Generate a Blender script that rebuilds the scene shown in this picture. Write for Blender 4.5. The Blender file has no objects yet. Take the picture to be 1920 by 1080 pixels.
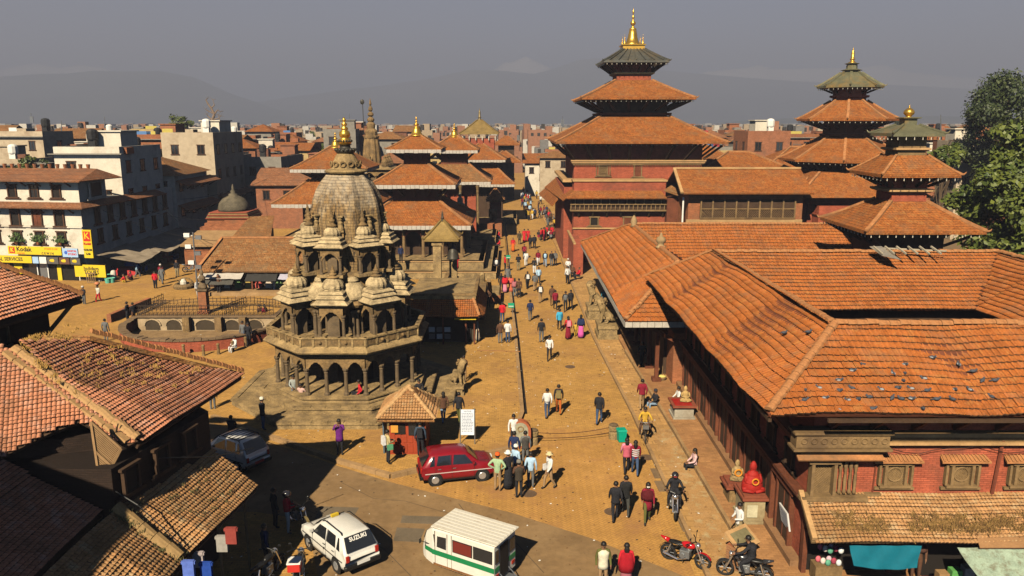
import bpy, bmesh, math, random
import numpy as np
from mathutils import Vector, Matrix
from math import sin, cos, pi, radians, atan2, hypot
S = bpy.context.scene
COL = S.collection
RN = random.Random(11)
# ---------------------------------------------------------------- camera
EYE, FOC = 15.5, 1480.0
PITCH = math.atan(310 / 1480)
cam_d = bpy.data.cameras.new("camera")
cam_d.sensor_width = 36
cam_d.lens = 36 * FOC / 1920
cam_d.clip_start = 0.5
cam_d.clip_end = 40000
cam = bpy.data.objects.new("camera", cam_d)
COL.objects.link(cam)
cam.location = (0, 0, EYE)
cam.rotation_euler = (pi / 2 - PITCH, 0, 0)
S.camera = cam
# ---------------------------------------------------------------- world, sun, exposure
SUN_EL, SUN_AZ = radians(38), radians(199)
w = bpy.data.worlds.new("World")
S.world = w
w.use_nodes = True
wn = w.node_tree.nodes
wl = w.node_tree.links
wn.clear()
sky = wn.new("ShaderNodeTexSky")
sky.sky_type = 'NISHITA'
sky.sun_disc = False
sky.sun_elevation = SUN_EL
sky.sun_rotation = SUN_AZ
sky.altitude = 2500
sky.air_density = 0.6
sky.dust_density = 0.3
sky.ozone_density = 1.3
wbg = wn.new("ShaderNodeBackground")
wbg.inputs[1].default_value = 0.05
wo = wn.new("ShaderNodeOutputWorld")
wl.new(sky.outputs[0], wbg.inputs[0])
wl.new(wbg.outputs[0], wo.inputs[0])
sd = bpy.data.lights.new("sun", 'SUN')
sd.energy = 5.0
sd.angle = radians(0.5)
sd.color = (1.0, 0.87, 0.65)
sun = bpy.data.objects.new("sun", sd)
COL.objects.link(sun)
sun_dir = Vector((-sin(SUN_AZ) * cos(SUN_EL), -cos(SUN_AZ) * cos(SUN_EL), -sin(SUN_EL)))
sun.rotation_euler = sun_dir.to_track_quat('-Z', 'Y').to_euler()
S.view_settings.view_transform = 'Standard'
S.view_settings.look = 'None'
S.view_settings.exposure = 0.72
S.view_settings.gamma = 1.0
S.view_settings.use_curve_mapping = False
S.cycles.max_bounces = 4
S.cycles.diffuse_bounces = 0
S.cycles.glossy_bounces = 2
S.cycles.transmission_bounces = 3
S.cycles.volume_bounces = 0
S.cycles.use_denoising = True
# ---------------------------------------------------------------- survey helpers
_s, _c = sin(PITCH), cos(PITCH)
def at(px, py, z=0.0):
 """point at height z seen at (px, py) of the 1920x1080 survey photograph"""
 v = py - 540
 t = (EYE - z) / (FOC * _s + v * _c)
 return Vector(((px - 960) * t, (FOC * _c - v * _s) * t, z))
def aty(px, py, Y):
 v = py - 540
 t = Y / (FOC * _c - v * _s)
 return Vector(((px - 960) * t, Y, EYE - t * (FOC * _s + v * _c)))
def proj(p):
 z = p[2] - EYE
 zc = p[1] * _c - z * _s
 return 960 + FOC * p[0] / zc, 540 - FOC * (p[1] * _s + z * _c) / zc
# ---------------------------------------------------------------- materials
class NT:
 def __init__(s, m):
  m.use_nodes = True
  s.t = m.node_tree
  s.t.nodes.clear()
  s.out = s.t.nodes.new("ShaderNodeOutputMaterial")
 def n(s, k, **kw):
  q = s.t.nodes.new(k)
  for a, b in kw.items():
   setattr(q, a, b)
  return q
 def l(s, a, b):
  s.t.links.new(a, b)
 def put(s, sock, v):
  if hasattr(v, 'is_output'):
   s.l(v, sock)
  else:
   sock.default_value = v
 def m(s, op, a, b=0.0, c=0.0):
  q = s.n("ShaderNodeMath", operation=op)
  s.put(q.inputs[0], a); s.put(q.inputs[1], b); s.put(q.inputs[2], c)
  return q.outputs[0]
 def mix(s, f, a, b, mode='MIX'):
  q = s.n("ShaderNodeMix", data_type='RGBA', blend_type=mode)
  s.put(q.inputs[0], f); s.put(q.inputs[6], a); s.put(q.inputs[7], b)
  return q.outputs[2]
 def noise(s, vec, sc, det=3, rough=.55):
  q = s.n("ShaderNodeTexNoise")
  q.inputs['Scale'].default_value = sc
  q.inputs['Detail'].default_value = det
  q.inputs['Roughness'].default_value = rough
  if vec is not None:
   s.l(vec, q.inputs['Vector'])
  return q.outputs[0]
 def ramp(s, f, a, b):
  q = s.n("ShaderNodeMapRange")
  s.put(q.inputs[0], f)
  q.inputs[1].default_value = a
  q.inputs[2].default_value = b
  return q.outputs[0]
 def xyz(s, v):
  q = s.n("ShaderNodeSeparateXYZ"); s.l(v, q.inputs[0])
  return q.outputs
 def comb(s, x, y, z=0.0):
  q = s.n("ShaderNodeCombineXYZ")
  s.put(q.inputs[0], x); s.put(q.inputs[1], y); s.put(q.inputs[2], z)
  return q.outputs[0]
def c4(c):
 return (c[0], c[1], c[2], 1.0)
MATS = {}
ORD = 'first second third fourth fifth sixth seventh eighth ninth tenth eleventh twelfth thirteenth fourteenth fifteenth sixteenth seventeenth eighteenth nineteenth twentieth twenty-first twenty-second twenty-third twenty-fourth twenty-fifth twenty-sixth twenty-seventh twenty-eighth twenty-ninth thirtieth'.split()
def mat(name, col, rough=.85, metal=0.0, var=.25, scale=1.5, bump=.3, bscale=14, dirt=None, dirt_s=.5, kind=None, spec=.3, alpha=None, col2=None, bw=.24, bh=.07, mortar=None, bdist=.02):
 """procedural material; kind: brick (walls), floor (laid bricks), slab, tile (fine roof courses), herring, laid (each tile its own tone)"""
 if name in MATS:
  return MATS[name]
 m = bpy.data.materials.new(name)
 MATS[name] = m
 t = NT(m)
 geo = t.n("ShaderNodeNewGeometry")
 P = geo.outputs['Position'] if kind in ('brick', 'floor', 'slab', 'tile', 'herring', 'ground', 'laid') else t.n("ShaderNodeTexCoord").outputs['Object']
 b = t.n("ShaderNodeBsdfPrincipled")
 t.l(b.outputs[0], t.out.inputs[0])
 n1 = t.noise(P, scale, 4)
 n2 = t.noise(P, scale * 7.3, 3)
 lo = tuple(x * (1 - var) for x in col)
 hi = tuple(min(1, x * (1 + var)) for x in (col2 or col))
 f = t.ramp(t.m('ADD', t.m('MULTIPLY', n1, .6), t.m('MULTIPLY', n2, .4)), .33, .67)
 c = t.mix(f, c4(lo), c4(hi))
 h = t.noise(P, bscale, 3, .65)
 if kind in ('brick', 'floor', 'slab', 'tile'):
  x, y, z = t.xyz(P)
  if kind in ('brick', 'tile'):
   vec = t.comb(t.m('ADD', x, y), z)
  else:
   vec = t.comb(x, y)
  br = t.n("ShaderNodeTexBrick")
  t.l(vec, br.inputs['Vector'])
  br.inputs['Scale'].default_value = 1.0
  br.inputs['Brick Width'].default_value = bw
  br.inputs['Row Height'].default_value = bh
  br.inputs['Mortar Size'].default_value = min(bw, bh) * .09
  br.inputs['Mortar Smooth'].default_value = .3
  br.inputs['Color1'].default_value = (.82, .82, .82, 1)
  br.inputs['Color2'].default_value = (1.12, 1.12, 1.12, 1)
  if kind == 'tile':
   c = t.mix(t.m('MULTIPLY', t.ramp(t.noise(P, 5.5, 3, .75), .46, .64), .75), c, c4(tuple(q * .38 for q in col)))
  mo = mortar if mortar is not None else .55
  br.inputs['Mortar'].default_value = (mo, mo, mo, 1)
  c = t.mix(1.0, c, br.outputs['Color'], 'MULTIPLY')
  h = t.m('SUBTRACT', t.m('MULTIPLY', h, .6), t.m('MULTIPLY', br.outputs['Fac'], 1.0))
 if kind == 'herring':
  x, y, z = t.xyz(P)
  u = t.m('MULTIPLY', t.m('ADD', x, y), .7071 / bh)
  v = t.m('MULTIPLY', t.m('SUBTRACT', y, x), .7071 / bh)
  iu, iv = t.m('FLOOR', u), t.m('FLOOR', v)
  fu, fv = t.m('SUBTRACT', u, iu), t.m('SUBTRACT', v, iv)
  k = t.m('FLOORED_MODULO', t.m('SUBTRACT', iu, iv), 4.0)
  is0 = t.m('COMPARE', k, 0.0, .1); is1 = t.m('COMPARE', k, 1.0, .1)
  is2 = t.m('COMPARE', k, 2.0, .1); is3 = t.m('COMPARE', k, 3.0, .1)
  dl = t.m('ADD', fu, is1)
  dr = t.m('ADD', t.m('SUBTRACT', 1.0, fu), is0)
  db = t.m('ADD', fv, is2)
  dt = t.m('ADD', t.m('SUBTRACT', 1.0, fv), is3)
  d = t.m('MINIMUM', t.m('MINIMUM', dl, dr), t.m('MINIMUM', db, dt))
  e = t.ramp(d, .0, .14)
  c = t.mix(t.m('MULTIPLY', t.m('SUBTRACT', 1.0, e), .55), c, c4(tuple(q * .35 for q in col)))
  hz = t.m('ADD', is0, is1)
  c = t.mix(t.m('MULTIPLY', hz, .16), c, c4(tuple(q * .6 for q in col)))
  h = t.m('ADD', t.m('MULTIPLY', h, .4), e)
 if kind in ('floor', 'slab', 'herring', 'ground', 'laid') and bump:
  q = t.m('ADD', t.m('MULTIPLY', t.noise(P, .17, 4, .7), .55), t.m('MULTIPLY', t.noise(P, 1.9, 3, .7), .45))
  c = t.mix(t.m('MULTIPLY', t.ramp(q, .47, .36), .38 if kind != 'laid' else .6), c, c4(tuple(v * .42 for v in col)))
  c = t.mix(t.m('MULTIPLY', t.ramp(q, .53, .64), .3), c, c4(tuple(min(1, v * 1.3 + .03) for v in col)))
  c = t.mix(t.m('MULTIPLY', t.ramp(t.noise(P, 6.5, 2, .5), .70, .76), .6), c, c4(tuple(v * .3 for v in col)))
 if kind == 'laid':
  at_ = t.n("ShaderNodeAttribute", attribute_name="tint")
  oi = t.n("ShaderNodeObjectInfo")
  r = t.m('FRACT', t.m('ADD', at_.outputs['Fac'], oi.outputs['Random']))
  c = t.mix(t.m('ADD', t.m('MULTIPLY', t.ramp(r, 0, .22), .45), .55), c4(tuple(q * .5 for q in col)), c)
  c = t.mix(t.m('MULTIPLY', t.ramp(r, .8, 1.0), .3), c, c4(tuple(min(1, q * 1.25 + .05) for q in col)))
 if kind in ('tile', 'laid'):
  c = t.mix(t.m('MULTIPLY', t.ramp(t.noise(P, 13, 3, .75), .52, .66), .55), c, c4(tuple(q * .4 for q in col)))
  c = t.mix(t.m('MULTIPLY', t.ramp(t.noise(P, 2.6, 4, .7), .52, .66), .5), c, c4((col[0] * 1.1, col[1] * 1.75, col[2] * 2.6)))
  c = t.mix(t.m('MULTIPLY', t.ramp(t.noise(P, 21, 2, .6), .6, .7), .4), c, c4(tuple(min(1, q * 1.5 + .06) for q in col)))
 if dirt:
  n3 = t.noise(P, dirt_s, 5, .7)
  c = t.mix(t.m('MULTIPLY', t.ramp(n3, .5, .68), .75), c, c4(dirt))
 t.put(b.inputs['Base Color'], c)
 b.inputs['Roughness'].default_value = rough
 b.inputs['Metallic'].default_value = metal
 b.inputs['Specular IOR Level'].default_value = spec
 if bump:
  bp = t.n("ShaderNodeBump")
  bp.inputs['Strength'].default_value = bump
  bp.inputs['Distance'].default_value = bdist
  t.put(bp.inputs['Height'], h)
  t.l(bp.outputs[0], b.inputs['Normal'])
 if alpha is not None:
  b.inputs['Alpha'].default_value = alpha
 return m
def flat(name, col, rough=.6, metal=0.0, spec=.3):
 return mat(name, col, rough, metal, var=.08, bump=0, spec=spec)
COLS = {}
def cloth(c):
 k = "cloth_%02d_%02d_%02d" % tuple(int(x * 99) for x in c)
 return mat(k, c, .95, var=.2, scale=9, bump=.15, bscale=40, spec=.1)
# ---------------------------------------------------------------- mesh builder
OFF = {}
class MB:
 def __init__(s):
  s.v = []; s.f = []; s.m = []; s.cm = 0
 def add(s, vs, fs):
  b = len(s.v)
  s.v.extend([tuple(v) for v in vs])
  s.f.extend([tuple(b + i for i in f) for f in fs])
  s.m.extend([s.cm] * len(fs))
  return s
 def box(s, x0, y0, z0, x1, y1, z1):
  return s.add([(x0, y0, z0), (x1, y0, z0), (x1, y1, z0), (x0, y1, z0), (x0, y0, z1), (x1, y0, z1), (x1, y1, z1), (x0, y1, z1)],
                     [(0, 3, 2, 1), (4, 5, 6, 7), (0, 1, 5, 4), (1, 2, 6, 5), (2, 3, 7, 6), (3, 0, 4, 7)])
 def cbox(s, c, d, rz=0.0, taper=1.0):
  """box centred at c (z = its base), size d, turned by rz"""
  cr, sr = cos(rz), sin(rz)
  vs = []
  for z, k in ((0, 1), (d[2], taper)):
   for a, b in ((-1, -1), (1, -1), (1, 1), (-1, 1)):
    x, y = a * d[0] / 2 * k, b * d[1] / 2 * k
    vs.append((c[0] + x * cr - y * sr, c[1] + x * sr + y * cr, c[2] + z))
  return s.add(vs, [(0, 3, 2, 1), (4, 5, 6, 7), (0, 1, 5, 4), (1, 2, 6, 5), (2, 3, 7, 6), (3, 0, 4, 7)])
 def beam(s, a, b, w, h, up=(0, 0, 1)):
  a, b = Vector(a), Vector(b)
  d = (b - a).normalized()
  u = Vector(up)
  if abs(d.dot(u)) > .98:
   u = Vector((0, 1, 0))
  x = d.cross(u).normalized() * (w / 2)
  y = x.cross(d).normalized() * (h / 2)
  vs = [p + i * x + j * y for p in (a, b) for i, j in ((-1, -1), (1, -1), (1, 1), (-1, 1))]
  return s.add(vs, [(0, 1, 2, 3), (7, 6, 5, 4), (0, 4, 5, 1), (1, 5, 6, 2), (2, 6, 7, 3), (3, 7, 4, 0)])
 def cyl(s, a, b, r0, r1=None, n=8, caps=True):
  r1 = r0 if r1 is None else r1
  a, b = Vector(a), Vector(b)
  d = (b - a).normalized()
  u = Vector((0, 0, 1)) if abs(d.z) < .95 else Vector((0, 1, 0))
  x = d.cross(u).normalized()
  y = d.cross(x)
  vs = []
  for p, r in ((a, r0), (b, r1)):
   for i in range(n):
    q = 2 * pi * i / n
    vs.append(p + x * (r * cos(q)) + y * (r * sin(q)))
  fs = [(i, (i + 1) % n, n + (i + 1) % n, n + i) for i in range(n)]
  if caps:
   fs += [tuple(range(n))[::-1], tuple(range(n, 2 * n))]
  return s.add(vs, fs)
 def tube(s, pts, r, n=6):
  for a, b in zip(pts, pts[1:]):
   s.cyl(a, b, r, r, n)
  return s
 def lathe(s, c, prof, n=12, rot=None, ap=False, ribs=0, amp=0.0, caps=True, sq=1.0):
  """rings (r, z) about c; ap: r is the distance to the flat side"""
  rot = (pi / n if rot is None else rot)
  k = 1 / cos(pi / n) if ap else 1.0
  vs = []
  for r, z in prof:
   for i in range(n):
    q = rot + 2 * pi * i / n - pi / 2
    rr = r * k
    if ribs:
     rr *= 1 + amp * (1 if (i * ribs // n * 2 % 2 == 0 and (i * ribs % n) < n / 2) else -1)
    vs.append((c[0] + rr * cos(q), c[1] + rr * sin(q) * sq, c[2] + z))
  fs = []
  for j in range(len(prof) - 1):
   for i in range(n):
    a, b = j * n + i, j * n + (i + 1) % n
    fs.append((a, b, b + n, a + n))
  if caps:
   fs.append(tuple(range(n))[::-1])
   o = (len(prof) - 1) * n
   fs.append(tuple(range(o, o + n)))
  return s.add(vs, fs)
 def prism(s, poly, z0, z1):
  n = len(poly)
  a = sum(poly[i][0] * poly[(i + 1) % n][1] - poly[(i + 1) % n][0] * poly[i][1] for i in range(n))
  if a < 0:
   poly = list(poly)[::-1]
  vs = [(p[0], p[1], z0) for p in poly] + [(p[0], p[1], z1) for p in poly]
  fs = [tuple(range(n))[::-1], tuple(range(n, 2 * n))] + [(i, (i + 1) % n, n + (i + 1) % n, n + i) for i in range(n)]
  return s.add(vs, fs)
 def slabq(s, pts, th):
  """a plate whose top face is pts, th thick downwards along the normal"""
  p = [Vector(q) for q in pts]
  nrm = (p[1] - p[0]).cross(p[2] - p[0]).normalized()
  if nrm.z < 0:
   p = p[::-1]; nrm = -nrm
  n = len(p)
  vs = p + [q - nrm * th for q in p]
  fs = [tuple(range(n)), tuple(range(n, 2 * n))[::-1]] + [((i + 1) % n, i, n + i, n + (i + 1) % n) for i in range(n)]
  return s.add(vs, fs)
 def sphere(s, c, r, n=8, m=6, sc=(1, 1, 1)):
  vs = [(c[0], c[1], c[2] - r * sc[2])]
  for j in range(1, m):
   a = -pi / 2 + pi * j / m
   for i in range(n):
    q = 2 * pi * i / n
    vs.append((c[0] + r * sc[0] * cos(a) * cos(q), c[1] + r * sc[1] * cos(a) * sin(q), c[2] + r * sc[2] * sin(a)))
  vs.append((c[0], c[1], c[2] + r * sc[2]))
  fs = [(0, 1 + (i + 1) % n, 1 + i) for i in range(n)]
  for j in range(m - 2):
   for i in range(n):
    a, b = 1 + j * n + i, 1 + j * n + (i + 1) % n
    fs.append((a, b, b + n, a + n))
  o = 1 + (m - 2) * n
  fs += [(o + i, o + (i + 1) % n, len(vs) - 1) for i in range(n)]
  return s.add(vs, fs)
 def torus(s, c, R, r, axis='x', n=20, m=6):
  vs = []
  for i in range(n):
   q = 2 * pi * i / n
   for j in range(m):
    w_ = 2 * pi * j / m
    rr = R + r * cos(w_)
    p = (r * sin(w_), rr * cos(q), rr * sin(q))
    if axis == 'y':
     p = (p[1], p[0], p[2])
    if axis == 'z':
     p = (p[1], p[2], p[0])
    vs.append((c[0] + p[0], c[1] + p[1], c[2] + p[2]))
  fs = []
  for i in range(n):
   for j in range(m):
    fs.append((i * m + j, i * m + (j + 1) % m, ((i + 1) % n) * m + (j + 1) % m, ((i + 1) % n) * m + j))
  return s.add(vs, fs)
 def build(s, name, mats, parent=None, smooth=False, bevel=0, fix=False):
  off = OFF.get(parent.name, (0, 0, 0)) if parent else (0, 0, 0)
  me = bpy.data.meshes.new(name)
  if s.v:
   arr = np.array(s.v, dtype=float) - np.array(off)
   me.from_pydata(arr.tolist(), [], s.f)
  if not isinstance(mats, (list, tuple)):
   mats = [mats]
  for q in mats:
   me.materials.append(q)
  if len(mats) > 1:
   me.polygons.foreach_set('material_index', s.m)
  if fix or bevel:
   bm = bmesh.new(); bm.from_mesh(me)
   if fix:
    bmesh.ops.recalc_face_normals(bm, faces=bm.faces)
   if bevel:
    bmesh.ops.bevel(bm, geom=bm.edges, offset=bevel, segments=1, affect='EDGES', profile=.6, clamp_overlap=True)
   bm.to_mesh(me); bm.free()
  if smooth:
   me.polygons.foreach_set('use_smooth', [True] * len(me.polygons))
  me.update()
  o = bpy.data.objects.new(name, me)
  COL.objects.link(o)
  if parent:
   o.parent = parent
   OFF[o.name] = off
  return o
def tag(o, label=None, cat=None, group=None, kind=None):
 if label: o['label'] = label
 if cat: o['category'] = cat
 if group: o['group'] = group
 if kind: o['kind'] = kind
 return o
def thing(name, loc, label, cat, group=None, rz=0.0):
 o = bpy.data.objects.new(name, None)
 o.empty_display_size = .2
 COL.objects.link(o)
 o.location = loc
 o.rotation_euler = (0, 0, rz)
 OFF[o.name] = tuple(loc)
 return tag(o, label, cat, group)
def structure(o):
 o['kind'] = 'structure'
 return o
KIDS = {}
def copy_tree(o, parent=None):
 c = o.copy()
 COL.objects.link(c)
 if parent:
  c.parent = parent
 for ch in list(o.children):
  copy_tree(ch, c)
 return c
# ---------------------------------------------------------------- shared materials
BRICK = mat("red_brick", (.38, .092, .046), kind='brick', bump=.7, dirt=(.16, .06, .035), dirt_s=.35)
BRICKO = mat("orange_brick", (.36, .13, .055), kind='brick', bump=.7, dirt=(.2, .1, .05))
STONE = mat("temple_stone", (.20, .125, .052), var=.6, scale=1.2, bump=.9, bscale=7, dirt=(.085, .062, .035), dirt_s=.9, bdist=.05)
STONEL = mat("lichen_stone", (.28, .19, .085), var=.55, scale=1.6, bump=.9, bscale=9, dirt=(.12, .085, .05), dirt_s=1.3, bdist=.05)
PALE = mat("pale_lichen_stone", (.42, .32, .18), var=.5, scale=2.2, bump=.9, bscale=10, dirt=(.13, .09, .05), dirt_s=1.8, bdist=.05)
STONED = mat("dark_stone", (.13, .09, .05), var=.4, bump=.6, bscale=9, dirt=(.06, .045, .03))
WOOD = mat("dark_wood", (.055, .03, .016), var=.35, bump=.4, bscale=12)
WOODR = mat("red_brown_wood", (.13, .04, .018), var=.35, bump=.4)
WOODL = mat("weathered_wood", (.2, .125, .055), var=.35, bump=.5, bscale=10, dirt=(.09, .055, .03))
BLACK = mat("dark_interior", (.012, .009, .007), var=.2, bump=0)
GOLD = mat("gilded_copper", (.62, .36, .06), .35, .85, var=.2, bump=.1, spec=.5)
COPPER = mat("weathered_metal", (.16, .15, .1), .5, .3, var=.35, bump=.2, dirt=(.25, .17, .06))
TILEF = mat("clay_tile_courses", (.36, .112, .022), kind='tile', bump=.8, bw=.22, bh=.13, var=.3, scale=.8, dirt=(.2, .1, .045), dirt_s=.6, mortar=.5, bdist=.04)
TILEO = mat("old_tile_courses", (.31, .135, .042), kind='tile', bump=.8, bw=.22, bh=.13, var=.35, scale=.8, dirt=(.16, .1, .05), dirt_s=.5, mortar=.5, bdist=.04)
TEDGE = mat("shade_tile_edge", (.075, .035, .015), var=.4, scale=4, bump=0)  # dark lower edges paint in the shade lines between tile courses
TILE = mat("clay_tile", (.36, .105, .020), kind='laid', var=.2, scale=2, bump=.25, bscale=20, dirt=(.22, .10, .045), dirt_s=1.1)
TILER = mat("rosy_old_tile", (.50, .20, .105), kind='laid', var=.25, scale=2, bump=.3, bscale=20, dirt=(.17, .09, .05), dirt_s=1.0)
TILET = mat("tan_old_tile", (.42, .215, .085), kind='laid', var=.25, scale=2, bump=.3, bscale=20, dirt=(.2, .12, .05), dirt_s=1.0)
RIDGE = mat("ridge_tile", (.37, .16, .06), var=.35, scale=3, bump=.4, dirt=(.17, .1, .05))
PLASTER = mat("white_plaster", (.62, .56, .46), var=.12, scale=.8, bump=.3, dirt=(.4, .34, .26), dirt_s=.5)
WHITE = flat("white_paint", (.75, .72, .66), .5)
VAL = mat("white_valance", (.42, .38, .33), var=.2, scale=3, bump=.1)
TRIM = mat("sandy_trim", (.42, .25, .11), var=.25, bump=.4)
GLASS = mat("dark_glass", (.015, .017, .02), .08, var=.05, bump=0, spec=.8)
GREYM = flat("grey_metal", (.22, .23, .24), .4, .6)
BLACKM = flat("black_metal", (.02, .02, .02), .35, .4)
RUBBER = flat("tyre_rubber", (.018, .017, .016), .9)
GREEN = flat("green_plastic", (.01, .3, .16), .4)
# THE SETTING
GROUND = mat("ochre_plaza", (.46, .25, .066), kind='floor', var=.16, scale=.5, bump=.35, bw=.24, bh=.12, mortar=.62, dirt=(.30, .155, .06), dirt_s=.22, bdist=.01)
HERR = mat("herringbone_brick", (.46, .24, .064), kind='herring', var=.18, scale=.6, bump=.5, bh=.13, dirt=(.31, .15, .06), dirt_s=.5, bdist=.015)
ASPH = mat("dusty_asphalt", (.225, .138, .062), kind='ground', var=.22, scale=.45, bump=.4, bscale=9, dirt=(.31, .2, .095), dirt_s=.5)
KERB = mat("kerb_stone", (.33, .2, .09), kind='ground', var=.25, scale=1.2, bump=.4)
EARTH = mat("valley_ground", (.20, .13, .07), kind='ground', var=.4, scale=.004, bump=0)
b = MB()
b.add([(-9000, -60, -.02), (9000, -60, -.02), (9000, 9500, -.02), (-9000, 9500, -.02)], [(0, 1, 2, 3)])
structure(b.build("ground", EARTH))
b = MB(); b.add([(-75, 14, 0), (11, 14, 0), (11, 420, 0), (-75, 420, 0)], [(0, 1, 2, 3)])
structure(b.build("square_paving", GROUND))
b = MB()
q = [at(*p) for p in ((705, 885), (735, 905), (960, 962), (1110, 1010), (1290, 1084))] + [Vector((6.4, 20, 0)), Vector((6.4, 38.4, 0)), Vector((.7, 38.4, 0)), at(985, 845), at(760, 895)]
b.add([(p.x, p.y, .004) for p in q], [tuple(range(len(q)))])
structure(b.build("apron_paving", HERR))
b = MB()
q = [at(330, 770), at(634, 874), at(735, 905), at(960, 962), at(1110, 1010), at(1290, 1084), Vector((6.3, 12, 0)), Vector((-8, 12, 0)), at(600, 1100), at(575, 975), at(480, 960), at(380, 960), Vector((-30, 32, 0))]
b.add([(p.x, p.y, .008) for p in q], [tuple(range(len(q)))])
structure(b.build("road", ASPH))
PATCH = mat("asphalt_patch", (.15, .115, .075), kind='ground', var=.15, bump=.3)
for n_, (x, y, w_, h_) in enumerate(((630, 962, 1.5, .9), (765, 1003, 1.0, .9), (790, 975, 1.6, .5))):
 b = MB(); p = at(x, y); b.prism([(p.x - w_ / 2, p.y - h_ / 2), (p.x + w_ / 2, p.y - h_ / 2 - .1), (p.x + w_ / 2 + .1, p.y + h_ / 2), (p.x - w_ / 2, p.y + h_ / 2 + .1)], .009, .013)
 structure(b.build("road_patch", PATCH))
for x, y in ((992, 926), (1148, 960), (1212, 858), (1069, 688)):
 p = at(x, y)
 b = MB(); b.lathe((p.x, p.y, 0), [(.33, .009), (.33, .022), (.27, .022), (.26, .016), (.05, .016)], 20)
 o = b.build("manhole_cover", mat("iron_cover", (.16, .1, .06), .6, .3, bump=.5, bscale=30), None)
 tag(o, {992: "round manhole cover beside the walking group by the red car", 1148: "round manhole cover behind the two men in black jackets", 1212: "round manhole cover below the parked bicycle", 1069: "small round manhole cover in the middle of the street"}[x], "manhole cover", "manhole covers in the square")
plat = [at(250, 772), at(398, 778, .18), at(634, 860, .18), at(733, 889, .18), at(955, 838, .18), Vector((.55, 40.5, 0)), Vector((.28, 55, 0)), Vector((-.5, 85, 0)), Vector((-1.6, 137, 0)), Vector((-60, 137, 0)), Vector((-60, 44, 0))]
b = MB(); b.prism([(p.x, p.y) for p in plat], -.01, .18)
platform = structure(b.build("pavement", GROUND))
def kerb_run(a, c, z0, z1, wid, name="kerb_stone", length=.7, m=KERB, parent=None):
 a, c = Vector(a[:2]), Vector(c[:2])
 L = (c - a).length
 n = max(1, int(L / length))
 d = (c - a) / L
 for i in range(n):
  p = a + d * (L * (i + .5) / n)
  bb = MB(); bb.cbox((0, 0, 0), (L / n - .02, wid, z1 - z0 + RN.uniform(-.008, .012)), 0)
  o = bb.build(name, m, parent)
  o.location = (p.x, p.y, z0)
  o.rotation_euler = (0, 0, atan2(d.y, d.x) + RN.uniform(-.01, .01))
for i in (1, 2, 3):
 kerb_run(plat[i], plat[i + 1], .0, .192, .26, parent=platform)
kerb_run(plat[4], plat[5], .0, .192, .22, parent=platform)
kerb_run(plat[5], (.28, 55), .0, .19, .22, parent=platform)
kerb_run((.28, 55), (-.5, 85), .0, .19, .22, length=1.0, parent=platform)
b = MB()
for p0, p1 in (((.67, 40.6), (.4, 55)), ((.4, 55), (-.36, 85)), ((-.36, 85), (-1.45, 137))):
 b.add([(p0[0], p0[1], .009), (p0[0] + .16, p0[1], .009), (p1[0] + .16, p1[1], .009), (p1[0], p1[1], .009)], [(0, 1, 2, 3)])
structure(b.build("gutter", BLACK))
for (x0, y0), (x1, y1) in (((160, 0), (0, 0)),):
 pass
for y in (657, 567, 538, 615):
 a, c = at(895 if y > 640 else 905, y, .18), at(975 - (657 - y) * .13, y + 2, .18)
 b = MB(); b.beam((a.x, a.y, .185), (c.x, c.y, .185), .14, .03)
 structure(b.build("edging", mat("edging_brick", (.34, .16, .06), kind='ground')))
t1 = MB(); t1.prism([(7.0, 14), (6.55, 40.5), (6.0, 56), (5.75, 90), (4.9, 140), (14, 140), (14, 14)], -.01, .14)
terr = structure(t1.build("terrace", mat("terrace_paving", (.46, .26, .092), kind='slab', bw=.6, bh=.42, var=.16, scale=.6, bump=.35, mortar=.75, dirt=(.31, .16, .06), dirt_s=.4, bdist=.01)))
t2 = MB(); t2.prism([(8.75, 14), (8.2, 38), (7.75, 52), (7.6, 60), (14, 60), (14, 14)], .13, .32)
terr2 = structure(t2.build("upper_terrace", mat("upper_terrace_paving", (.38, .19, .075), kind='floor', bw=.26, bh=.13, var=.2, scale=.7, bump=.35, mortar=.78, dirt=(.27, .12, .05), dirt_s=.5, bdist=.01)))
kerb_run((6.98, 15), (6.55, 40.5), .0, .152, .16, length=.8, parent=terr)
kerb_run((6.55, 40.5), (6.0, 56), .0, .152, .16, length=.9, parent=terr)
kerb_run((6.0, 56), (5.75, 90), .0, .152, .16, length=1.3, parent=terr)
kerb_run((8.73, 15), (8.2, 38), .14, .332, .14, length=.8, parent=terr2)
kerb_run((8.2, 38), (7.75, 52), .14, .332, .14, length=.9, parent=terr2)
SLAB = mat("laid_slab", (.42, .235, .09), var=.14, scale=1.4, bump=.3, kind='laid', dirt=(.33, .17, .06))
me_s = None
for j in range(30):
 y = 24.5 + j * .46
 for i in range(3):
  x = 7.0 + (40 - y) * .012 + i * .43 + .16
  if me_s is None:
   bb = MB(); bb.cbox((0, 0, 0), (.415, .445, .02)); o = bb.build("slab", SLAB, terr); me_s = o.data
  else:
   o = bpy.data.objects.new("slab", me_s); COL.objects.link(o); o.parent = terr
  o.location = (x + (.1 if j % 2 else 0), y, .126 + RN.uniform(-.003, .005))
for i, (x, y) in enumerate(((1232, 888), (1240, 912), (1285, 985), (1300, 1012))):
 p = at(x, y)
 b = MB(); b.cbox((p.x, p.y, .006), (.42, 1.0, .02), radians(2))
 o = b.build("drain_slab", mat("grey_slab", (.2, .13, .07), bump=.5), None); structure(o)
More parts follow.
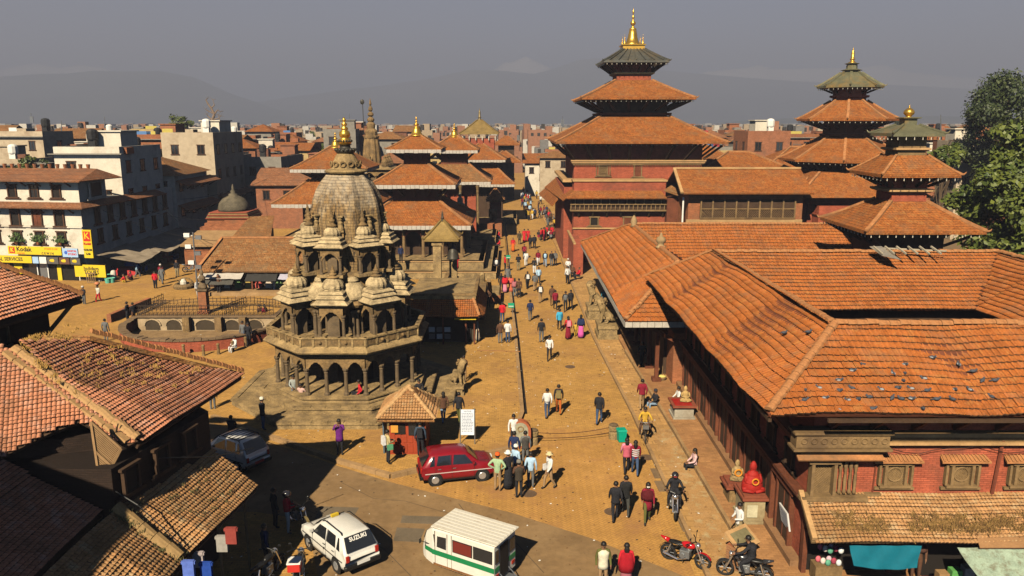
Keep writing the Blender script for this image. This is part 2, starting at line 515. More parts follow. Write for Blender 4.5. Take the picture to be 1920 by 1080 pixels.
def ridge_mesh(name, Y, prof, depth, m, rough_amp=1.0, seed=1):
 """prof: (px, py) along the skyline; built as terrain that rises from the valley floor to the crest"""
 xs = np.linspace(prof[0][0], prof[-1][0], 260)
 ys = np.interp(xs, [p[0] for p in prof], [p[1] for p in prof])
 rs = np.random.RandomState(seed)
 no = np.zeros_like(xs)
 for o_ in range(5):
  k = 2 ** o_
  ph = rs.rand() * 9
  no += np.interp(np.linspace(0, 8 * k, len(xs)), np.arange(8 * k + 1), rs.randn(8 * k + 1)) / (k ** .9)
 ys = ys + no * 1.3 * rough_amp
 R_ = 18
 grid = []
 fold = [np.interp(np.linspace(0, 30, len(xs)), np.arange(31), rs.randn(31)) for _ in range(R_)]
 for r in range(R_ + 8):
  f = r / R_
  for i, (px, py) in enumerate(zip(xs, ys)):
   crest = aty(px, py, Y)
   if r <= R_:
    y = Y - depth * (1 - f)
    z = (crest.z) * (f ** 1.25) * (1 + .09 * fold[min(r, R_ - 1)][i] * (1 - f))
   else:
    g = (r - R_) / 8
    y = Y + depth * g
    z = crest.z * (1 - g)
   x = crest.x
   if r == 0: z = -8
   grid.append((x, y, z))
 n = len(xs)
 b = MB(); b.v = grid
 b.f = [(r * n + i, r * n + i + 1, (r + 1) * n + i + 1, (r + 1) * n + i) for r in range(R_ + 7) for i in range(n - 1)]
 b.m = [0] * len(b.f)
 return structure(b.build(name, m, smooth=True))
HILL = mat("forested_hill", (.07, .085, .05), kind='ground', var=.5, scale=.002, bump=0, dirt=(.13, .11, .08), dirt_s=.001)
SNOW = mat("snowy_peak", (.8, .74, .68), kind='ground', var=.12, scale=.001, bump=0)
ridge_mesh("hill", 5200, [(-700, 215), (-300, 150), (-60, 150), (60, 140), (180, 133), (300, 133), (360, 142), (430, 172), (520, 205), (640, 226), (760, 232)], 1500, HILL, 1, 3)
ridge_mesh("hill", 7000, [(150, 226), (420, 200), (560, 180), (700, 163), (800, 148), (880, 130), (940, 131), (1000, 137), (1040, 126), (1085, 110), (1120, 107), (1160, 116), (1230, 130), (1330, 138), (1500, 152), (1650, 158), (1850, 170), (2100, 175), (2600, 205)], 2200, HILL, 1, 5)
ridge_mesh("hill", 3400, [(1150, 235), (1340, 231), (1400, 226), (1480, 222), (1560, 226), (1650, 222), (1750, 217), (1900, 221), (2200, 224), (2600, 232)], 500, HILL, .4, 8)
ridge_mesh("snow_peak", 8600, [(-400, 150), (-200, 140), (-40, 140), (30, 124), (70, 118), (110, 127), (150, 121), (200, 128), (250, 160), (300, 225), (860, 225), (915, 140), (945, 118), (965, 116), (985, 106), (1005, 117), (1030, 128), (1060, 150), (1100, 200), (1260, 200), (1320, 134), (1400, 127), (1425, 121), (1450, 130), (1540, 128), (1600, 128), (1655, 121), (1700, 134), (1800, 145), (2300, 160)], 900, SNOW, .7, 12)
b = MB(); b.box(-9200, -120, -12, 9200, 9700, 760)
hz = b.build("haze", None)
hm = bpy.data.materials.new("valley_haze"); hm.use_nodes = True
hn = hm.node_tree.nodes; hn.clear()
ho = hn.new("ShaderNodeOutputMaterial"); hv = hn.new("ShaderNodeVolumePrincipled")
hv.inputs['Color'].default_value = (.50, .545, .715, 1)
hv.inputs['Density'].default_value = 4.5e-4
hv.inputs['Anisotropy'].default_value = 0.0
hm.node_tree.links.new(hv.outputs[0], ho.inputs['Volume'])
hz.data.materials.clear(); hz.data.materials.append(hm)
tag(hz, kind='stuff')
# TILED ROOFS
def tile_shape(kind, w, l):
 """one clay tile lying in the u-v plane, lower end at v=0, slightly lifted there"""
 b = MB()
 if kind == 'flat':
  xs = [(-.5, .0), (-.36, .012), (-.30, .034), (-.2, .036), (-.14, .012), (.5, .0)]
 else:
  xs = [(-.5, -.012), (-.32, .03), (0, .05), (.32, .03), (.5, -.012)]
 th = .016
 k = len(xs)
 for v, lift in ((0, .075 if kind == 'flat' else .06), (l, .006)):
  for x, z in xs:
   b.v.append((x * w * .97, v, z * (w / .2) + lift))
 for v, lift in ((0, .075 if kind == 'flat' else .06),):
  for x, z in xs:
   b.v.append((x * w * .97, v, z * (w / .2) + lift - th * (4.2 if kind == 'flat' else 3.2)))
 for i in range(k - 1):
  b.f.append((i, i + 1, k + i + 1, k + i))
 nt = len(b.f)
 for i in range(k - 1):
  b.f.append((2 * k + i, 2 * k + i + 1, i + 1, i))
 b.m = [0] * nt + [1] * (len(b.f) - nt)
 return b
def inside(p, poly):
 r = False
 n = len(poly)
 for i in range(n):
  (x0, y0), (x1, y1) = poly[i], poly[(i + 1) % n]
  if (y0 > p[1]) != (y1 > p[1]) and p[0] < (x1 - x0) * (p[1] - y0) / (y1 - y0) + x0:
   r = not r
 return r
def tile_field(roof, O, U, V, poly, tw, tl, kind, m, singles=300, bend=None, jit=1.0, holes=0.0, budget=None):
 O = Vector(O); U = Vector(U).normalized(); V = Vector(V); V = (V - U * V.dot(U)).normalized()
 N = U.cross(V)
 if N.z < 0: N = -N
 us = [p[0] for p in poly]; vs = [p[1] for p in poly]
 spots = []
 rows = int((max(vs) - min(vs)) / tl) + 1
 rr = random.Random(len(poly) + int(abs(O.x * 97)))
 wob = [rr.uniform(-1, 1) for _ in range(64)]
 for j in range(rows):
  v = min(vs) + j * tl
  off = rr.uniform(-.03, .03) * jit
  i = 0
  u = min(us)
  while u < max(us):
   u += tw
   if rr.random() < holes: continue
   if inside((u, v + tl * .35), poly):
    k = u / 1.7
    wv = wob[int(k) % 64] * (1 - k % 1) + wob[(int(k) + 1) % 64] * (k % 1)
    dv = off + wv * .035 * jit + rr.uniform(-.006, .006) * jit
    lift = .02 * jit * wv + rr.uniform(-.004, .006) * jit + (bend(u, v) if bend else 0)
    spots.append((u + rr.uniform(-.006, .006), v + dv, lift, rr.uniform(-.025, .025) * jit))
 base = tile_shape(kind, tw, tl * 1.22)
 bv = np.array(base.v)
 Uv, Vv, Nv = np.array(U), np.array(V), np.array(N)
 def camd(s_):
  p = O + U * s_[0] + V * s_[1]
  x, y = proj(p)
  out = 0 if (-20 < x < 1940 and -20 < y < 1100) else 1000
  return out + (p - Vector((0, 0, EYE))).length
 spots.sort(key=camd)
 off = OFF.get(roof.name, (0, 0, 0))
 me = None
 for s_ in spots[:singles]:
  if me is None:
   me = bpy.data.meshes.new("tile")
   me.from_pydata(base.v, [], base.f)
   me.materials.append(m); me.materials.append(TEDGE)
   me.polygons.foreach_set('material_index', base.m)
  o = bpy.data.objects.new("tile", me)
  COL.objects.link(o)
  o.parent = roof
  p = O + U * s_[0] + V * s_[1] + N * (s_[2] + .01)
  cr, sr = cos(s_[3]), sin(s_[3])
  A, B_ = U * cr + V * sr, V * cr - U * sr
  p = p - Vector(off)
  o.matrix_local = Matrix(((A.x, B_.x, N.x, p.x), (A.y, B_.y, N.y, p.y), (A.z, B_.z, N.z, p.z), (0, 0, 0, 1)))
 rest = spots[singles:]
 if rest:
  n = len(bv)
  S_ = np.array(rest)
  P0 = np.array(O)[None] + S_[:, 0:1] * Uv + S_[:, 1:2] * Vv + (S_[:, 2:3] + .01) * Nv
  co = P0[:, None, :] + bv[None, :, 0:1] * Uv + bv[None, :, 1:2] * Vv + bv[None, :, 2:3] * Nv
  co = co.reshape(-1, 3) - np.array(off)
  F = np.array(base.f)
  fs = (F[None] + (np.arange(len(rest)) * n)[:, None, None]).reshape(-1, 4)
  me2 = bpy.data.meshes.new("tiles")
  me2.vertices.add(len(co)); me2.vertices.foreach_set('co', co.ravel())
  me2.loops.add(fs.size); me2.loops.foreach_set('vertex_index', fs.ravel())
  me2.polygons.add(len(fs)); me2.polygons.foreach_set('loop_start', np.arange(0, fs.size, 4))
  at_ = me2.attributes.new("tint", 'FLOAT', 'FACE')
  at_.data.foreach_set('value', np.repeat(np.random.RandomState(3).rand(len(rest)), len(F)))
  me2.update(); me2.validate()
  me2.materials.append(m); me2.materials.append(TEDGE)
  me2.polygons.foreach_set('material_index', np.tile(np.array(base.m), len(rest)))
  o = bpy.data.objects.new("tile", me2)
  COL.objects.link(o)
  o.parent = roof
  o['kind'] = 'stuff'
 return len(spots)
def ridge_tiles(roof, a, c, l=.34, r=.13, m=None, name="ridge_tile"):
 a, c = Vector(a), Vector(c)
 n = max(1, int((c - a).length / l))
 d = (c - a).normalized()
 off = Vector(OFF.get(roof.name, (0, 0, 0)))
 b = MB()
 k = 6
 for t, rr in ((-l * .56, r * 1.12), (l * .56, r * .92)):
  for i in range(k):
   q = pi * i / (k - 1)
   b.v.append((rr * cos(q), t, rr * sin(q) * .85))
 for i in range(k - 1):
  b.f.append((i + 1, i, k + i, k + i + 1))
 b.f.append(tuple(range(k))); b.f.append(tuple(range(k, 2 * k))[::-1])
 me = bpy.data.meshes.new(name); me.from_pydata(b.v, [], b.f); me.materials.append(m or RIDGE)
 side = d.cross(Vector((0, 0, 1))).normalized()
 N = side.cross(d)
 for i in range(n):
  o = bpy.data.objects.new(name, me); COL.objects.link(o); o.parent = roof
  p = a.lerp(c, (i + .5 + RN.uniform(-.08, .08)) / n) - off + N * RN.uniform(-.02, .03) + side * RN.uniform(-.02, .02)
  o.matrix_local = Matrix(((side.x, d.x, N.x, p.x), (side.y, d.y, N.y, p.y), (side.z, d.z, N.z, p.z), (0, 0, 0, 1)))
def roof_slab(parent, pts, m=TILEF, th=.14, name="roof"):
 b = MB(); b.slabq(pts, th)
 return b.build(name, m, parent)
def V3(*a): return Vector(a)
def wall_window(parent, c, wd, ht, face='s', style='lattice', m=WOODL, depth=.12, hood=True, name="window"):
 """carved frame with sill, lattice or shutters, small tiled hood; c = centre on the wall face; face s/w/e/n looks to -y/-x/+x/+y"""
 rz = {'s': 0, 'e': pi / 2, 'n': pi, 'w': -pi / 2}.get(face, face)
 cr, sr = cos(rz), sin(rz)
 def T(b):
  b.v = [(c[0] + x * cr - y * sr, c[1] + x * sr + y * cr, c[2] + z) for x, y, z in b.v]
  return b
 f = .12 * max(.6, min(1.4, wd))
 b = MB()
 b.box(-wd / 2, -depth, -ht / 2, -wd / 2 + f, .02, ht / 2); b.box(wd / 2 - f, -depth, -ht / 2, wd / 2, .02, ht / 2)
 b.box(-wd / 2 - f, -depth * 1.1, ht / 2, wd / 2 + f, .02, ht / 2 + f); b.box(-wd / 2 - f * 1.5, -depth * 1.2, -ht / 2 - f, wd / 2 + f * 1.5, .02, -ht / 2)
 b.box(-wd / 2 - f * 3, -depth * .7, -ht / 2 - f * 1.9, wd / 2 + f * 3, .02, -ht / 2 - f - .003)
 w0 = T(b).build(name, m, parent)
 b = MB()
 if style in ('lattice', 'round'):
  iw, ih = wd / 2 - f, ht / 2
  b.box(-iw, -.02, -ih, iw, .01, ih)
  n = max(4, int(wd / .11))
  for i in range(-n, n + 1):
   x = i * iw * 2 / n
   seg = []
   for sgn in (1, -1):
    x0, x1 = x - ih, x + ih
    a0, a1 = max(-iw, x0), min(iw, x1)
    if a1 - a0 < .05: continue
    z0, z1 = (-ih + (a0 - x0)) * sgn, (-ih + (a1 - x0)) * sgn
    b.beam((a0, -.035 - .012 * sgn, z0), (a1, -.035 - .012 * sgn, z1), .018, .022, up=(0, 1, 0))
  o = T(b).build("lattice", m, w0)
  if style == 'round':
   b = MB(); b.torus((0, -.06, 0), min(iw, ih) * .82, .035, 'y', 18, 5); T(b).build("ring_moulding", m, w0)
   b = MB()
   for sx in (-1, 1):
    b = MB(); b.box(sx * (wd / 2 + f * 1.6) - f * .4, -depth, -ht / 2, sx * (wd / 2 + f * 1.6) + f * .4, .01, ht / 2)
    T(b).build("side_column", m, w0)
 elif style == 'shutter':
  for sx in (-1, 1):
   b = MB()
   x0, x1 = sorted((sx * .01, sx * (wd / 2 - f)))
   b.box(x0, -.05, -ht / 2, x1, -.005, ht / 2)
   for q in (-1, 0, 1):
    b.box(x0 + .04, -.065, q * ht * .3 - ht * .12, x1 - .04, -.05, q * ht * .3 + ht * .12)
   T(b).build("shutter", WOODR, w0)
 elif style == 'open':
  b.box(-wd / 2 + f, -.015, -ht / 2, wd / 2 - f, -.003, ht / 2)
  T(b).build("opening", BLACK, w0)
 elif style == 'glass':
  b.box(-wd / 2 + f, -.02, -ht / 2, wd / 2 - f, -.003, ht / 2)
  T(b).build("pane", GLASS, w0)
  b = MB(); b.box(-.02, -.05, -ht / 2, .02, -.02, ht / 2); b.box(-wd / 2 + f, -.048, ht * .12, wd / 2 - f, -.022, ht * .12 + .03)
  T(b).build("sash", m, w0)
 if hood:
  b = MB()
  z = ht / 2 + f + .12
  b.add([(-wd * 1.05, -.3, z - .02), (wd * 1.05, -.3, z - .02), (wd * .98, .0, z + .1), (-wd * .98, .0, z + .1), (-wd * 1.05, -.3, z - .08), (wd * 1.05, -.3, z - .08), (wd * .98, .0, z), (-wd * .98, .0, z)],
              [(0, 1, 2, 3), (7, 6, 5, 4), (0, 4, 5, 1), (1, 5, 6, 2), (3, 7, 4, 0)])
  n = int(wd * 1.9 / .12)
  for i in range(n):
   x = -wd * 1.02 + i * (wd * 2.04 / n) + .05
   b.cyl((x, -.3, z), (x * .95, .0, z + .12), .03, .03, 5)
  T(b).build("hood", RIDGE, w0)
 return w0
# THE NEAR PALACE (right foreground)
pal = thing("palace_building", (16, 35, 0), "nearest brick palace, four tiled wings round a dark court, pigeons on its roof", "palace")
b = MB()
b.box(10.1, 24.9, 0, 26.5, 28.1, 6.95)
b.box(10.1, 28.1, 0, 13.2, 44.6, 6.94)
b.box(13.2, 40.6, 0, 26.5, 44.6, 6.5)
b.box(24.6, 28.1, 0, 27.5, 40.6, 6.5)
b.build("wall", BRICK, pal)
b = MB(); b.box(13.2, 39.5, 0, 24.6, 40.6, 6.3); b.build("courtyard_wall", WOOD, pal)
A = V3(8.0, 23.3, 6.6); SL = math.hypot(3.16, 2.0)
z0, z1 = 6.6, 8.6
south = roof_slab(pal, [(8, 23.3, z0), (25.5, 23.3, z0), (25.5, 26.46, z1), (11.16, 26.46, z1)], WOODR)
west = roof_slab(pal, [(8, 46.3, z0 - .15), (8, 23.3, z0), (11.16, 26.46, z1), (11.16, 43.1, z1 - .12)], WOODR)
tile_field(south, (8, 23.3, z0), (1, 0, 0), (0, 3.16, 2.0), [(-.05, -.1), (17.5, -.1), (17.5, SL), (3.16, SL)], .2, .3, 'flat', TILE, 170, bend=lambda u, v: .03 * sin(u * .8) + .025 * sin(v * 2.1 + u), jit=1.7)
tile_field(west, (8, 46.3, z0 - .15), (0, -1, .0065), (3.16, 0, 2.0), [(0, -.1), (23.05, -.1), (23 - 3.16, SL), (3.16, SL)], .2, .3, 'flat', TILE, 130, jit=1.5, bend=lambda u, v: .05 * sin(u * .6 + 1))
inner = roof_slab(pal, [(11.16, 26.46, z1 - .02), (11.16, 43.1, z1 - .14), (14.3, 38.9, z0 - .2), (14.3, 29.6, z0)], WOODR)
tile_field(inner, (14.3, 28.0, z0), (0, 1, 0), (-3.16, 0, 2.0), [(1.6, 0), (11, 0), (15.1, SL), (-1.5, SL)], .2, .3, 'flat', TILE, 0)
roof_slab(pal, [(11.16, 26.46, z1 - .02), (25.5, 26.46, z1 - .02), (25.5, 29.6, z0), (14.3, 29.6, z0)], TILEF)
NL = math.hypot(4.2, 2.15)
north = roof_slab(pal, [(14.3, 38.8, 6.3), (23.5, 38.8, 6.3), (26.8, 43, 8.45), (11.16, 43, 8.45)], WOODR)
tile_field(north, (11.16, 38.8, 6.3), (1, 0, 0), (0, 4.2, 2.15), [(3.2, -.1), (12.3, -.1), (15.6, NL), (0, NL)], .2, .3, 'flat', TILE, 0)
roof_slab(pal, [(11.16, 43.02, 8.44), (26.8, 43.02, 8.44), (26.8, 46.6, 6.4), (8, 46.6, 6.4)], TILEF)
EL = math.hypot(3.3, 2.15)
east = roof_slab(pal, [(23.5, 38.8, 6.3), (23.5, 27, 6.3), (26.8, 24, 8.45), (26.8, 43, 8.45)], WOODR)
tile_field(east, (23.5, 38.8, 6.3), (0, -1, 0), (3.3, 0, 2.15), [(0, -.1), (11.8, -.1), (14.8, EL), (-4.2, EL)], .2, .3, 'flat', TILE, 0)
roof_slab(pal, [(26.82, 24, 8.43), (26.82, 43, 8.43), (30, 46, 6.3), (30, 22, 6.3)], TILEF)
ridge_tiles(south, (8.0, 23.3, z0 + .1), (11.2, 26.5, z1 + .12), .36, .15)
ridge_tiles(south, (11.2, 26.5, z1 + .1), (25.5, 26.5, z1 + .1), .36, .15)
ridge_tiles(west, (11.16, 26.8, z1 + .1), (11.16, 43.1, z1 - .02), .36, .14)
ridge_tiles(west, (11.16, 43.1, z1 - .02), (8.0, 46.3, z0 - .05), .36, .14)
ridge_tiles(north, (11.3, 43, 8.55), (26.8, 43, 8.55), .36, .14)
ridge_tiles(east, (26.8, 43, 8.55), (26.8, 26, 8.55), .36, .14)
b = MB(); b.box(9.9, 23.31, 6.3, 25.4, 23.42, 6.42); b.box(8.05, 23.4, 6.3, 8.15, 46, 6.42); b.build("eave_board", WOOD, pal)
for i in range(15):
 y = 25.9 + i * 1.35
 b = MB(); b.beam((10.08, y, 4.75), (8.35, y, 6.42), .12, .22); b.beam((10.08, y, 4.7), (10.08, y, 5.2), .2, .16); b.build("strut", WOODR, pal)
for i in range(11):
 x = 10.6 + i * 1.4
 b = MB(); b.beam((x, 24.88, 5.5), (x, 23.6, 6.45), .12, .2); b.build("strut", WOODR, pal)
for nm, z, hh, d, m in (("cornice", 5.28, .14, .30, TRIM), ("cornice", 5.12, .13, .18, WOODL), ("cornice", 4.98, .09, .26, TRIM)):
 b = MB(); b.box(12.45, 24.9 - d, z, 26.5, 24.895, z + hh); b.build(nm, m, pal)
b = MB(); b.box(9.35, 24.35, 5.02, 12.42, 24.895, 5.5); b.box(9.25, 24.25, 5.5, 12.5, 24.89, 5.58); b.box(9.25, 24.25, 4.92, 12.5, 24.89, 5.0)
bal = b.build("carved_balcony", WOODL, pal)
for i in range(9):
 x = 9.6 + i * .33
 b = MB(); b.torus((x, 24.335, 5.26), .1, .025, 'y', 10, 4); b.build("carved_scroll", WOODL, bal)
b = MB(); b.box(9.6, 24.5, 4.5, 12.2, 24.9, 4.78); b.slabq([(9.45, 24.3, 4.62), (12.3, 24.3, 4.62), (12.3, 24.89, 4.88), (9.45, 24.89, 4.88)], .06); b.build("bay_hood", RIDGE, pal)
wall_window(pal, (10.45, 24.85, 3.78), .85, 1.15, 's', 'lattice', WOODL, .3, False)
for k in range(4):
 b = MB(); x = 11.05 + k * .17
 b.lathe((x, 24.72, 3.2), [(.05, 0), (.07, .1), (.045, .2), (.06, .5), (.04, .8), (.07, 1.0), (.05, 1.2)], 8); b.build("carved_column", WOODL, pal, smooth=True)
b = MB(); b.box(9.75, 24.45, 3.05, 11.95, 24.88, 3.17); b.box(11.95, 24.7, 3.05, 12.5, 24.88, 3.2); b.build("bay_sill", WOODL, pal)
for x in (12.95, 15.2, 17.35, 19.6, 21.8):
 wall_window(pal, (x, 24.89, 3.86), .78, .72, 's', 'round', WOODL, .16, True)
b = MB(); b.tube([(12.3, 24.84, 5.0), (12.25, 24.84, 3.1)], .03, 6); b.build("drain_pipe", mat("rusty_pipe", (.15, .04, .02)), pal)
b = MB(); b.tube([(16.45, 24.8, 5.4), (16.3, 24.8, 3.1)], .06, 6); b.build("drain_pipe", mat("rusty_pipe", (.15, .04, .02)), pal)
b = MB()
pts = [(12.6 + i * .5, 24.7, 4.85 - .12 * sin(i * .9) - .04 * (i % 3)) for i in range(14)]
b.tube(pts, .012, 4); b.build("cable", BLACKM, pal)
sk = roof_slab(pal, [(9.65, 23.2, 2.3), (25.5, 23.2, 2.3), (25.5, 24.88, 3.12), (9.8, 24.88, 3.12)], WOODL, .1, "skirt_roof")
tile_field(sk, (9.7, 23.2, 2.3), (1, 0, 0), (0, 1.68, .82), [(0, -.06), (15.8, -.06), (15.8, 1.86), (.1, 1.86)], .125, .15, 'pan', TILET, 130, jit=.8)
b = MB(); b.beam((9.72, 23.15, 2.42), (9.82, 24.86, 3.24), .16, .12); b.build("verge", TRIM, sk)
STRAW = mat("dry_weed", (.24, .14, .045), var=.5, scale=5, bump=0)
def tufts(parent, spots, h, n, m=STRAW, name="dry_grass", spread=.14, wd=.012):
 b = MB()
 for p in spots:
  for _ in range(n):
   a = RN.uniform(0, 2 * pi); r = abs(RN.gauss(0, spread))
   x, y = p[0] + r * cos(a), p[1] + r * sin(a)
   dx, dy = RN.gauss(0, h * .35), RN.gauss(0, h * .35)
   hh = h * RN.uniform(.4, 1.1)
   z = p[2] + (r * sin(a)) * p[3] if len(p) > 3 else p[2]
   b.add([(x - wd, y, z), (x + wd, y, z), (x + dx * .5 + wd * .7, y + dy * .5, z + hh * .6), (x + dx, y + dy, z + hh), (x + dx * .5 - wd * .7, y + dy * .5, z + hh * .6)], [(0, 1, 2, 3, 4)])
 o = b.build(name, m, parent)
 o['kind'] = 'stuff'
 return o
sp = []
for x in np.arange(10.3, 18.2, .065):
 if RN.random() < (.25 + .75 * (11 < x < 12.2 or 13.2 < x < 17.2)):
  y = 23.45 + abs(RN.gauss(0, .28))
  sp.append((x, y, 2.36 + (y - 23.2) * .49, .49))
tufts(sk, sp, .19, 30, spread=.13)
tufts(sk, [q_ for q_ in sp if RN.random() < .6], .16, 18, mat('brown_weed', (.11, .06, .025), var=.5, scale=5, bump=0), spread=.12)
for x in (9.95, 12.9, 13.75, 16.3):
 b = MB(); b.box(x, 24.6, 0, x + .16, 24.86, 2.5); b.build("post", WOODR, pal)
for i in range(9):
 y = 26.1 + i * 2.05
 b = MB(); b.box(9.97, y, .35, 10.09, y + 1.25, 2.6); dr = b.build("door", WOOD, pal)
 b = MB(); b.box(9.9, y - .14, .32, 10.09, y, 2.75); b.box(9.9, y + 1.25, .32, 10.09, y + 1.39, 2.75); b.box(9.86, y - .4, 2.6, 10.09, y + 1.65, 2.78); b.build("door_frame", WOODR, dr)
 b = MB(); b.box(9.95, y + .58, .4, 9.97, y + .64, 2.55); b.build("door_leaf", WOODR, dr)
 wall_window(pal, (10.1, y + .62, 3.75), .85, .8, 'w', 'lattice', WOOD, .12, False)
b = MB(); b.box(9.75, 25.0, 2.95, 10.09, 44.5, 3.08); b.box(9.85, 25.0, 4.55, 10.09, 44.5, 4.72); b.build("timber_band", WOODR, pal)
b = MB(); b.box(9.7, 25.0, .1, 10.09, 44.5, .55); b.build("plinth", mat("plinth_stone", (.25, .13, .06), bump=.5), pal)
b = MB(); b.add([(9.93, 25.9, 1.15), (9.93, 26.75, 1.15), (9.8, 26.75, 1.85), (9.8, 25.9, 1.85), (9.99, 25.9, 1.15), (9.99, 26.75, 1.15), (9.86, 26.75, 1.85), (9.86, 25.9, 1.85)], [(0, 1, 2, 3), (7, 6, 5, 4), (0, 4, 5, 1), (1, 5, 6, 2), (2, 6, 7, 3), (3, 7, 4, 0)])
nb = b.build("notice_board", flat("notice_white", (.62, .6, .58)), None, fix=True); tag(nb, "pale notice board with faint lines of writing fixed to the palace street wall", "notice board")
b = MB()
for i in range(9):
 z = 1.75 - i * .065; x = 9.795 + (1.85 - z) * .186
 b.box(x - .006, 25.97, z, x + .004, 26.68 - .1 * (i % 3), z + .018)
b.build("writing", flat("notice_ink", (.25, .25, .28)), nb)
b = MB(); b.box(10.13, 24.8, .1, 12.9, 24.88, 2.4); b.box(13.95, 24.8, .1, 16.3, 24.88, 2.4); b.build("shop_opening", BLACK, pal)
for i in range(2):
 b = MB(); x = 13.08 + i * .34; b.box(x, 24.7, .2, x + .31, 24.78, 2.1)
 for q in range(3): b.box(x + .05, 24.68, .35 + q * .6, x + .26, 24.7, .8 + q * .6)
 b.build("door", mat("shop_door_wood", (.28, .13, .05), bump=.3), pal)
TEAL = mat("teal_canvas", (.0, .11, .16), .8, var=.12, scale=4, bump=.25, bscale=10)
def cloth_sheet(name, P, nx, ny, sag, m, label, cat, th=.012, group=None):
 """P: four corners TL TR BR BL"""
 P = [Vector(p) for p in P]
 b = MB()
 nrm = (P[1] - P[0]).cross(P[3] - P[0]).normalized()
 for s_ in (0, 1):
  for j in range(ny + 1):
   for i in range(nx + 1):
    u, v = i / nx, j / ny
    p = P[0].lerp(P[1], u).lerp(P[3].lerp(P[2], u), v)
    p = p - Vector((0, 0, sag * 4 * u * (1 - u) * v)) + nrm * (.03 * sin(u * 17 + v * 5)) + nrm * th * s_
    b.v.append(tuple(p))
 k = (nx + 1) * (ny + 1)
 for j in range(ny):
  for i in range(nx):
   a = j * (nx + 1) + i
   b.f.append((a, a + 1, a + nx + 2, a + nx + 1))
   b.f.append((k + a, k + a + nx + 1, k + a + nx + 2, k + a + 1))
 b.m = [0] * len(b.f)
 o = b.build(name, m, smooth=True)
 return tag(o, label, cat, group)
cloth_sheet("awning", [(10.85, 23.12, 2.2), (13.15, 23.12, 2.2), (13.0, 22.95, 1.52), (10.95, 22.95, 1.6)], 14, 5, .1, TEAL, "plain teal canvas awning hanging below the tiled skirt roof", "awning")
TARP = mat("mossy_tarp", (.26, .33, .25), .8, var=.3, scale=3, bump=.3, dirt=(.12, .08, .04), dirt_s=4)
cloth_sheet("tarpaulin", [(14.3, 23.1, 2.15), (18.4, 23.1, 2.2), (18.4, 22.0, 1.75), (14.5, 22.0, 1.6)], 16, 6, .08, TARP, "stained pale green tarpaulin stretched over the shop at the right edge", "tarpaulin")
b = MB(); b.slabq([(14.9, 22.9, 2.26), (18.3, 22.85, 2.3), (18.3, 23.7, 2.62), (15.1, 23.7, 2.58)], .04)
tag(b.build("roof_sheet", mat("rusty_sheet", (.3, .16, .07), .7, var=.2)), "rusty metal sheet laid over the eave above the green tarpaulin", "metal sheet")
# SECOND PALACE COURT (roof behind the first, along the street)
mul = thing("palace_building", (14, 56, 0), "low palace wing with white-edged street roof before tallest tower", "palace")
b = MB(); b.box(9.6, 47, 0, 12.6, 66, 5.2); b.box(10, 63, 0, 34, 66.6, 5.3); b.build("wall", BRICK, mul)
WL = math.hypot(3.6, 2.6)
w2 = roof_slab(mul, [(6.4, 72.3, 4.7), (6.4, 43.3, 4.55), (10.0, 47.0, 7.2), (10.0, 65.2, 7.2)], WOODR)
tile_field(w2, (6.4, 72.3, 4.7), (0, -1, 0), (3.6, 0, 2.55), [(0, -.1), (29, -.1), (25.3, WL), (7.1, WL)], .3, .38, 'flat', TILE, 150, jit=1.3)
s2 = roof_slab(mul, [(6.4, 43.3, 4.55), (10.6, 43.3, 4.55), (13.6, 43.4, 4.6), (10.0, 47.0, 7.2)], WOODR)
tile_field(s2, (6.4, 43.3, 4.55), (1, 0, 0), (0, 3.7, 2.65), [(0, -.1), (7.2, -.1), (3.6, 4.55)], .26, .34, 'flat', TILE, 90)
e2 = roof_slab(mul, [(10.02, 47, 7.18), (13.6, 50.6, 4.7), (13.6, 61.4, 4.7), (10.02, 65.2, 7.18)], mat("smooth_clay_tile", (.40, .13, .035), kind='tile', bump=.3, bw=.3, bh=.5, mortar=.8))
roof_slab(mul, [(10.02, 65.2, 7.18), (6.4, 72.3, 4.65), (30, 72.3, 4.65), (30, 65.2, 7.18)], TILEF)
n2 = roof_slab(mul, [(13.6, 61.4, 4.85), (30, 61.4, 4.85), (30, 65.1, 7.2), (10.0, 65.1, 7.2)], WOODR)
tile_field(n2, (10, 61.4, 4.85), (1, 0, 0), (0, 3.7, 2.35), [(3.6, -.1), (20, -.1), (20, 4.38), (0, 4.38)], .3, .36, 'flat', TILE, 0, jit=1.3)
ridge_tiles(w2, (10.0, 47.0, 7.3), (10.0, 65.2, 7.3), .5, .15)
ridge_tiles(w2, (6.4, 43.3, 4.62), (10.0, 47.0, 7.3), .5, .15)
ridge_tiles(w2, (10.0, 65.2, 7.3), (6.4, 72.3, 4.75), .5, .13)
ridge_tiles(n2, (10.3, 65.1, 7.3), (30, 65.1, 7.3), .5, .14)
b = MB(); b.lathe((10.0, 52.5, 7.25), [(.34, 0), (.34, .12), (.22, .16), (.2, .3), (.3, .42), (.34, .55), (.26, .72), (.12, .8), (.08, .95), (.02, 1.05)], 12)
b.build("roof_finial", mat("finial_clay", (.3, .2, .1), bump=.3), w2, smooth=True)
b = MB(); b.lathe((9.9, 63.8, 7.25), [(.3, 0), (.2, .16), (.28, .42), (.2, .65), (.05, .9)], 10); b.build("roof_finial", mat("finial_clay", (.3, .2, .1), bump=.3), w2, smooth=True)
b = MB()
for i in range(58):
 y = 43.4 + i * .5
 b.box(6.36, y, 4.16 + (y - 43) * .005, 6.38, y + .47, 4.5 + (y - 43) * .005)
b.build("valance", VAL, mul)
b = MB()
for i in range(12): b.box(6.4 + i * .42, 43.24, 4.16, 6.4 + i * .42 + .4, 43.26, 4.48)
b.build("valance", VAL, mul)
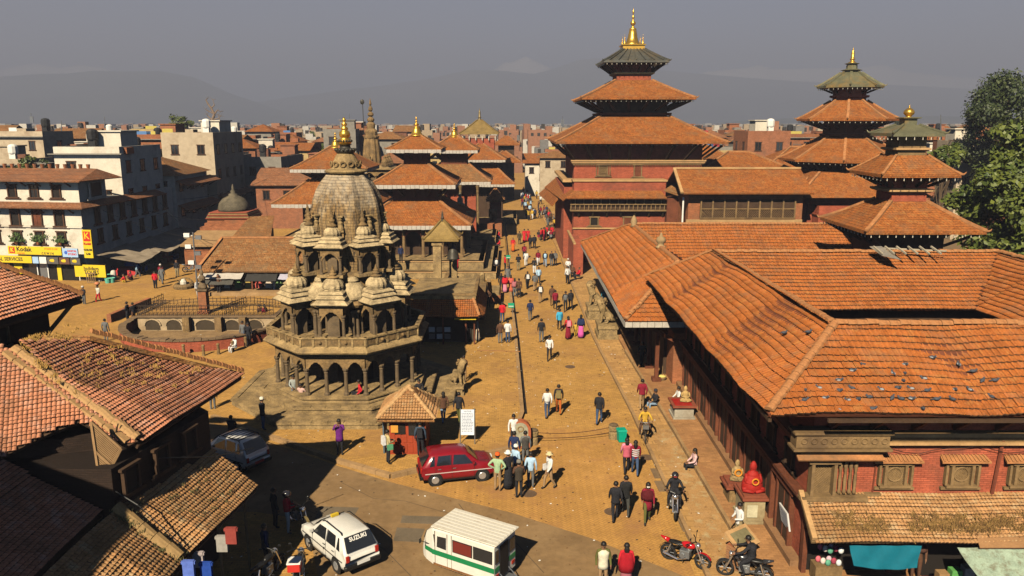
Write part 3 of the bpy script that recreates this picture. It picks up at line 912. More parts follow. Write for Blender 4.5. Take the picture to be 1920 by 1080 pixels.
for i in range(9):
 y = 45.2 + i * 2.6
 b = MB(); b.box(8.55, y, .3, 8.77, y + .22, 4.9); b.box(8.4, y - .12, .3, 8.92, y + .34, .55); b.build("pillar", WOODR, mul)
for i in range(14):
 y = 44.5 + i * 2
 b = MB(); b.beam((9.55, y, 3.0), (6.8, y, 4.5), .12, .2); b.build("strut", WOODR, mul)
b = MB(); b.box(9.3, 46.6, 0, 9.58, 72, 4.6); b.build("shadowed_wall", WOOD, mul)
b = MB(); b.box(9.5, 44.7, .3, 10.4, 46.6, 3.4); b.build("brick_pier", BRICKO, mul)
# PAGODA TEMPLES
def pagoda_roof(parent, c, he, ze, ht, zt, n=4, m=TILEF, th=.22, ridges=True, horns=True, valance=None, rot=None, seg=6, bells=True, rm=None, sx=1.0):
 """tent roof: half width he at the eave ze, ht at the top zt, slightly hollow slope"""
 prof = []
 for i in range(seg + 1):
  f = i / seg
  r = he + (ht - he) * f
  z = ze + (zt - ze) * (f ** 1.12)
  prof.append((r, z))
 prof = [(ht * .9, ze + .0), (he * .985, ze - th * .9), (he, ze - th)] + prof
 b = MB(); b.lathe((c[0], c[1], 0), prof, n, rot, ap=True, caps=True)
 if sx != 1.0:
  b.v = [(c[0] + (v[0] - c[0]) * sx, v[1], v[2]) for v in b.v]
 roof = b.build("roof", m, parent)
 k = 1 / cos(pi / n)
 r0 = (pi / n if rot is None else rot)
 if ridges:
  for i in range(n):
   q = r0 + 2 * pi * i / n - pi / 2
   b = MB()
   pts = []
   for j in range(seg + 1):
    f = j / seg
    r = (he + (ht - he) * f) * k
    z = ze + (zt - ze) * (f ** 1.12)
    pts.append((c[0] + r * cos(q) * sx, c[1] + r * sin(q), z + .05))
   for a, d in zip(pts, pts[1:]):
    b.beam(a, d, .26 if he > 3 else .16, .16 if he > 3 else .1)
   b.build("hip_ridge", rm or RIDGE, roof)
 if horns:
  for i in range(n):
   q = r0 + 2 * pi * i / n - pi / 2
   R0 = he * k
   s_ = max(.3, he * .055)
   b = MB()
   pr = [(R0 - s_ * .3, 0, .08), (R0 + s_ * .35, .04 * s_, .07), (R0 + s_ * .75, .3 * s_, .045), (R0 + s_ * .9, .65 * s_, .015)]
   for (ra, za, wa), (rb, zb, wb) in zip(pr, pr[1:]):
    b.cyl((c[0] + ra * cos(q) * sx, c[1] + ra * sin(q), ze + za), (c[0] + rb * cos(q) * sx, c[1] + rb * sin(q), ze + zb), wa, wb, 6)
   b.build("corner_horn", rm or RIDGE, roof)
 if valance:
  for i in range(n):
   q0 = r0 + 2 * pi * i / n - pi / 2; q1 = r0 + 2 * pi * (i + 1) / n - pi / 2
   R0 = he * k * 1.002
   a = V3(c[0] + R0 * cos(q0) * sx, c[1] + R0 * sin(q0), 0); d = V3(c[0] + R0 * cos(q1) * sx, c[1] + R0 * sin(q1), 0)
   b = MB(); nn = max(6, int((d - a).length / .45))
   for j in range(nn):
    p, q_ = a.lerp(d, j / nn), a.lerp(d, (j + .93) / nn)
    zb = ze - th - valance * RN.uniform(.85, 1.1)
    b.add([(p.x, p.y, ze - .08), (q_.x, q_.y, ze - .08), (q_.x, q_.y, zb), (p.x, p.y, zb)], [(0, 1, 2, 3)])
   b.build("valance", VAL, roof)
 elif bells:
  b = MB()
  for i in range(n):
   q0 = r0 + 2 * pi * i / n - pi / 2; q1 = r0 + 2 * pi * (i + 1) / n - pi / 2
   R0 = he * k * .97
   a = V3(c[0] + R0 * cos(q0) * sx, c[1] + R0 * sin(q0), 0); d = V3(c[0] + R0 * cos(q1) * sx, c[1] + R0 * sin(q1), 0)
   nn = max(5, int((d - a).length / .55))
   for j in range(nn):
    p = a.lerp(d, (j + .5) / nn)
    b.lathe((p.x, p.y, ze - th - .22), [(.035, 0), (.03, .1), (.01, .22)], 4)
  o = b.build("wind_bell", mat("pale_bell", (.5, .45, .36)), roof); o['kind'] = 'stuff'
 return roof
def struts(parent, c, hw, zw, he, ze, n=4, per=4, m=WOOD, rot=None):
 k = 1 / cos(pi / n)
 r0 = (pi / n if rot is None else rot)
 for i in range(n):
  q0 = r0 + 2 * pi * i / n - pi / 2; q1 = r0 + 2 * pi * (i + 1) / n - pi / 2
  for j in range(per + 1):
   f = j / per
   a0 = V3(c[0] + hw * k * cos(q0), c[1] + hw * k * sin(q0), zw).lerp(V3(c[0] + hw * k * cos(q1), c[1] + hw * k * sin(q1), zw), f)
   g = (f - .5) * .94 + .5
   b0 = V3(c[0] + he * k * cos(q0), c[1] + he * k * sin(q0), ze).lerp(V3(c[0] + he * k * cos(q1), c[1] + he * k * sin(q1), ze), g)
   a0 = a0.lerp(V3(c[0], c[1], zw), -.0)
   if j == per: continue
   b = MB(); b.beam(a0, b0, .14 * he / 4 + .05, .2)
   b.build("strut", m, parent)
def spire(parent, c, z, H_, r, m=GOLD, name="spire", kind='bell'):
 if kind == 'bell':
  pr = [(1.0, 0), (1.0, .05), (.82, .07), (.62, .2), (.5, .34), (.42, .42), (.46, .44), (.2, .47), (.14, .52), (.32, .56), (.34, .6), (.14, .65), (.1, .7), (.2, .73), (.1, .77), (.05, .82), (.13, .85), (.1, .9), (.03, .94), (.015, 1.0)]
 elif kind == 'slim':
  pr = [(1.0, 0), (.95, .06), (.55, .1), (.5, .2), (.72, .24), (.45, .3), (.4, .6), (.3, .72), (.12, .8), (.16, .84), (.04, .9), (.02, 1.0)]
 else:
  pr = [(1.0, 0), (1.1, .08), (.5, .1), (.55, .16), (.62, .2), (.95, .32), (1.0, .42), (.88, .56), (.5, .68), (.2, .74), (.12, .8), (.16, .84), (.05, .9), (.02, 1.0)]
 b = MB(); b.lathe((c[0], c[1], z), [(q * r, h * H_) for q, h in pr], 14)
 return b.build(name, m, parent, smooth=True)
# ---- the tall tower temple
tow = thing("temple_tower", (14.2, 97, 0), "tallest tower temple with two tiled roofs below a metal roof and gilded spire", "temple")
C = (14.2, 97)
b = MB(); b.box(7.0, 90.0, 0, 21.4, 104.4, 13.0); b.build("tower_wall", BRICK, tow)
b = MB(); b.box(6.85, 87.6, 0, 17.0, 89.99, 9.15); b.box(5.9, 90, 0, 6.99, 108, 8.3); b.build("lower_block", BRICK, tow)
b = MB(); b.box(6.7, 87.45, 9.15, 17.15, 89.98, 9.32); b.box(5.75, 89.99, 8.9, 6.95, 108, 9.2); b.build("parapet_coping", TRIM, tow)
sk1 = roof_slab(tow, [(5.8, 86.2, 7.45), (16.9, 86.2, 7.45), (16.5, 87.58, 8.15), (6.86, 87.58, 8.15)], TILEF, .12, "skirt_roof")
roof_slab(tow, [(4.4, 108, 6.9), (5.5, 86.3, 7.2), (6.86, 87.58, 8.15), (5.9, 108, 8.15)], TILEF, .12, "skirt_roof")
roof_slab(tow, [(3.6, 108, 6.0), (4.6, 92, 6.0), (5.9, 92, 7.6), (5.4, 108, 7.6)], TILEF, .12, "skirt_roof")
roof_slab(tow, [(16.6, 86.6, 8.3), (19.4, 84.2, 7.4), (20.4, 85.6, 7.5), (18.4, 88.6, 9.1)], TILEO, .12, "skirt_roof")
b = MB(); b.box(17.0, 86.5, 0, 19.6, 90, 7.4); b.build("side_block", WOODR, tow)
b = MB(); b.box(6.6, 87.0, 6.05, 16.9, 87.58, 7.4); b.build("gallery", WOOD, tow)
b = MB(); b.box(6.4, 86.75, 5.95, 17.0, 87.58, 6.1); b.box(6.4, 86.75, 6.65, 17.0, 86.9, 6.75); b.build("gallery_rail", WOODL, tow)
for i in range(22):
 x = 6.5 + i * .49
 b = MB(); b.lathe((x, 86.85, 6.1), [(.05, 0), (.08, .2), (.04, .55)], 6); b.build("baluster", WOODL, tow)
for i in range(11):
 b = MB(); x = 6.9 + i * .95; b.box(x, 86.93, 6.75, x + .12, 86.99, 7.4); b.build("gallery_post", WOODL, tow)
for i in range(7):
 b = MB(); x = 7.4 + i * 1.55; b.beam((x, 87.6, 5.3), (x, 87.0, 5.9), .14, .2); b.build("bracket", WOODL, tow)
b = MB(); b.box(6.75, 87.45, 3.9, 17.0, 87.59, 4.05); b.box(6.3, 80, 3.3, 6.55, 90, 3.45); b.build("ledge", TRIM, tow)
wall_window(tow, (9.15, 87.58, 4.75), 1.0, .85, 's', 'open', WOODL, .12, False)
wall_window(tow, (12.9, 87.58, 4.75), 1.1, .85, 's', 'shutter', WOODL, .12, False)
b = MB(); b.box(6.3, 80.0, 0, 7.3, 87.6, 3.3); b.build("low_wall", BRICK, tow)
wall_window(tow, (10.3, 89.98, 10.25), 1.1, 1.05, 's', 'round', WOODL, .15, False)
wall_window(tow, (14.2, 89.98, 10.2), .95, 1.3, 's', 'shutter', WOODL, .15, False)
b = MB(); b.box(6.7, 89.7, 11.05, 21.7, 89.98, 11.25); b.box(6.8, 89.8, 10.95, 21.6, 89.98, 11.05); b.box(6.6, 89.6, 11.25, 21.8, 89.98, 11.4); b.build("cornice", TRIM, tow)
b = MB()
for i in range(50): b.box(6.9 + i * .29, 89.72, 10.8, 7.05 + i * .29, 89.98, 10.94)
b.build("dentil", WOODL, tow)
pagoda_roof(tow, C, 9.45, 13.45, 3.95, 16.25, seg=7)
struts(tow, C, 7.3, 11.5, 9.0, 13.0, per=7)
b = MB(); b.box(C[0] - 3.7, C[1] - 3.7, 15.6, C[0] + 3.7, C[1] + 3.7, 18.2); b.build("upper_wall", WOOD, tow)
b = MB(); b.lathe((*C, 16.3), [(3.9, 0), (4.15, .1), (4.15, .3), (3.9, .32)], 4, ap=True); b.build("cornice", WOODR, tow)
pagoda_roof(tow, C, 6.4, 18.25, 2.15, 20.35, seg=6)
struts(tow, C, 3.75, 16.8, 6.0, 17.95, per=5)
b = MB(); b.box(C[0] - 2.0, C[1] - 2.0, 19.9, C[0] + 2.0, C[1] + 2.0, 22.3); b.build("upper_wall", BRICK, tow)
b = MB(); b.lathe((*C, 20.95), [(2.1, 0), (2.35, .12), (2.35, .28), (2.1, .3)], 4, ap=True); b.build("cornice", TRIM, tow)
METAL = mat("dark_roof_metal", (.10, .10, .085), .45, .4, var=.3, bump=.2, dirt=(.16, .12, .07))
pagoda_roof(tow, C, 3.75, 22.45, 1.3, 23.9, m=METAL, rm=METAL, seg=5)
for s_ in (-1, 1):
 for i in range(7):
  f = (i - 3) / 3.5
  b = MB(); b.beam((C[0] + f * 3.6, C[1] - 3.72, 22.55), (C[0] + f * 1.25, C[1] - 1.3, 23.95), .1, .1) if s_ < 0 else b.beam((C[0] - 3.72, C[1] + f * 3.6, 22.55), (C[0] - 1.3, C[1] + f * 1.25, 23.95), .1, .1)
  b.build("roof_seam", METAL, tow)
struts(tow, C, 2.0, 21.1, 3.4, 22.2, per=5)
b = MB(); b.lathe((*C, 23.85), [(1.3, 0), (1.25, .45), (1.4, .5), (1.4, .6), (1.0, .62)], 4, ap=True); b.build("spire_base", GOLD, tow)
spire(tow, C, 24.4, 4.3, .95)
for i in range(4):
 q = pi / 4 + i * pi / 2
 spire(tow, (C[0] + 1.5 * cos(q), C[1] + 1.5 * sin(q)), 24.4, 1.2, .2, name="small_spire")
# ---- building with lattice screen, right of the tower
lat = thing("palace_building", (24, 86, 0), "brick palace hall with long wooden lattice screen under a tiled roof, beside the tallest tower", "palace")
b = MB(); b.box(18.2, 81.5, 0, 30, 92, 8.5); b.build("wall", BRICKO, lat)
roof_slab(lat, [(17.2, 80.2, 8.5), (30.6, 80.2, 8.5), (30.6, 84.5, 10.7), (17.2, 84.5, 10.7)], TILEF)
roof_slab(lat, [(17.2, 84.52, 10.68), (30.6, 84.52, 10.68), (30.6, 92.4, 7.4), (17.2, 92.4, 7.4)], TILEF)
b = MB(); b.beam((17.2, 80.1, 8.56), (17.2, 84.5, 10.78), .3, .16); b.beam((17.2, 84.5, 10.8), (30.6, 84.5, 10.8), .26, .18); b.build("verge", TRIM, lat)
b = MB(); b.box(19.4, 81.35, 5.9, 29.2, 81.48, 7.75); scr = b.build("lattice_screen", WOOD, lat)
for i in range(9):
 b = MB(); x = 19.4 + i * 1.21; b.box(x, 81.2, 5.9, x + .14, 81.35, 7.75); b.build("screen_post", WOODL, scr)
b = MB(); b.box(19.4, 81.22, 6.75, 29.2, 81.34, 6.85); b.box(19.4, 81.2, 5.8, 29.2, 81.34, 5.9); b.build("screen_rail", WOODL, scr)
b = MB()
for i in range(50):
 b.beam((19.5 + i * .2, 81.3, 5.95), (19.5 + i * .2 - .7 if i > 4 else 19.45, 81.3, 6.7), .03, .03, up=(0, 1, 0))
b.build("lattice", WOODL, scr)
b = MB(); b.box(18.0, 81.3, 4.6, 30, 81.49, 5.7); b.build("pale_band", mat("worn_plaster", (.36, .22, .1), bump=.5), lat)
b = MB(); b.tube([(17.6, 81.2, 8), (17.6, 81.2, 3.0)], .09, 8); b.build("drain_pipe", WHITE, lat)
for i, (x0, x1, y0, y1, ze, zr, lab) in enumerate(((21.5, 34, 93, 103, 9.7, 12.0, "broad hipped clay roof just behind the hall with the lattice screen"), (22, 30, 104, 112, 10.3, 12.6, "small gabled roof tucked behind the tower's right eave"), (33, 47, 106, 118, 9.0, 12.2, "long clay roof right of the tower temple before the city"), (29.5, 41, 83.5, 92, 8.4, 10.4, "clay roof between the lattice hall and the eight-sided temple"))):
 t_ = thing("palace_building", ((x0 + x1) / 2, (y0 + y1) / 2, 0), lab, "palace")
 b = MB(); b.box(x0 + .8, y0 + .8, 0, x1 - .8, y1 - .8, ze - .1); b.build("wall", BRICK, t_)
 d = (y1 - y0) / 2; ym = (y0 + y1) / 2
 b = MB(); b.add([(x0, y0, ze), (x1, y0, ze), (x1, y1, ze), (x0, y1, ze), (x0 + d, ym, zr), (x1 - d, ym, zr)], [(0, 1, 5, 4), (1, 2, 5), (2, 3, 4, 5), (3, 0, 4), (3, 2, 1, 0)])
 b.build("roof", TILEF, t_)
 b = MB(); b.beam((x0 + d, ym, zr + .05), (x1 - d, ym, zr + .05), .3, .2); b.beam((x0, y0, ze + .05), (x0 + d, ym, zr + .05), .26, .16); b.beam((x1, y0, ze + .05), (x1 - d, ym, zr + .05), .26, .16); b.build("ridge", RIDGE, t_)
# ---- eight-sided temple
oc = thing("octagonal_temple", (37.4, 90, 0), "eight-sided temple with stacked tiled roofs and a gilded top, right of the tallest tower", "temple")
C = (37.4, 90)
b = MB(); b.box(31.5, 84, 0, 43, 96, 7.6); b.build("base_wall", BRICK, oc)
b = MB(); b.lathe((*C, 0), [(6.9, 7.9), (6.9, 7.9), (3.6, 10.3)], 4, ap=True); b.v = [(C[0] - 1 + (v[0] - C[0]) * 1.0, v[1] - 1.5, v[2]) for v in b.v]; lowr = b.build("roof", TILEF, oc)
b = MB()
for q in (-1, 1): b.beam((C[0] - 1 + q * 6.9, C[1] - 8.4, 7.95), (C[0] - 1 + q * 3.6, C[1] - 5.1, 10.35), .25, .16)
b.build("hip_ridge", RIDGE, lowr)
b = MB(); b.box(32.0, 82.2, 0, 35.2, 84, 7.0); b.box(31.9, 82.1, 6.0, 35.3, 84, 6.15); b.box(31.9, 82.0, 3.0, 36, 84, 3.2); b.build("corner_block", BRICK, oc)
wall_window(oc, (34.4, 82.0, 4.9), 1.4, 1.2, 's', 'lattice', WOODL, .2, False)
b = MB(); b.lathe((*C, 9.5), [(3.9, 0), (3.9, 2.2)], 8, ap=True); b.build("drum", WOOD, oc)
pagoda_roof(oc, C, 6.5, 11.55, 2.4, 14.0, 8)
struts(oc, C, 3.9, 10.2, 6.0, 11.3, 8, 3)
b = MB(); b.lathe((*C, 13.5), [(2.3, 0), (2.3, .5), (2.6, .6), (2.6, .8), (2.3, .82), (2.3, 2.4)], 8, ap=True); b.build("drum", WOODR, oc)
pagoda_roof(oc, C, 4.95, 15.9, 1.75, 17.9, 8)
struts(oc, C, 2.3, 14.8, 4.5, 15.7, 8, 2)
b = MB(); b.lathe((*C, 17.6), [(1.6, 0), (1.6, .55), (1.9, .65), (1.9, .85), (1.6, .87), (1.6, 1.9)], 8, ap=True); b.build("drum", BRICK, oc)
GREENM = mat("verdigris_metal", (.15, .145, .085), .5, .3, var=.3, bump=.2, dirt=(.3, .18, .05))
pagoda_roof(oc, C, 3.2, 19.45, 1.0, 20.9, 8, m=GREENM, rm=GREENM, seg=5)
struts(oc, C, 1.6, 18.7, 2.9, 19.3, 8, 1)
b = MB(); b.lathe((*C, 20.8), [(.85, 0), (.8, .25), (1.15, .35), (.6, .5), (.55, .95), (.8, 1.05), (.4, 1.15)], 8); b.build("lantern", GREENM, oc)
spire(oc, C, 21.9, 1.75, .42, kind='slim')
# ---- square pagoda nearer at the right
pg = thing("pagoda_temple", (27.5, 56, 0), "square pagoda with two tiled roofs and a domed metal top, before the leafy tree", "temple")
C = (27.5, 56)
b = MB(); b.box(C[0] - 2.2, C[1] - 2.2, 0, C[0] + 2.2, C[1] + 2.2, 8.2); b.build("base_wall", WOOD, pg)
pagoda_roof(pg, C, 4.0, 8.45, 1.25, 10.15)
struts(pg, C, 2.2, 7.2, 3.7, 8.2, per=3)
b = MB(); b.box(C[0] - 1.2, C[1] - 1.2, 9.8, C[0] + 1.2, C[1] + 1.2, 12.0); b.build("upper_wall", BRICK, pg)
b = MB(); b.lathe((*C, 10.75), [(1.3, 0), (1.55, .1), (1.55, .25), (1.3, .27), (1.3, .3)], 4, ap=True); b.build("cornice", TRIM, pg)
pagoda_roof(pg, C, 2.65, 12.1, 1.1, 13.3)
struts(pg, C, 1.2, 11.2, 2.4, 11.95, per=3)
b = MB(); b.box(C[0] - .95, C[1] - .95, 13.0, C[0] + .95, C[1] + .95, 14.7); b.build("upper_wall", WOODL, pg)
b = MB(); b.lathe((*C, 13.6), [(1.0, 0), (1.2, .08), (1.2, .2), (1.0, .22)], 4, ap=True); b.build("cornice", TRIM, pg)
pagoda_roof(pg, C, 1.75, 14.8, .55, 15.35, m=GREENM, rm=GREENM, seg=4)
b = MB(); b.lathe((*C, 15.3), [(.5, 0), (.42, .05), (.42, .45), (.62, .5), (.62, .56), (.4, .58)], 4, ap=True); b.build("lantern", GREENM, pg)
spire(pg, C, 15.8, .95, .36, kind='dome', name="dome")
for i in range(6):
 b = MB(); p = at(1655 + i * 22, 474, 8.75); b.beam((p.x, p.y, 8.7), (p.x - .1, p.y + .9, 8.95), .08, .08)
 b.build("exposed_rafter", mat("bare_timber", (.35, .3, .22)), pal)
b = MB(); p = at(1650, 468, 8.75); q = at(1780, 474, 8.7); b.beam((p.x, p.y + .3, 8.8), (q.x, q.y + .3, 8.75), .07, .07); b.build("exposed_purlin", mat("bare_timber", (.35, .3, .22)), pal)
b = MB(); p = at(1670, 475, 8.7); b.slabq([(p.x - .5, p.y - .1, 8.6), (p.x + .3, p.y - .6, 8.45), (p.x - .1, p.y + .9, 8.95), (p.x - .8, p.y + .8, 8.95)], .02); b.build("loose_sheet", mat("loose_metal", (.35, .31, .25), .5, .5), pal)
# OCTAGONAL STONE TEMPLE
kt = thing("stone_temple", (-9.4, 44.1, .18), "ornate eight-sided stone temple with ringed pavilions, ribbed dome and gilded finial", "temple")
KC = (-9.4, 44.1)
A8 = pi / 8
def octring(prof, name, m=STONE, parent=kt, c=KC, n=8, smooth=False, caps=True):
 b = MB(); b.lathe((c[0], c[1], 0), prof, n, None, ap=True, caps=caps)
 return b.build(name, m, parent, smooth=smooth)
octring([(6.15, .18), (6.15, .42), (6.2, .42), (6.2, .52), (4.5, .52)], "step", STONEL)
octring([(4.85, .5), (4.85, .74), (4.92, .75), (4.92, .86), (4.0, .86)], "step", STONEL)
octring([(4.28, .85), (4.35, .9), (4.35, .97), (4.2, 1.0), (4.2, 1.08), (4.3, 1.1), (4.3, 1.17), (4.0, 1.18)], "step", STONEL)
for R0, z in ((6.0, .523), (4.72, .863)):
 k = 1 / cos(A8)
 for i in range(8):
  q0 = A8 + 2 * pi * i / 8 - pi / 2; q1 = q0 + pi / 4
  a = V3(KC[0] + R0 * k * cos(q0), KC[1] + R0 * k * sin(q0), z); d = V3(KC[0] + R0 * k * cos(q1), KC[1] + R0 * k * sin(q1), z)
  if a.y > 46 and d.y > 46: continue
  nn = int((d - a).length / .75)
  for j in range(nn):
   p = a.lerp(d, (j + .5) / nn)
   b = MB(); b.cbox((p.x, p.y, z - .003), ((d - a).length / nn - .03, .34, .03 + RN.uniform(0, .012)), atan2(d.y - a.y, d.x - a.x)); b.build("coping_stone", STONEL, kt)
def oct_pt(R0, i, f, z):
 k = 1 / cos(A8)
 q0 = A8 + 2 * pi * i / 8 - pi / 2; q1 = q0 + pi / 4
 a = V3(KC[0] + R0 * k * cos(q0), KC[1] + R0 * k * sin(q0), z); d = V3(KC[0] + R0 * k * cos(q1), KC[1] + R0 * k * sin(q1), z)
 return a.lerp(d, f), atan2(d.y - a.y, d.x - a.x), (d - a).length
def column_mesh(h, r):
 b = MB(); b.lathe((0, 0, 0), [(r * 1.5, 0), (r * 1.5, h * .07), (r * 1.1, h * .1), (r, h * .14), (r, h * .5), (r * .92, h * .8), (r * 1.15, h * .84), (r * .95, h * .87), (r * 1.6, h * .95), (r * 1.6, h)], 8)
 return b
CM = {}
def put_column(parent, p, h, r, m=STONE, rz=0):
 key = (round(h, 2), round(r, 3), m.name)
 if key not in CM:
  o = column_mesh(h, r).build("column", m, None); CM[key] = o.data
  bpy.data.objects.remove(o)
 o = bpy.data.objects.new("column", CM[key]); COL.objects.link(o); o.parent = parent
 off = OFF.get(parent.name, (0, 0, 0))
 o.location = (p[0] - off[0], p[1] - off[1], p[2] - off[2]); o.rotation_euler = (0, 0, rz)
 return o
def arch_panel(parent, p, rz, w, z0, z1, zt, th=.16, m=STONE, name="arch", cusps=True):
 """panel from z0 (springing) to zt (top), opening w wide with a cusped head up to z1"""
 n = 12
 pts = []
 for i in range(n + 1):
  f = i / n * 2 - 1
  a = abs(f)
  h = (1 - a ** 2.2) * .78 + (1 - a) * .22
  if cusps: h += .07 * abs(sin(a * pi * 3))
  pts.append((f * w * .44, z0 + (z1 - z0) * max(0, h)))
 b = MB()
 cr, sr = cos(rz), sin(rz)
 for y in (-th / 2, th / 2):
  for x, z in [(-w / 2, z0)] + pts + [(w / 2, z0)]:
   b.v.append((p[0] + x * cr - y * sr, p[1] + x * sr + y * cr, z))
  for x, z in [(-w / 2, z0)] + pts + [(w / 2, z0)]:
   b.v.append((p[0] + x * cr - y * sr, p[1] + x * sr + y * cr, zt))
 k = n + 3
 for i in range(k - 1):
  b.f.append((i, i + 1, k + i + 1, k + i))
  b.f.append((2 * k + i + 1, 2 * k + i, 3 * k + i, 3 * k + i + 1))
  b.f.append((i + 1, i, 2 * k + i, 2 * k + i + 1))
  b.f.append((k + i, k + i + 1, 3 * k + i + 1, 3 * k + i))
 b.m = [0] * len(b.f)
 return b.build(name, m, parent)
for i in range(8):
 for j in range(3):
  p, a, L = oct_pt(3.78, i, j / 3, 1.18)
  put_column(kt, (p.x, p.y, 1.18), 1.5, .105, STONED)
  p, a, L = oct_pt(3.78, i, (j + .5) / 3, 0)
  arch_panel(kt, p, a, L / 3 + .005, 2.5, 3.02, 3.3)
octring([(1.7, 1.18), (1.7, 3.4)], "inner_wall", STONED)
for i in range(8):
 p, a, L = oct_pt(1.73, i, .5, 0)
 b = MB(); b.cbox((p.x, p.y, 1.2), (.7, .06, 1.3), a); b.build("niche", BLACK, kt)
octring([(3.92, 3.28), (4.0, 3.34), (3.92, 3.4), (4.15, 3.46), (4.15, 3.52), (4.02, 3.54), (4.38, 3.62), (4.42, 3.7), (4.38, 3.78)], "cornice", STONEL)
octring([(4.36, 3.78), (4.12, 3.98), (4.12, 4.01)], "sloping_band", STONEL)
b = MB()
for i in range(8):
 for j in range(26):
  p, a, L = oct_pt(4.05, i, (j + .5) / 26, 3.4); b.cbox((p.x, p.y, 3.4), (.06, .08, .07), a)
o = b.build("dentil", STONED, kt); o['kind'] = 'stuff'
for i in range(8):
 for j in range(5):
  p, a, L = oct_pt(4.1, i, (j + .5) / 5, 4.0)
  b = MB(); b.cbox((p.x, p.y, 4.0), (L / 5 - .02, .13, .4), a)
  o = b.build("balustrade_panel", STONEL, kt)
  d = V3(sin(a), -cos(a), 0)
  if d.y < .4:
   b = MB(); q = p + d * .075
   b.cbox((q.x, q.y, 4.05), (L / 5 - .14, .02, .28), a)
   if j % 2: b.sphere((q.x + d.x * .03, q.y + d.y * .03, 4.2), .1, 8, 5)
   b.build("carved_relief", STONE, o)
  p2, a, L = oct_pt(4.12, i, j / 5, 4.0)
  b = MB(); b.cbox((p2.x, p2.y, 3.98), (.12, .18, .5), a); b.build("balustrade_post", STONEL, kt)
octring([(4.24, 4.4), (4.24, 4.48), (3.98, 4.48), (3.98, 4.4)], "balustrade_rail", STONEL, caps=False)
octring([(4.0, 4.04), (4.0, 4.07)], "gallery_floor", STONE)
def pavilion(c, rz, hw, z, hc, rc, hp, dome_r, spire_h, name="pavilion", arches=True, dome_h=1.0):
 """square kiosk: four columns, arches, stepped roof, ribbed dome and finial"""
 cr, sr = cos(rz), sin(rz)
 P = lambda x, y: (c[0] + x * cr - y * sr, c[1] + x * sr + y * cr)
 b = MB(); b.cbox((*c, z - .16), (hw * 2.35, hw * 2.35, .16), rz); pv = b.build(name, STONEL, kt)
 for x in (-1, 1):
  for y in (-1, 1):
   p = P(x * hw * .88, y * hw * .88)
   put_column(pv, (*p, z), hc, rc, STONED, rz)
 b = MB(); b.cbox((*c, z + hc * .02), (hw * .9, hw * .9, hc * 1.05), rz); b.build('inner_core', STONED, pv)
 for k in range(4):
  q = rz + k * pi / 2
  p = (c[0] + hw * .88 * sin(q), c[1] - hw * .88 * cos(q))
  arch_panel(pv, p, q, hw * 1.76, z + hc - hp * .45, z + hc + hp * .25, z + hc + hp * .7, .12)
 z1 = z + hc + hp * .62
 b = MB()
 pr = [(1.02, 0), (1.08, .05), (1.02, .09), (1.34, .15), (1.38, .2), (1.02, .42), (1.02, .48), (1.12, .5), (1.1, .55), (.88, .68), (.88, .73), (.96, .75), (.94, .8), (.74, .9)]
 s_ = hw
 b.lathe((*c, z1), [(r * s_, h * s_ * 1.25) for r, h in pr], 4, pi / 4 + rz, ap=True)
 b.build("stepped_roof", PALE, pv)
 z2 = z1 + .9 * s_ * 1.25
 b = MB()
 n = 24
 prof = [(.95, 0), (1.0, .04), (.9, .09), (1.0, .16), (1.04, .34), (.98, .56), (.8, .78), (.5, .92), (.3, .98)]
 for r, h in prof:
  for i in range(n):
   q = 2 * pi * i / n
   k = 1 + (.06 if i % 2 else -.03)
   b.v.append((c[0] + dome_r * r * k * cos(q), c[1] + dome_r * r * k * sin(q), z2 + h * dome_r * 1.25 * dome_h))
 for j in range(len(prof) - 1):
  for i in range(n):
   a_, d_ = j * n + i, j * n + (i + 1) % n
   b.f.append((a_, d_, d_ + n, a_ + n))
 b.f.append(tuple(range((len(prof) - 1) * n, len(prof) * n)))
 b.m = [0] * len(b.f)
 b.build("dome", PALE, pv)
 z3 = z2 + dome_r * 1.22 * dome_h
 b = MB(); h = spire_h
 b.lathe((*c, z3), [(dome_r * .62, 0), (dome_r * .66, h * .07), (dome_r * .4, h * .12), (dome_r * .3, h * .2), (dome_r * .42, h * .27), (dome_r * .42, h * .34), (dome_r * .2, h * .42), (dome_r * .3, h * .5), (dome_r * .28, h * .56), (dome_r * .13, h * .64), (dome_r * .18, h * .72), (dome_r * .08, h * .8), (dome_r * .1, h * .86), (.01, h)], 10)
 b.build("finial", STONE, pv, smooth=True)
 return pv
ROT = radians(-3)
for k in range(8):
 q = -pi / 2 + k * pi / 4 + ROT
 R0 = 2.8 if k % 2 == 0 else 3.1
 c = (KC[0] + R0 * cos(q), KC[1] + R0 * sin(q))
 pavilion(c, (q + pi / 2) if k % 2 == 0 else q + pi / 2, .72, 4.2, 1.28, .085, .75, .54, .66)
 for s_ in (-1, 1):
  q2 = q + s_ * radians(20)
  put_column(kt, (KC[0] + 2.75 * cos(q2), KC[1] + 2.75 * sin(q2), 4.05), 1.5, .085, STONED)
octring([(1.2, 4.0), (1.2, 5.7), (2.75, 5.75), (2.85, 5.9), (2.6, 6.3), (2.6, 6.42), (2.35, 6.7), (2.35, 6.8), (2.2, 7.1), (2.2, 7.55), (1.2, 7.6)], "drum", STONE)
for k in range(8):
 q = -pi / 2 + (k + .5) * pi / 4 + ROT
 c = (KC[0] + 2.3 * cos(q), KC[1] + 2.3 * sin(q))
 b = MB(); b.lathe((*c, 6.2), [(.72, 0), (.75, .15), (.72, .35), (.6, .6), (.42, .8), (.3, .85), (.34, .95), (.28, 1.1), (.12, 1.15)], 20); b.build("small_dome", PALE, kt, smooth=False)
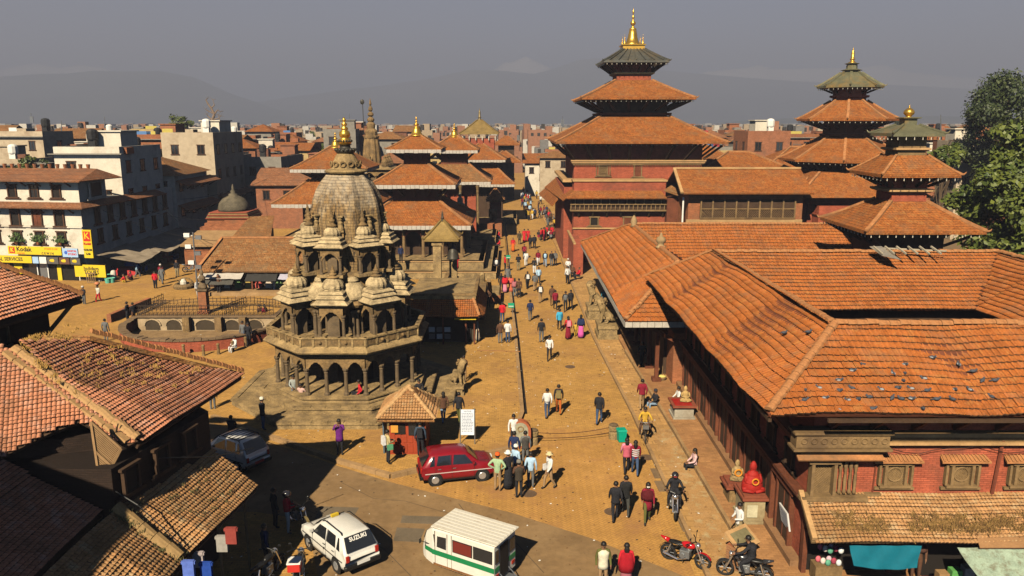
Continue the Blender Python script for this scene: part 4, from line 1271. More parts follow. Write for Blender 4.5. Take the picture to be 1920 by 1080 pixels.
for k in range(8):
 q = -pi / 2 + (k) * pi / 4 + ROT * 2
 c = (KC[0] + 2.12 * cos(q), KC[1] + 2.12 * sin(q))
 pavilion(c, q + pi / 2, .6, 7.55, .98, .08, .55, .42, 1.05)
b = MB(); n = 64
prof = [(1.95, 7.5), (2.04, 8.3), (2.12, 9.2), (2.13, 10.0), (2.05, 10.7), (1.9, 11.35), (1.68, 11.9), (1.4, 12.35), (1.1, 12.7)]
def rib(i):
 q = (i % 8) / 8
 return 1.0 if q in (0, .875) else (.95 if q in (.125, .75) else .905)
vv = []
for j in range(len(prof) - 1):
 (r0, z0_), (r1, z1_) = prof[j], prof[j + 1]
 for f in (0, .5):
  vv.append((r0 + (r1 - r0) * f, z0_ + (z1_ - z0_) * f))
vv.append(prof[-1])
for r, z in vv:
 for i in range(n):
  q = 2 * pi * i / n + pi / 8 - pi / 2
  k = rib(i) * 1.0
  b.v.append((KC[0] + r * k * cos(q), KC[1] + r * k * sin(q), z))
for j in range(len(vv) - 1):
 for i in range(n):
  a_, d_ = j * n + i, j * n + (i + 1) % n
  b.f.append((a_, d_, d_ + n, a_ + n))
b.m = [0] * len(b.f)
dm = bpy.data.materials.new("lichen_dome")
t = NT(dm)
P_ = t.n("ShaderNodeNewGeometry").outputs['Position']
x_, y_, z_ = t.xyz(P_)
bb_ = t.n("ShaderNodeBsdfPrincipled"); t.l(bb_.outputs[0], t.out.inputs[0])
n1 = t.noise(P_, 1.4, 5, .65); st = t.noise(t.comb(t.m('MULTIPLY', x_, 5), t.m('MULTIPLY', y_, 5), t.m('MULTIPLY', z_, .5)), 1.2, 4, .7)
base_ = t.mix(t.ramp(n1, .35, .65), (.24, .14, .05, 1), (.33, .22, .095, 1))
base_ = t.mix(t.m('MULTIPLY', t.ramp(st, .44, .6), .92), base_, (.07, .05, .032, 1))
lich = t.ramp(t.m('ADD', t.m('MULTIPLY', t.m('SUBTRACT', z_, 10.9), .55), t.m('MULTIPLY', t.m('SUBTRACT', n1, .5), 3.2)), -.1, .75)
cc = t.mix(t.m('MULTIPLY', lich, .6), base_, (.42, .35, .26, 1))
br = t.n("ShaderNodeTexBrick"); t.l(t.comb(t.m('MULTIPLY', t.m('ADD', x_, y_), .6), z_), br.inputs['Vector'])
br.inputs['Scale'].default_value = 1; br.inputs['Brick Width'].default_value = .32; br.inputs['Row Height'].default_value = .15; br.inputs['Mortar Size'].default_value = .014
br.inputs['Color1'].default_value = (.85, .85, .85, 1); br.inputs['Color2'].default_value = (1.1, 1.1, 1.1, 1); br.inputs['Mortar'].default_value = (.62, .62, .62, 1)
cc = t.mix(1.0, cc, br.outputs['Color'], 'MULTIPLY')
t.l(cc, bb_.inputs['Base Color']); bb_.inputs['Roughness'].default_value = .95
bp = t.n("ShaderNodeBump"); bp.inputs['Strength'].default_value = .8; bp.inputs['Distance'].default_value = .04
t.l(t.m('SUBTRACT', t.noise(P_, 9, 4), br.outputs['Fac']), bp.inputs['Height']); t.l(bp.outputs[0], bb_.inputs['Normal'])
b.build("ribbed_dome", dm, kt)
for k in range(8):   # niched figures on the ribs
 q = -pi / 2 + k * pi / 4
 r = 2.04
 b = MB(); p = (KC[0] + r * cos(q), KC[1] + r * sin(q))
 b.cbox((*p, 9.75), (.34, .24, .09), q + pi / 2); b.lathe((p[0], p[1], 9.84), [(.16, 0), (.17, .12), (.11, .3), (.13, .42), (.06, .5), (.1, .56), (.1, .66), (.02, .76)], 8)
 b.cbox((*p, 10.55), (.3, .3, .06), q + pi / 2)
 b.build("carved_figure", STONEL, kt, smooth=False)
 b = MB(); b.cbox((KC[0] + 1.98 * cos(q), KC[1] + 1.98 * sin(q), 8.4), (.3, .16, 1.35), q + pi / 2); b.build("pilaster", STONE, kt)
octring([(.98, 12.6), (1.0, 12.7), (.95, 12.76), (1.12, 12.82), (1.16, 12.9), (1.08, 12.97), (.8, 13.02)], "neck_cornice", STONEL, n=16)
octring([(.82, 12.98), (.74, 13.3), (.5, 13.75), (.42, 13.86)], "neck", STONEL, n=16)
for k in range(12):
 q = k * pi / 6
 b = MB(); p = (KC[0] + .82 * cos(q), KC[1] + .82 * sin(q)); b.torus((p[0], p[1], 13.28), .14, .045, 'x', 10, 5)
 b.v = [((v[0] - p[0]) * cos(q) - (v[1] - p[1]) * sin(q) + p[0], (v[0] - p[0]) * sin(q) + (v[1] - p[1]) * cos(q) + p[1], v[2]) for v in b.v]
 b.build("lotus_ring", STONE, kt)
DK = mat("dark_bronze", (.05, .045, .035), .5, .4, bump=.2)
b = MB(); b.lathe((*KC, 0), [(.42, 13.84), (.52, 13.9), (.56, 14.0), (.5, 14.1), (.3, 14.14), (.28, 14.28), (.36, 14.3)], 20); b.build("lotus_base", DK, kt, smooth=True)
b = MB()
for i in range(16):
 q = i * pi / 8; b.sphere((KC[0] + .53 * cos(q), KC[1] + .53 * sin(q), 14.05), .09, 6, 5)
 b.sphere((KC[0] + .36 * cos(q), KC[1] + .36 * sin(q), 14.52), .07, 6, 5)
b.build("petal_ring", DK, kt, smooth=True)
b = MB(); b.lathe((*KC, 0), [(.26, 14.28), (.34, 14.4), (.38, 14.5), (.34, 14.6), (.2, 14.68), (.27, 14.74), (.31, 14.88), (.27, 15.02), (.15, 15.1), (.2, 15.15), (.2, 15.22), (.09, 15.3), (.15, 15.38), (.15, 15.46), (.06, 15.52), (.1, 15.6), (.1, 15.68), (.02, 15.8)], 16)
b.build("gilded_finial", GOLD, kt, smooth=True)
for ch in kt.children:
 if ch.name.split('.')[0] in ('ribbed_dome', 'neck_cornice', 'neck', 'lotus_ring', 'lotus_base', 'petal_ring', 'gilded_finial', 'carved_figure', 'pilaster'): ch.location.x += .22
b = MB(); p = at(505, 655)
for i in range(7): b.box(-14.9 + i * .28, 46.4, .18, -14.62 + i * .28, 48.2, .35 + i * .55)
b.build("stair", STONEL, kt)
# GROUP OF PAGODAS NORTH OF IT
def plinth(parent, c, steps, m=BRICKO):
 for hw, z0_, z1_ in steps:
  b = MB(); b.box(c[0] - hw, c[1] - hw, z0_, c[0] + hw, c[1] + hw, z1_); b.build("plinth", m, parent)
  b = MB(); b.lathe((*c, z1_ - .1), [(hw + .06, 0), (hw + .06, .1), (hw - .5, .1), (hw - .5, 0)], 4, ap=True, caps=False); b.build("plinth_edge", TRIM, parent)
m1 = thing("pagoda_temple", (-10.2, 86, .18), "three-roofed pagoda right behind the stone temple, white-edged eaves, gilded finial", "temple")
C = (-10.2, 86)
plinth(m1, C, [(8.6, .17, .95), (7.3, .94, 1.8)], STONEL)
b = MB(); b.box(C[0] - 3.4, C[1] - 3.4, 1.8, C[0] + 3.4, C[1] + 3.4, 5.2); b.build("core_wall", WOOD, m1)
for i in range(6):
 for j in range(6):
  if i in (0, 5) or j in (0, 5):
   put_column(m1, (C[0] - 5 + i * 2, C[1] - 5 + j * 2, 1.8), 2.9, .16, WOODL)
for i in range(5):
 arch_panel(m1, (C[0] - 4 + i * 2, C[1] - 5), 0, 2.0, 3.9, 4.5, 4.95, .2, WOODR)
 arch_panel(m1, (C[0] + 5, C[1] - 4 + i * 2), pi / 2, 2.0, 3.9, 4.5, 4.95, .2, WOODR)
pagoda_roof(m1, C, 6.0, 5.3, 2.5, 7.45, valance=.28)
b = MB(); b.box(C[0] - 2.4, C[1] - 2.4, 7.1, C[0] + 2.4, C[1] + 2.4, 9.2); b.build("upper_wall", WOODR, m1)
pagoda_roof(m1, C, 4.4, 9.3, 1.3, 11.2, valance=.25)
struts(m1, C, 2.4, 7.9, 4.0, 9.0, per=4)
b = MB(); b.box(C[0] - 1.3, C[1] - 1.3, 10.9, C[0] + 1.3, C[1] + 1.3, 12.8); b.build("upper_wall", WOODR, m1)
pagoda_roof(m1, C, 2.85, 12.85, .35, 14.25, valance=.22)
struts(m1, C, 1.3, 11.7, 2.6, 12.6, per=3)
spire(m1, C, 14.1, 2.1, .8)
m2 = thing("pagoda_temple", (-7.6, 106, .18), "two-roofed pagoda with a tan lower roof, just right of the three-roofed one", "temple")
C = (-7.6, 106)
plinth(m2, C, [(5.5, .17, 1.3)], STONEL)
b = MB(); b.box(C[0] - 2.9, C[1] - 2.9, 1.3, C[0] + 2.9, C[1] + 2.9, 8.1); b.build("core_wall", BRICK, m2)
pagoda_roof(m2, C, 4.9, 8.2, 2.0, 10.2, valance=.25, m=TILEO)
b = MB(); b.box(C[0] - 1.7, C[1] - 1.7, 9.8, C[0] + 1.7, C[1] + 1.7, 12.0); b.build("upper_wall", WOODR, m2)
pagoda_roof(m2, C, 3.2, 12.1, .4, 13.8, valance=.25)
struts(m2, C, 1.7, 10.8, 2.9, 11.9, per=3)
spire(m2, C, 13.6, 1.9, .8, kind='bell')
for i in range(4): put_column(m2, (C[0] - 3.4 + i * 2.2, C[1] - 4.6, 1.3), 6.6, .16, STONE)
m3 = thing("pagoda_temple", (-4.9, 127, .18), "farther two-roofed pagoda beside the street, below the metal-roofed tower", "temple")
C = (-4.9, 127)
plinth(m3, C, [(5.6, .17, 1.0)], STONEL)
b = MB(); b.box(C[0] - 3.4, C[1] - 3.4, 1.0, C[0] + 3.4, C[1] + 3.4, 6.2); b.build("core_wall", WOOD, m3)
pagoda_roof(m3, C, 5.3, 6.3, 2.6, 8.6, valance=.25)
b = MB(); b.box(C[0] - 2.3, C[1] - 2.3, 8.2, C[0] + 2.3, C[1] + 2.3, 9.9); b.build("upper_wall", BRICK, m3)
pagoda_roof(m3, C, 3.9, 9.95, .4, 12.2, valance=.22)
m4 = thing("pagoda_temple", (-6.1, 152, 0), "far tower temple with yellow metal roof at the end of the temple row", "temple")
C = (-6.1, 152)
b = MB(); b.box(C[0] - 2.8, C[1] - 2.8, 0, C[0] + 2.8, C[1] + 2.8, 12.6); b.build("wall", BRICK, m4)
YM = mat("yellowed_metal", (.27, .18, .06), .5, .3, var=.3, bump=.2)
r_ = pagoda_roof(m4, C, 3.6, 13.6, .4, 16.0, m=YM, rm=YM)
b = MB()
for i in range(6): b.lathe((C[0] - 3 + i * 1.2, C[1] - 3.3, 12.3), [(.1, 0), (.12, .5), (.06, .8)], 5)
o = b.build("pale_bell", PLASTER, m4); o['kind'] = 'stuff'
spire(m4, C, 15.9, 2.4, .5, kind='slim', m=mat("dull_bronze", (.2, .15, .07), .5, .5))
for i, (c, hw, ze, zt, lab) in enumerate((((-1.2, 172), 2.8, 11.0, 12.8, "small distant tile-roofed tower over the north end of the street"), ((-1.6, 164), 3.4, 7.8, 9.8, "low distant temple roof over the north end of the street"))):
 t_ = thing("pagoda_temple", (*c, 0), lab, "temple")
 b = MB(); b.box(c[0] - hw * .6, c[1] - hw * .6, 0, c[0] + hw * .6, c[1] + hw * .6, ze); b.build("wall", WOOD, t_)
 pagoda_roof(t_, c, hw, ze, .3, zt, bells=False)
m0 = thing("pagoda_temple", (-22, 100, .18), "two-roofed pagoda half hidden behind the left side of the stone dome", "temple")
C = (-22, 100)
plinth(m0, C, [(6.5, .17, 1.6)], STONEL)
b = MB(); b.box(C[0] - 3.6, C[1] - 3.6, 1.6, C[0] + 3.6, C[1] + 3.6, 6.0); b.build("core_wall", WOOD, m0)
pagoda_roof(m0, C, 6.5, 6.1, 2.8, 8.7, valance=.28)
b = MB(); b.box(C[0] - 2.6, C[1] - 2.6, 8.4, C[0] + 2.6, C[1] + 2.6, 10.0); b.build("upper_wall", WOODR, m0)
pagoda_roof(m0, C, 4.6, 10.1, .5, 12.6, valance=.25)
struts(m0, C, 2.6, 9.0, 4.2, 9.9, per=4)
spire(m0, C, 12.4, 2.0, .85)
# ---- far stone shikhara
sh = thing("stone_spire_temple", (-19.6, 112, .18), "slender ribbed stone spire temple seen between the dome and the pagodas", "temple")
C = (-19.6, 112)
plinth(sh, C, [(5.0, .17, 2.6)], STONE)
for lev, (hw, z, hc, np_) in enumerate(((3.6, 2.6, 2.9, 4), (2.6, 6.9, 1.5, 3))):
 b = MB(); b.box(C[0] - hw * .7, C[1] - hw * .7, z, C[0] + hw * .7, C[1] + hw * .7, z + hc + 1.2); b.build("core", STONED, sh)
 for i in range(np_ + 1):
  for x, y in ((-hw + 2 * hw * i / np_, -hw), (hw, -hw + 2 * hw * i / np_)):
   put_column(sh, (C[0] + x, C[1] + y, z), hc, .15)
 for i in range(np_):
  arch_panel(sh, (C[0] - hw + 2 * hw * (i + .5) / np_, C[1] - hw), 0, 2 * hw / np_, z + hc - .3, z + hc + .35, z + hc + .7)
  arch_panel(sh, (C[0] + hw, C[1] - hw + 2 * hw * (i + .5) / np_), pi / 2, 2 * hw / np_, z + hc - .3, z + hc + .35, z + hc + .7)
 b = MB(); b.lathe((*C, z + hc + .65), [(hw + .2, 0), (hw + .5, .15), (hw + .5, .25), (hw, .5), (hw - .5, .75)], 4, ap=True); b.build("cornice", STONEL, sh)
 for x in (-1, 0, 1):
  for y in (-1, 0, 1):
   if x or y:
    b = MB(); b.lathe((C[0] + x * hw * .8, C[1] + y * hw * .8, z + hc + 1.2), [(.6, 0), (.6, .3), (.48, .4), (.5, .6), (.32, .95), (.2, 1.1), (.24, 1.25), (.08, 1.4), (.02, 1.9)], 8)
    b.build("corner_dome", STONE, sh)
b = MB(); n = 24
for r, z in ((1.3, 9.2), (1.32, 10.4), (1.25, 11.6), (1.1, 12.7), (.95, 13.6)):
 for i in range(n):
  q = 2 * pi * i / n; k = 1 if i % 3 else .9
  b.v.append((C[0] + r * k * cos(q), C[1] + r * k * sin(q), z))
b.f = [(j * n + i, j * n + (i + 1) % n, (j + 1) * n + (i + 1) % n, (j + 1) * n + i) for j in range(4) for i in range(n)]; b.m = [0] * len(b.f)
b.build("ribbed_tower", STONE, sh)
b = MB(); b.lathe((*C, 13.4), [(1.05, 0), (1.1, .25), (.85, .35), (.88, .9), (.66, 1.2), (.55, 1.3), (.6, 1.6), (.6, 1.9), (.35, 2.2), (.5, 2.4), (.5, 2.6), (.2, 2.9), (.42, 3.1), (.4, 3.35), (.15, 3.6), (.3, 3.8), (.28, 4.1), (.1, 4.4), (.18, 4.6), (.02, 5.4)], 12); b.build("finial", STONE, sh)
b = MB(); b.tube([(C[0] - 1.0, C[1], 14), (C[0] - 1.05, C[1], 18.2)], .05, 5); b.sphere((C[0] - 1.1, C[1], 18.3), .3, 8, 6, (1, .4, 1.2)); b.build("flag_pole", DK, sh)
# NEAR-LEFT TILED BUILDINGS
lf = thing("corner_house", (-14, 24, 0), "big dark corner house at left, sagging hipped tile roof with weeds, above the shaded road", "house")
b = MB(); b.prism([(-12.6, 28.0), (-12.6, 22.9), (-15.6, 21.9), (-24, 20.5), (-24, 28.2)], 0, 6.1); b.build("wall", mat("shade_brick", (.025, .014, .009), kind='brick', bump=.6), lf)  # brick coloured near black to stand in for the wall's deep shade
E1, E2 = V3(-10.45, 29.2, 6.0), V3(-11.4, 22.6, 6.0)
R1, R2 = V3(-14.15, 25.6, 8.5), V3(-15.5, 23.7, 8.5)
Rx = V3(-15.0, 29.6, 8.2)
dn = V3(0, 0, -.16)
mr = roof_slab(lf, [E1 + dn, E2 + dn, R2 + dn * 2, R1 + dn * 2], WOOD, .12)
U_ = (E1 - E2).normalized(); Vt = (R1 - E1)
N_ = U_.cross((R1 + R2) / 2 - (E1 + E2) / 2).normalized()
def plane_uv(O, U, N, pts):
 V = N.cross(U).normalized()
 if V.z < 0: V = -V
 return V, [((p - O).dot(U), (p - O).dot(V)) for p in pts]
V_, uv = plane_uv(E2, U_, N_, [E2, E1, R1, R2])
bend1 = lambda u, v: .05 * sin(u * .9 + 1) + .04 * sin(v * 1.6 + u * .5)
tile_field(mr, E2, U_, V_, [(uv[0][0] - .05, -.1), (uv[1][0] + .05, -.1), uv[2], uv[3]], .125, .14, 'pan', TILER, 170, bend=bend1, jit=.7)
roof_slab(lf, [E1, R1, V3(-16, 25.7, 8.5), V3(-20, 29.2, 6)], TILEO, .16)
P0, P1 = R2, E2
D0 = at(0, 862, 6.0); N2 = (P1 - P0).cross(D0 - P0).normalized()
if N2.z < 0: N2 = -N2
def on_plane(px, py, P, N):
 d = at(px, py, 0) - V3(0, 0, EYE); o = V3(0, 0, EYE)
 return o + d * ((P - o).dot(N) / d.dot(N))
a_, c_, d_, e_ = on_plane(238, 838, P0, N2), on_plane(150, 792, P0, N2), on_plane(95, 812, P0, N2), on_plane(-40, 880, P0, N2)
top_ = on_plane(-40, 640, P0, N2)
sr_ = roof_slab(lf, [P1, P0, top_, e_, d_, c_, a_], WOOD, .14)
U2 = (P1 - D0).normalized()
V2, uv2 = plane_uv(D0, U2, N2, [P1, P0, top_, e_, d_, c_, a_])
tile_field(sr_, D0, U2, V2, uv2, .125, .14, 'pan', TILER, 130, bend=lambda u, v: .06 * sin(u * 1.1), jit=.8)
ridge_tiles(mr, R2 + V3(0, 0, .12), E2 + V3(0, 0, .1), .13, .16, TRIM)
ridge_tiles(mr, R1 + V3(0, 0, .12), E1 + V3(0, 0, .1), .13, .16, RIDGE)
b = MB()
for k in range(11):
 p = P0.lerp(P1, k / 11); q = P0.lerp(P1, (k + .9) / 11)
 b = MB(); b.beam(p + V3(-.22, -.16, .05), q + V3(-.22, -.16, .03), .2, .12); b.build("mortar_block", TRIM, sr_)
sp = []
for _ in range(70):
 u, v = RN.gauss(1.9, 1.0), abs(RN.gauss(2.9, .9))
 u = uv[3][0] + abs(RN.gauss(.6, .9)); v = uv[3][1] - abs(RN.gauss(.1, .55))
 p = E2 + U_ * u + V_ * v
 sp.append((p.x, p.y, p.z + .05))
for _ in range(70):
 p = E2.lerp(E1, RN.uniform(.1, .95)).lerp(R2.lerp(R1, RN.random()), RN.uniform(.15, .8)); sp.append((p.x, p.y, p.z + .05))
for _ in range(60):
 px = 60 + abs(RN.gauss(0, 75)); py = 662 + (px - 60) * .38 + RN.gauss(8, 22)
 d = at(px, py, 0) - V3(0, 0, EYE); p = V3(0, 0, EYE) + d * ((E2 - V3(0, 0, EYE)).dot(N_) / d.dot(N_))
 sp.append((p.x, p.y, p.z + .03))
tufts(lf, sp, .13, 12, mat("golden_weed", (.38, .22, .06), var=.4, scale=5, bump=0), spread=.09, wd=.012)
LATW = mat("pale_lattice_wood", (.25, .15, .07), bump=.2)
q = [at(172, 792, 5.9), at(232, 832, 5.7), at(192, 905, 4.0)]
q = [aty(172, 790, 21.9), aty(228, 840, 22.0), aty(190, 912, 21.7)]
b = MB()
for k in range(26):
 f = k / 26
 a = q[0].lerp(q[2], f); d = q[1].lerp(q[2], f)
 b.beam(a, d, .05, .035)
o = b.build("lattice_slat", LATW, lf); o['kind'] = 'stuff'
for i, (a, d) in enumerate(((q[0], q[2]), (q[1], q[2]), (q[0], q[1]), (q[0].lerp(q[2], .45), q[1].lerp(q[2], .45)))):
 b = MB(); b.beam(a + V3(0, -.03, 0), d + V3(0, -.03, 0), .07, .07); b.build("lattice_frame", LATW, lf)
l2 = thing("corner_house", (-18, 22, 0), "dark brick attic block at the left edge, tiled roof propped by a strut", "house")
H1, H2 = V3(-15.6, 28.0, 9.3), V3(-16.8, 21.5, 9.3)
H3, H4 = V3(-18.1, 26.4, 10.9), V3(-19.5, 20.5, 10.9)
dn = V3(0, 0, -.14)
h1 = roof_slab(l2, [H1 + dn, H2 + dn, H4 + dn, H3 + dn], WOOD, .12)
roof_slab(l2, [H1, H3, V3(-24, 26.4, 10.9), V3(-24, 29.5, 9.2)], TILEO, .12)
Uh = (H1 - H2).normalized(); Nh = Uh.cross(H3 - H1).normalized()
if Nh.z < 0: Nh = -Nh
Vh, uvh = plane_uv(H2, Uh, Nh, [H2, H1, H3, H4])
tile_field(h1, H2, Uh, Vh, uvh, .13, .15, 'pan', TILER, 250, bend=lambda u, v: .04 * sin(v * 2), jit=.7)
ridge_tiles(h1, H3 + V3(0, 0, .1), H1 + V3(0, 0, .1), .14, .15, RIDGE)
b = MB(); b.prism([(-16.5, 27.3), (-17.6, 21.5), (-24, 21.5), (-24, 28.4)], 6.0, 9.4); b.build("wall", mat("shade_brick", (.025, .014, .009), kind='brick', bump=.6), l2)  # same brick, its deep shade put into the colour
b = MB(); b.beam((-16.5, 27.2, 8.2), (-15.8, 27.8, 9.2), .12, .12); b.build("strut", WOODL, l2)
wall_window(l2, (-16.85, 25.2, 8.7), .6, .9, 'e', 'open', WOODL, .08, False)
lt = thing("lean_to_roof", (-11, 22, 0), "low lean-to tile roof over the dark shops at bottom left, curved ridge caps and cables", "roof")
L1, L2_, L3, L4 = V3(-8.95, 25.7, 3.0), V3(-9.65, 21.0, 2.95), V3(-11.65, 21.45, 4.35), V3(-10.6, 26.2, 4.1)
def lean(a, b_, c, d, nsing):
 dn = V3(0, 0, -.12)
 s_ = roof_slab(lt, [a + dn, b_ + dn, c + dn, d + dn], WOOD, .1)
 U = (a - b_).normalized(); N = U.cross(d - a).normalized()
 if N.z < 0: N = -N
 V, q = plane_uv(b_, U, N, [b_, a, d, c])
 tile_field(s_, b_, U, V, q, .125, .14, 'pan', TILET, nsing, bend=lambda u, v: .05 * sin(u * 1.3 + v), jit=.9)
 return s_
s1_ = lean(L1, L2_, L3, L4, 150)
s2_ = lean(V3(-9.66, 21.05, 2.86), V3(-9.9, 15.0, 2.8), V3(-11.9, 15.2, 4.2), V3(-11.7, 21.5, 4.3), 150)
b = MB()
ridge_tiles(s1_, L3 + V3(0, -.08, .1), L2_ + V3(0, -.05, .12), .42, .19, mat("big_ridge_cap", (.30, .19, .08), bump=.4, dirt=(.13, .09, .04)))
b = MB(); b.box(-24, 14, 0, -11.95, 21.8, 4.1); b.prism([(-11.7, 21.45), (-10.65, 26.2), (-12.5, 28), (-24, 28), (-24, 21.85)], 0, 5.6); b.build("back_wall", mat("shade_brick", (.025, .014, .009), kind='brick', bump=.6), lt)  # deep shade painted as near-black brick here too
b = MB(); b.box(-11.9, 15, 0, -11.0, 25.0, 2.6); b.build("shop_front", WOOD, lt)
for y in (25.4, 23.0, 20.6):
 b = MB(); b.tube([(-9.3, y, 0), (-9.35, y, 2.95)], .05, 6); b.build("post", WOODL, lt)
for pts in ([(-12.3, 22.4, 5.3), (-11.9, 22.5, 6.6)], [(-12.4, 22.0, 5.2), (-12.9, 23.5, 6.2)], [(-12.2, 22.2, 5.6), (-10, 24.6, 4.6), (-9, 25.8, 4.4)], [(-12.5, 21.7, 5.3), (-11.0, 21.4, 4.5), (-9.7, 21.2, 3.3)]):
 b = MB(); b.tube(pts, .02, 4); b.build("cable", BLACKM, lt)
sp = []
for _ in range(60):
 p = L3.lerp(L2_, RN.random()) + V3(RN.uniform(-.1, .1), RN.uniform(-.3, .1), .1); sp.append(tuple(p))
for _ in range(25):
 p = L1.lerp(L2_, RN.random()).lerp(L4.lerp(L3, RN.random()), RN.uniform(.1, .9)); sp.append((p.x, p.y, p.z + .04))
tufts(lt, sp, .12, 8, m=mat("dark_weed", (.09, .08, .03), var=.5, bump=0), spread=.08, wd=.012)
dn = roof_slab(lt, [V3(-12.0, 14, 4.2), V3(-12.0, 21.3, 4.2), V3(-17.5, 21.6, 7.2), V3(-17.5, 14, 7.2)], WOOD, .1)
tile_field(dn, (-12.0, 14, 4.34), (0, 1, 0), (-5.5, 0, 3.0), [(0, 0), (7.3, 0), (7.5, 6.2), (0, 6.2)], .125, .14, 'pan', TILER, 0, jit=.8)
for i, u in enumerate((.12, .42, .72)):
 a = V3(-11.65, 21.45, 5.0).lerp(V3(-10.6, 26.2, 5.0), u); wall_window(lf, (a.x + .06, a.y, 5.05), .7, .75, 1.35, 'open', WOOD, .1, False)
shade_house = thing("corner_house", (-19, 11, 0), "added house out of view past the bottom left edge, shading the low roofs", "house")  # unseen house put in for the shade it casts on the low roofs
b = MB(); b.box(-24, 6, 0, -14.2, 13.9, 11); b.build("wall", BRICK, shade_house)
roof_slab(shade_house, [(-14, 5.8, 11), (-14, 14, 11), (-19, 14, 13), (-19, 5.8, 13)], TILEF, .15)
for i, (px, py, c) in enumerate(((352, 1062, (.1, .16, .5)), (385, 1065, (.02, .06, .3)), (432, 1000, (.25, .05, .04)), (415, 1015, (.3, .28, .25)), (370, 1045, (.35, .3, .3)))):
 p = aty(px, py, 20.4 + .3 * i); b = MB(); b.box(p.x - .16, p.y, p.z - .35, p.x + .16, p.y + .12, p.z + .15); b.box(p.x - .2, p.y + .02, p.z + .05, p.x + .2, p.y + .1, p.z + .13)
 tag(b.build("hanging_garment", cloth(c)), "%s garment hung in the dark shop under the lean-to roof" % ("light blue", "deep blue", "dull red", "cream", "pale pink")[i], "garment", "goods in the shop under the lean-to")
# SUNKEN FOUNTAIN COURT
fc = thing("sunken_fountain", (-23, 57.5, .18), "sunken stone water court ringed by low brick wall, iron railings and white arches", "fountain")
FC = (-22.9, 57.3)
def ell(rx, ry, q, z=0): return V3(FC[0] + rx * cos(q), FC[1] + ry * sin(q), z)
def ringwall(name, rx, ry, th, z0_, z1_, q0, q1, n, m, parent=fc):
 b = MB()
 for i in range(n):
  a, c = q0 + (q1 - q0) * i / n, q0 + (q1 - q0) * (i + 1) / n
  p = [ell(rx, ry, a), ell(rx, ry, c), ell(rx - th, ry - th, c), ell(rx - th, ry - th, a)]
  b.prism([(v.x, v.y) for v in p], z0_, z1_)
 return b.build(name, m, parent)
ringwall("brick_ring_wall", 5.9, 5.6, .35, .18, .95, -pi * 1.08, pi * .02, 40, BRICK)
for i in range(44):
 a = -pi * 1.08 + pi * 1.1 * i / 44; c = -pi * 1.08 + pi * 1.1 * (i + .94) / 44
 p = [ell(5.98, 5.68, a), ell(5.98, 5.68, c), ell(5.45, 5.15, c), ell(5.45, 5.15, a)]
 b = MB(); b.prism([(v.x, v.y) for v in p], .95, 1.06 + .05 * sin(i * 1.3)); b.build("coping_stone", mat("grey_coping", (.17, .11, .06), bump=.4), fc)
ringwall("back_brick_wall", 6.2, 6.6, .4, .18, .8, pi * .08, pi * .92, 30, BRICKO)
for i in range(30):
 a = pi * .08 + pi * .84 * i / 30; c = pi * .08 + pi * .84 * (i + .94) / 30
 p = [ell(6.3, 6.7, a), ell(6.3, 6.7, c), ell(5.7, 6.1, c), ell(5.7, 6.1, a)]
 b = MB(); b.prism([(v.x, v.y) for v in p], .8, .9); b.build("coping_stone", mat("brick_coping", (.3, .13, .06), bump=.4), fc)
b = MB(); b.lathe((*FC, 0), [(5.5, .185), (5.5, .19)], 40); b.build("court_floor", mat("court_floor_stone", (.3, .19, .09), kind='floor'), fc)
b = MB(); b.box(FC[0] - 5.2, FC[1] + .2, .19, FC[0] + 5.1, FC[1] + 5.1, 1.22); pl = b.build("platform", mat("worn_whitewash", (.38, .28, .17), var=.25, bump=.4, dirt=(.2, .13, .07)), fc)
b = MB(); b.box(FC[0] - 5.35, FC[1] + .05, 1.22, FC[0] + 5.25, FC[1] + 5.2, 1.34); b.build("platform_cornice", mat("grey_coping", (.17, .11, .06)), fc)
b = MB(); b.box(FC[0] - 5.0, FC[1] + .4, 1.342, FC[0] + 4.9, FC[1] + 5.0, 1.35); b.build("brick_floor", GROUND, fc)
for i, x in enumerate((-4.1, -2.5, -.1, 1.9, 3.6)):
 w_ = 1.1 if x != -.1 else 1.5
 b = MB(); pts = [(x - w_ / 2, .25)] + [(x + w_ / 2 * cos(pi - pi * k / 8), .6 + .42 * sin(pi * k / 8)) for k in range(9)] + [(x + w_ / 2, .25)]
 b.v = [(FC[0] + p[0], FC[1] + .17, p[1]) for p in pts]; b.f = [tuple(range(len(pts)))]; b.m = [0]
 b.build("arch_opening", mat("dark_arch_face", (.05, .035, .02)), fc)  # flat dark face fills each arch
 b = MB(); pr = [(x + (w_ / 2 + .06) * cos(pi - pi * k / 8), .6 + .48 * sin(pi * k / 8)) for k in range(9)]
 for u, v in zip(pr, pr[1:]): b.beam((FC[0] + u[0], FC[1] + .15, u[1]), (FC[0] + v[0], FC[1] + .15, v[1]), .1, .09, up=(0, 1, 0))
 b.build("arch_rim", mat("worn_whitewash", (.4, .3, .2)), fc)
for x in (-1.4, 1.0, 2.8):
 b = MB(); b.box(FC[0] + x - .25, FC[1] - .35, .19, FC[0] + x + .25, FC[1] + .16, 1.3); b.build("buttress", WOODL if x > 0 else STONE, fc)
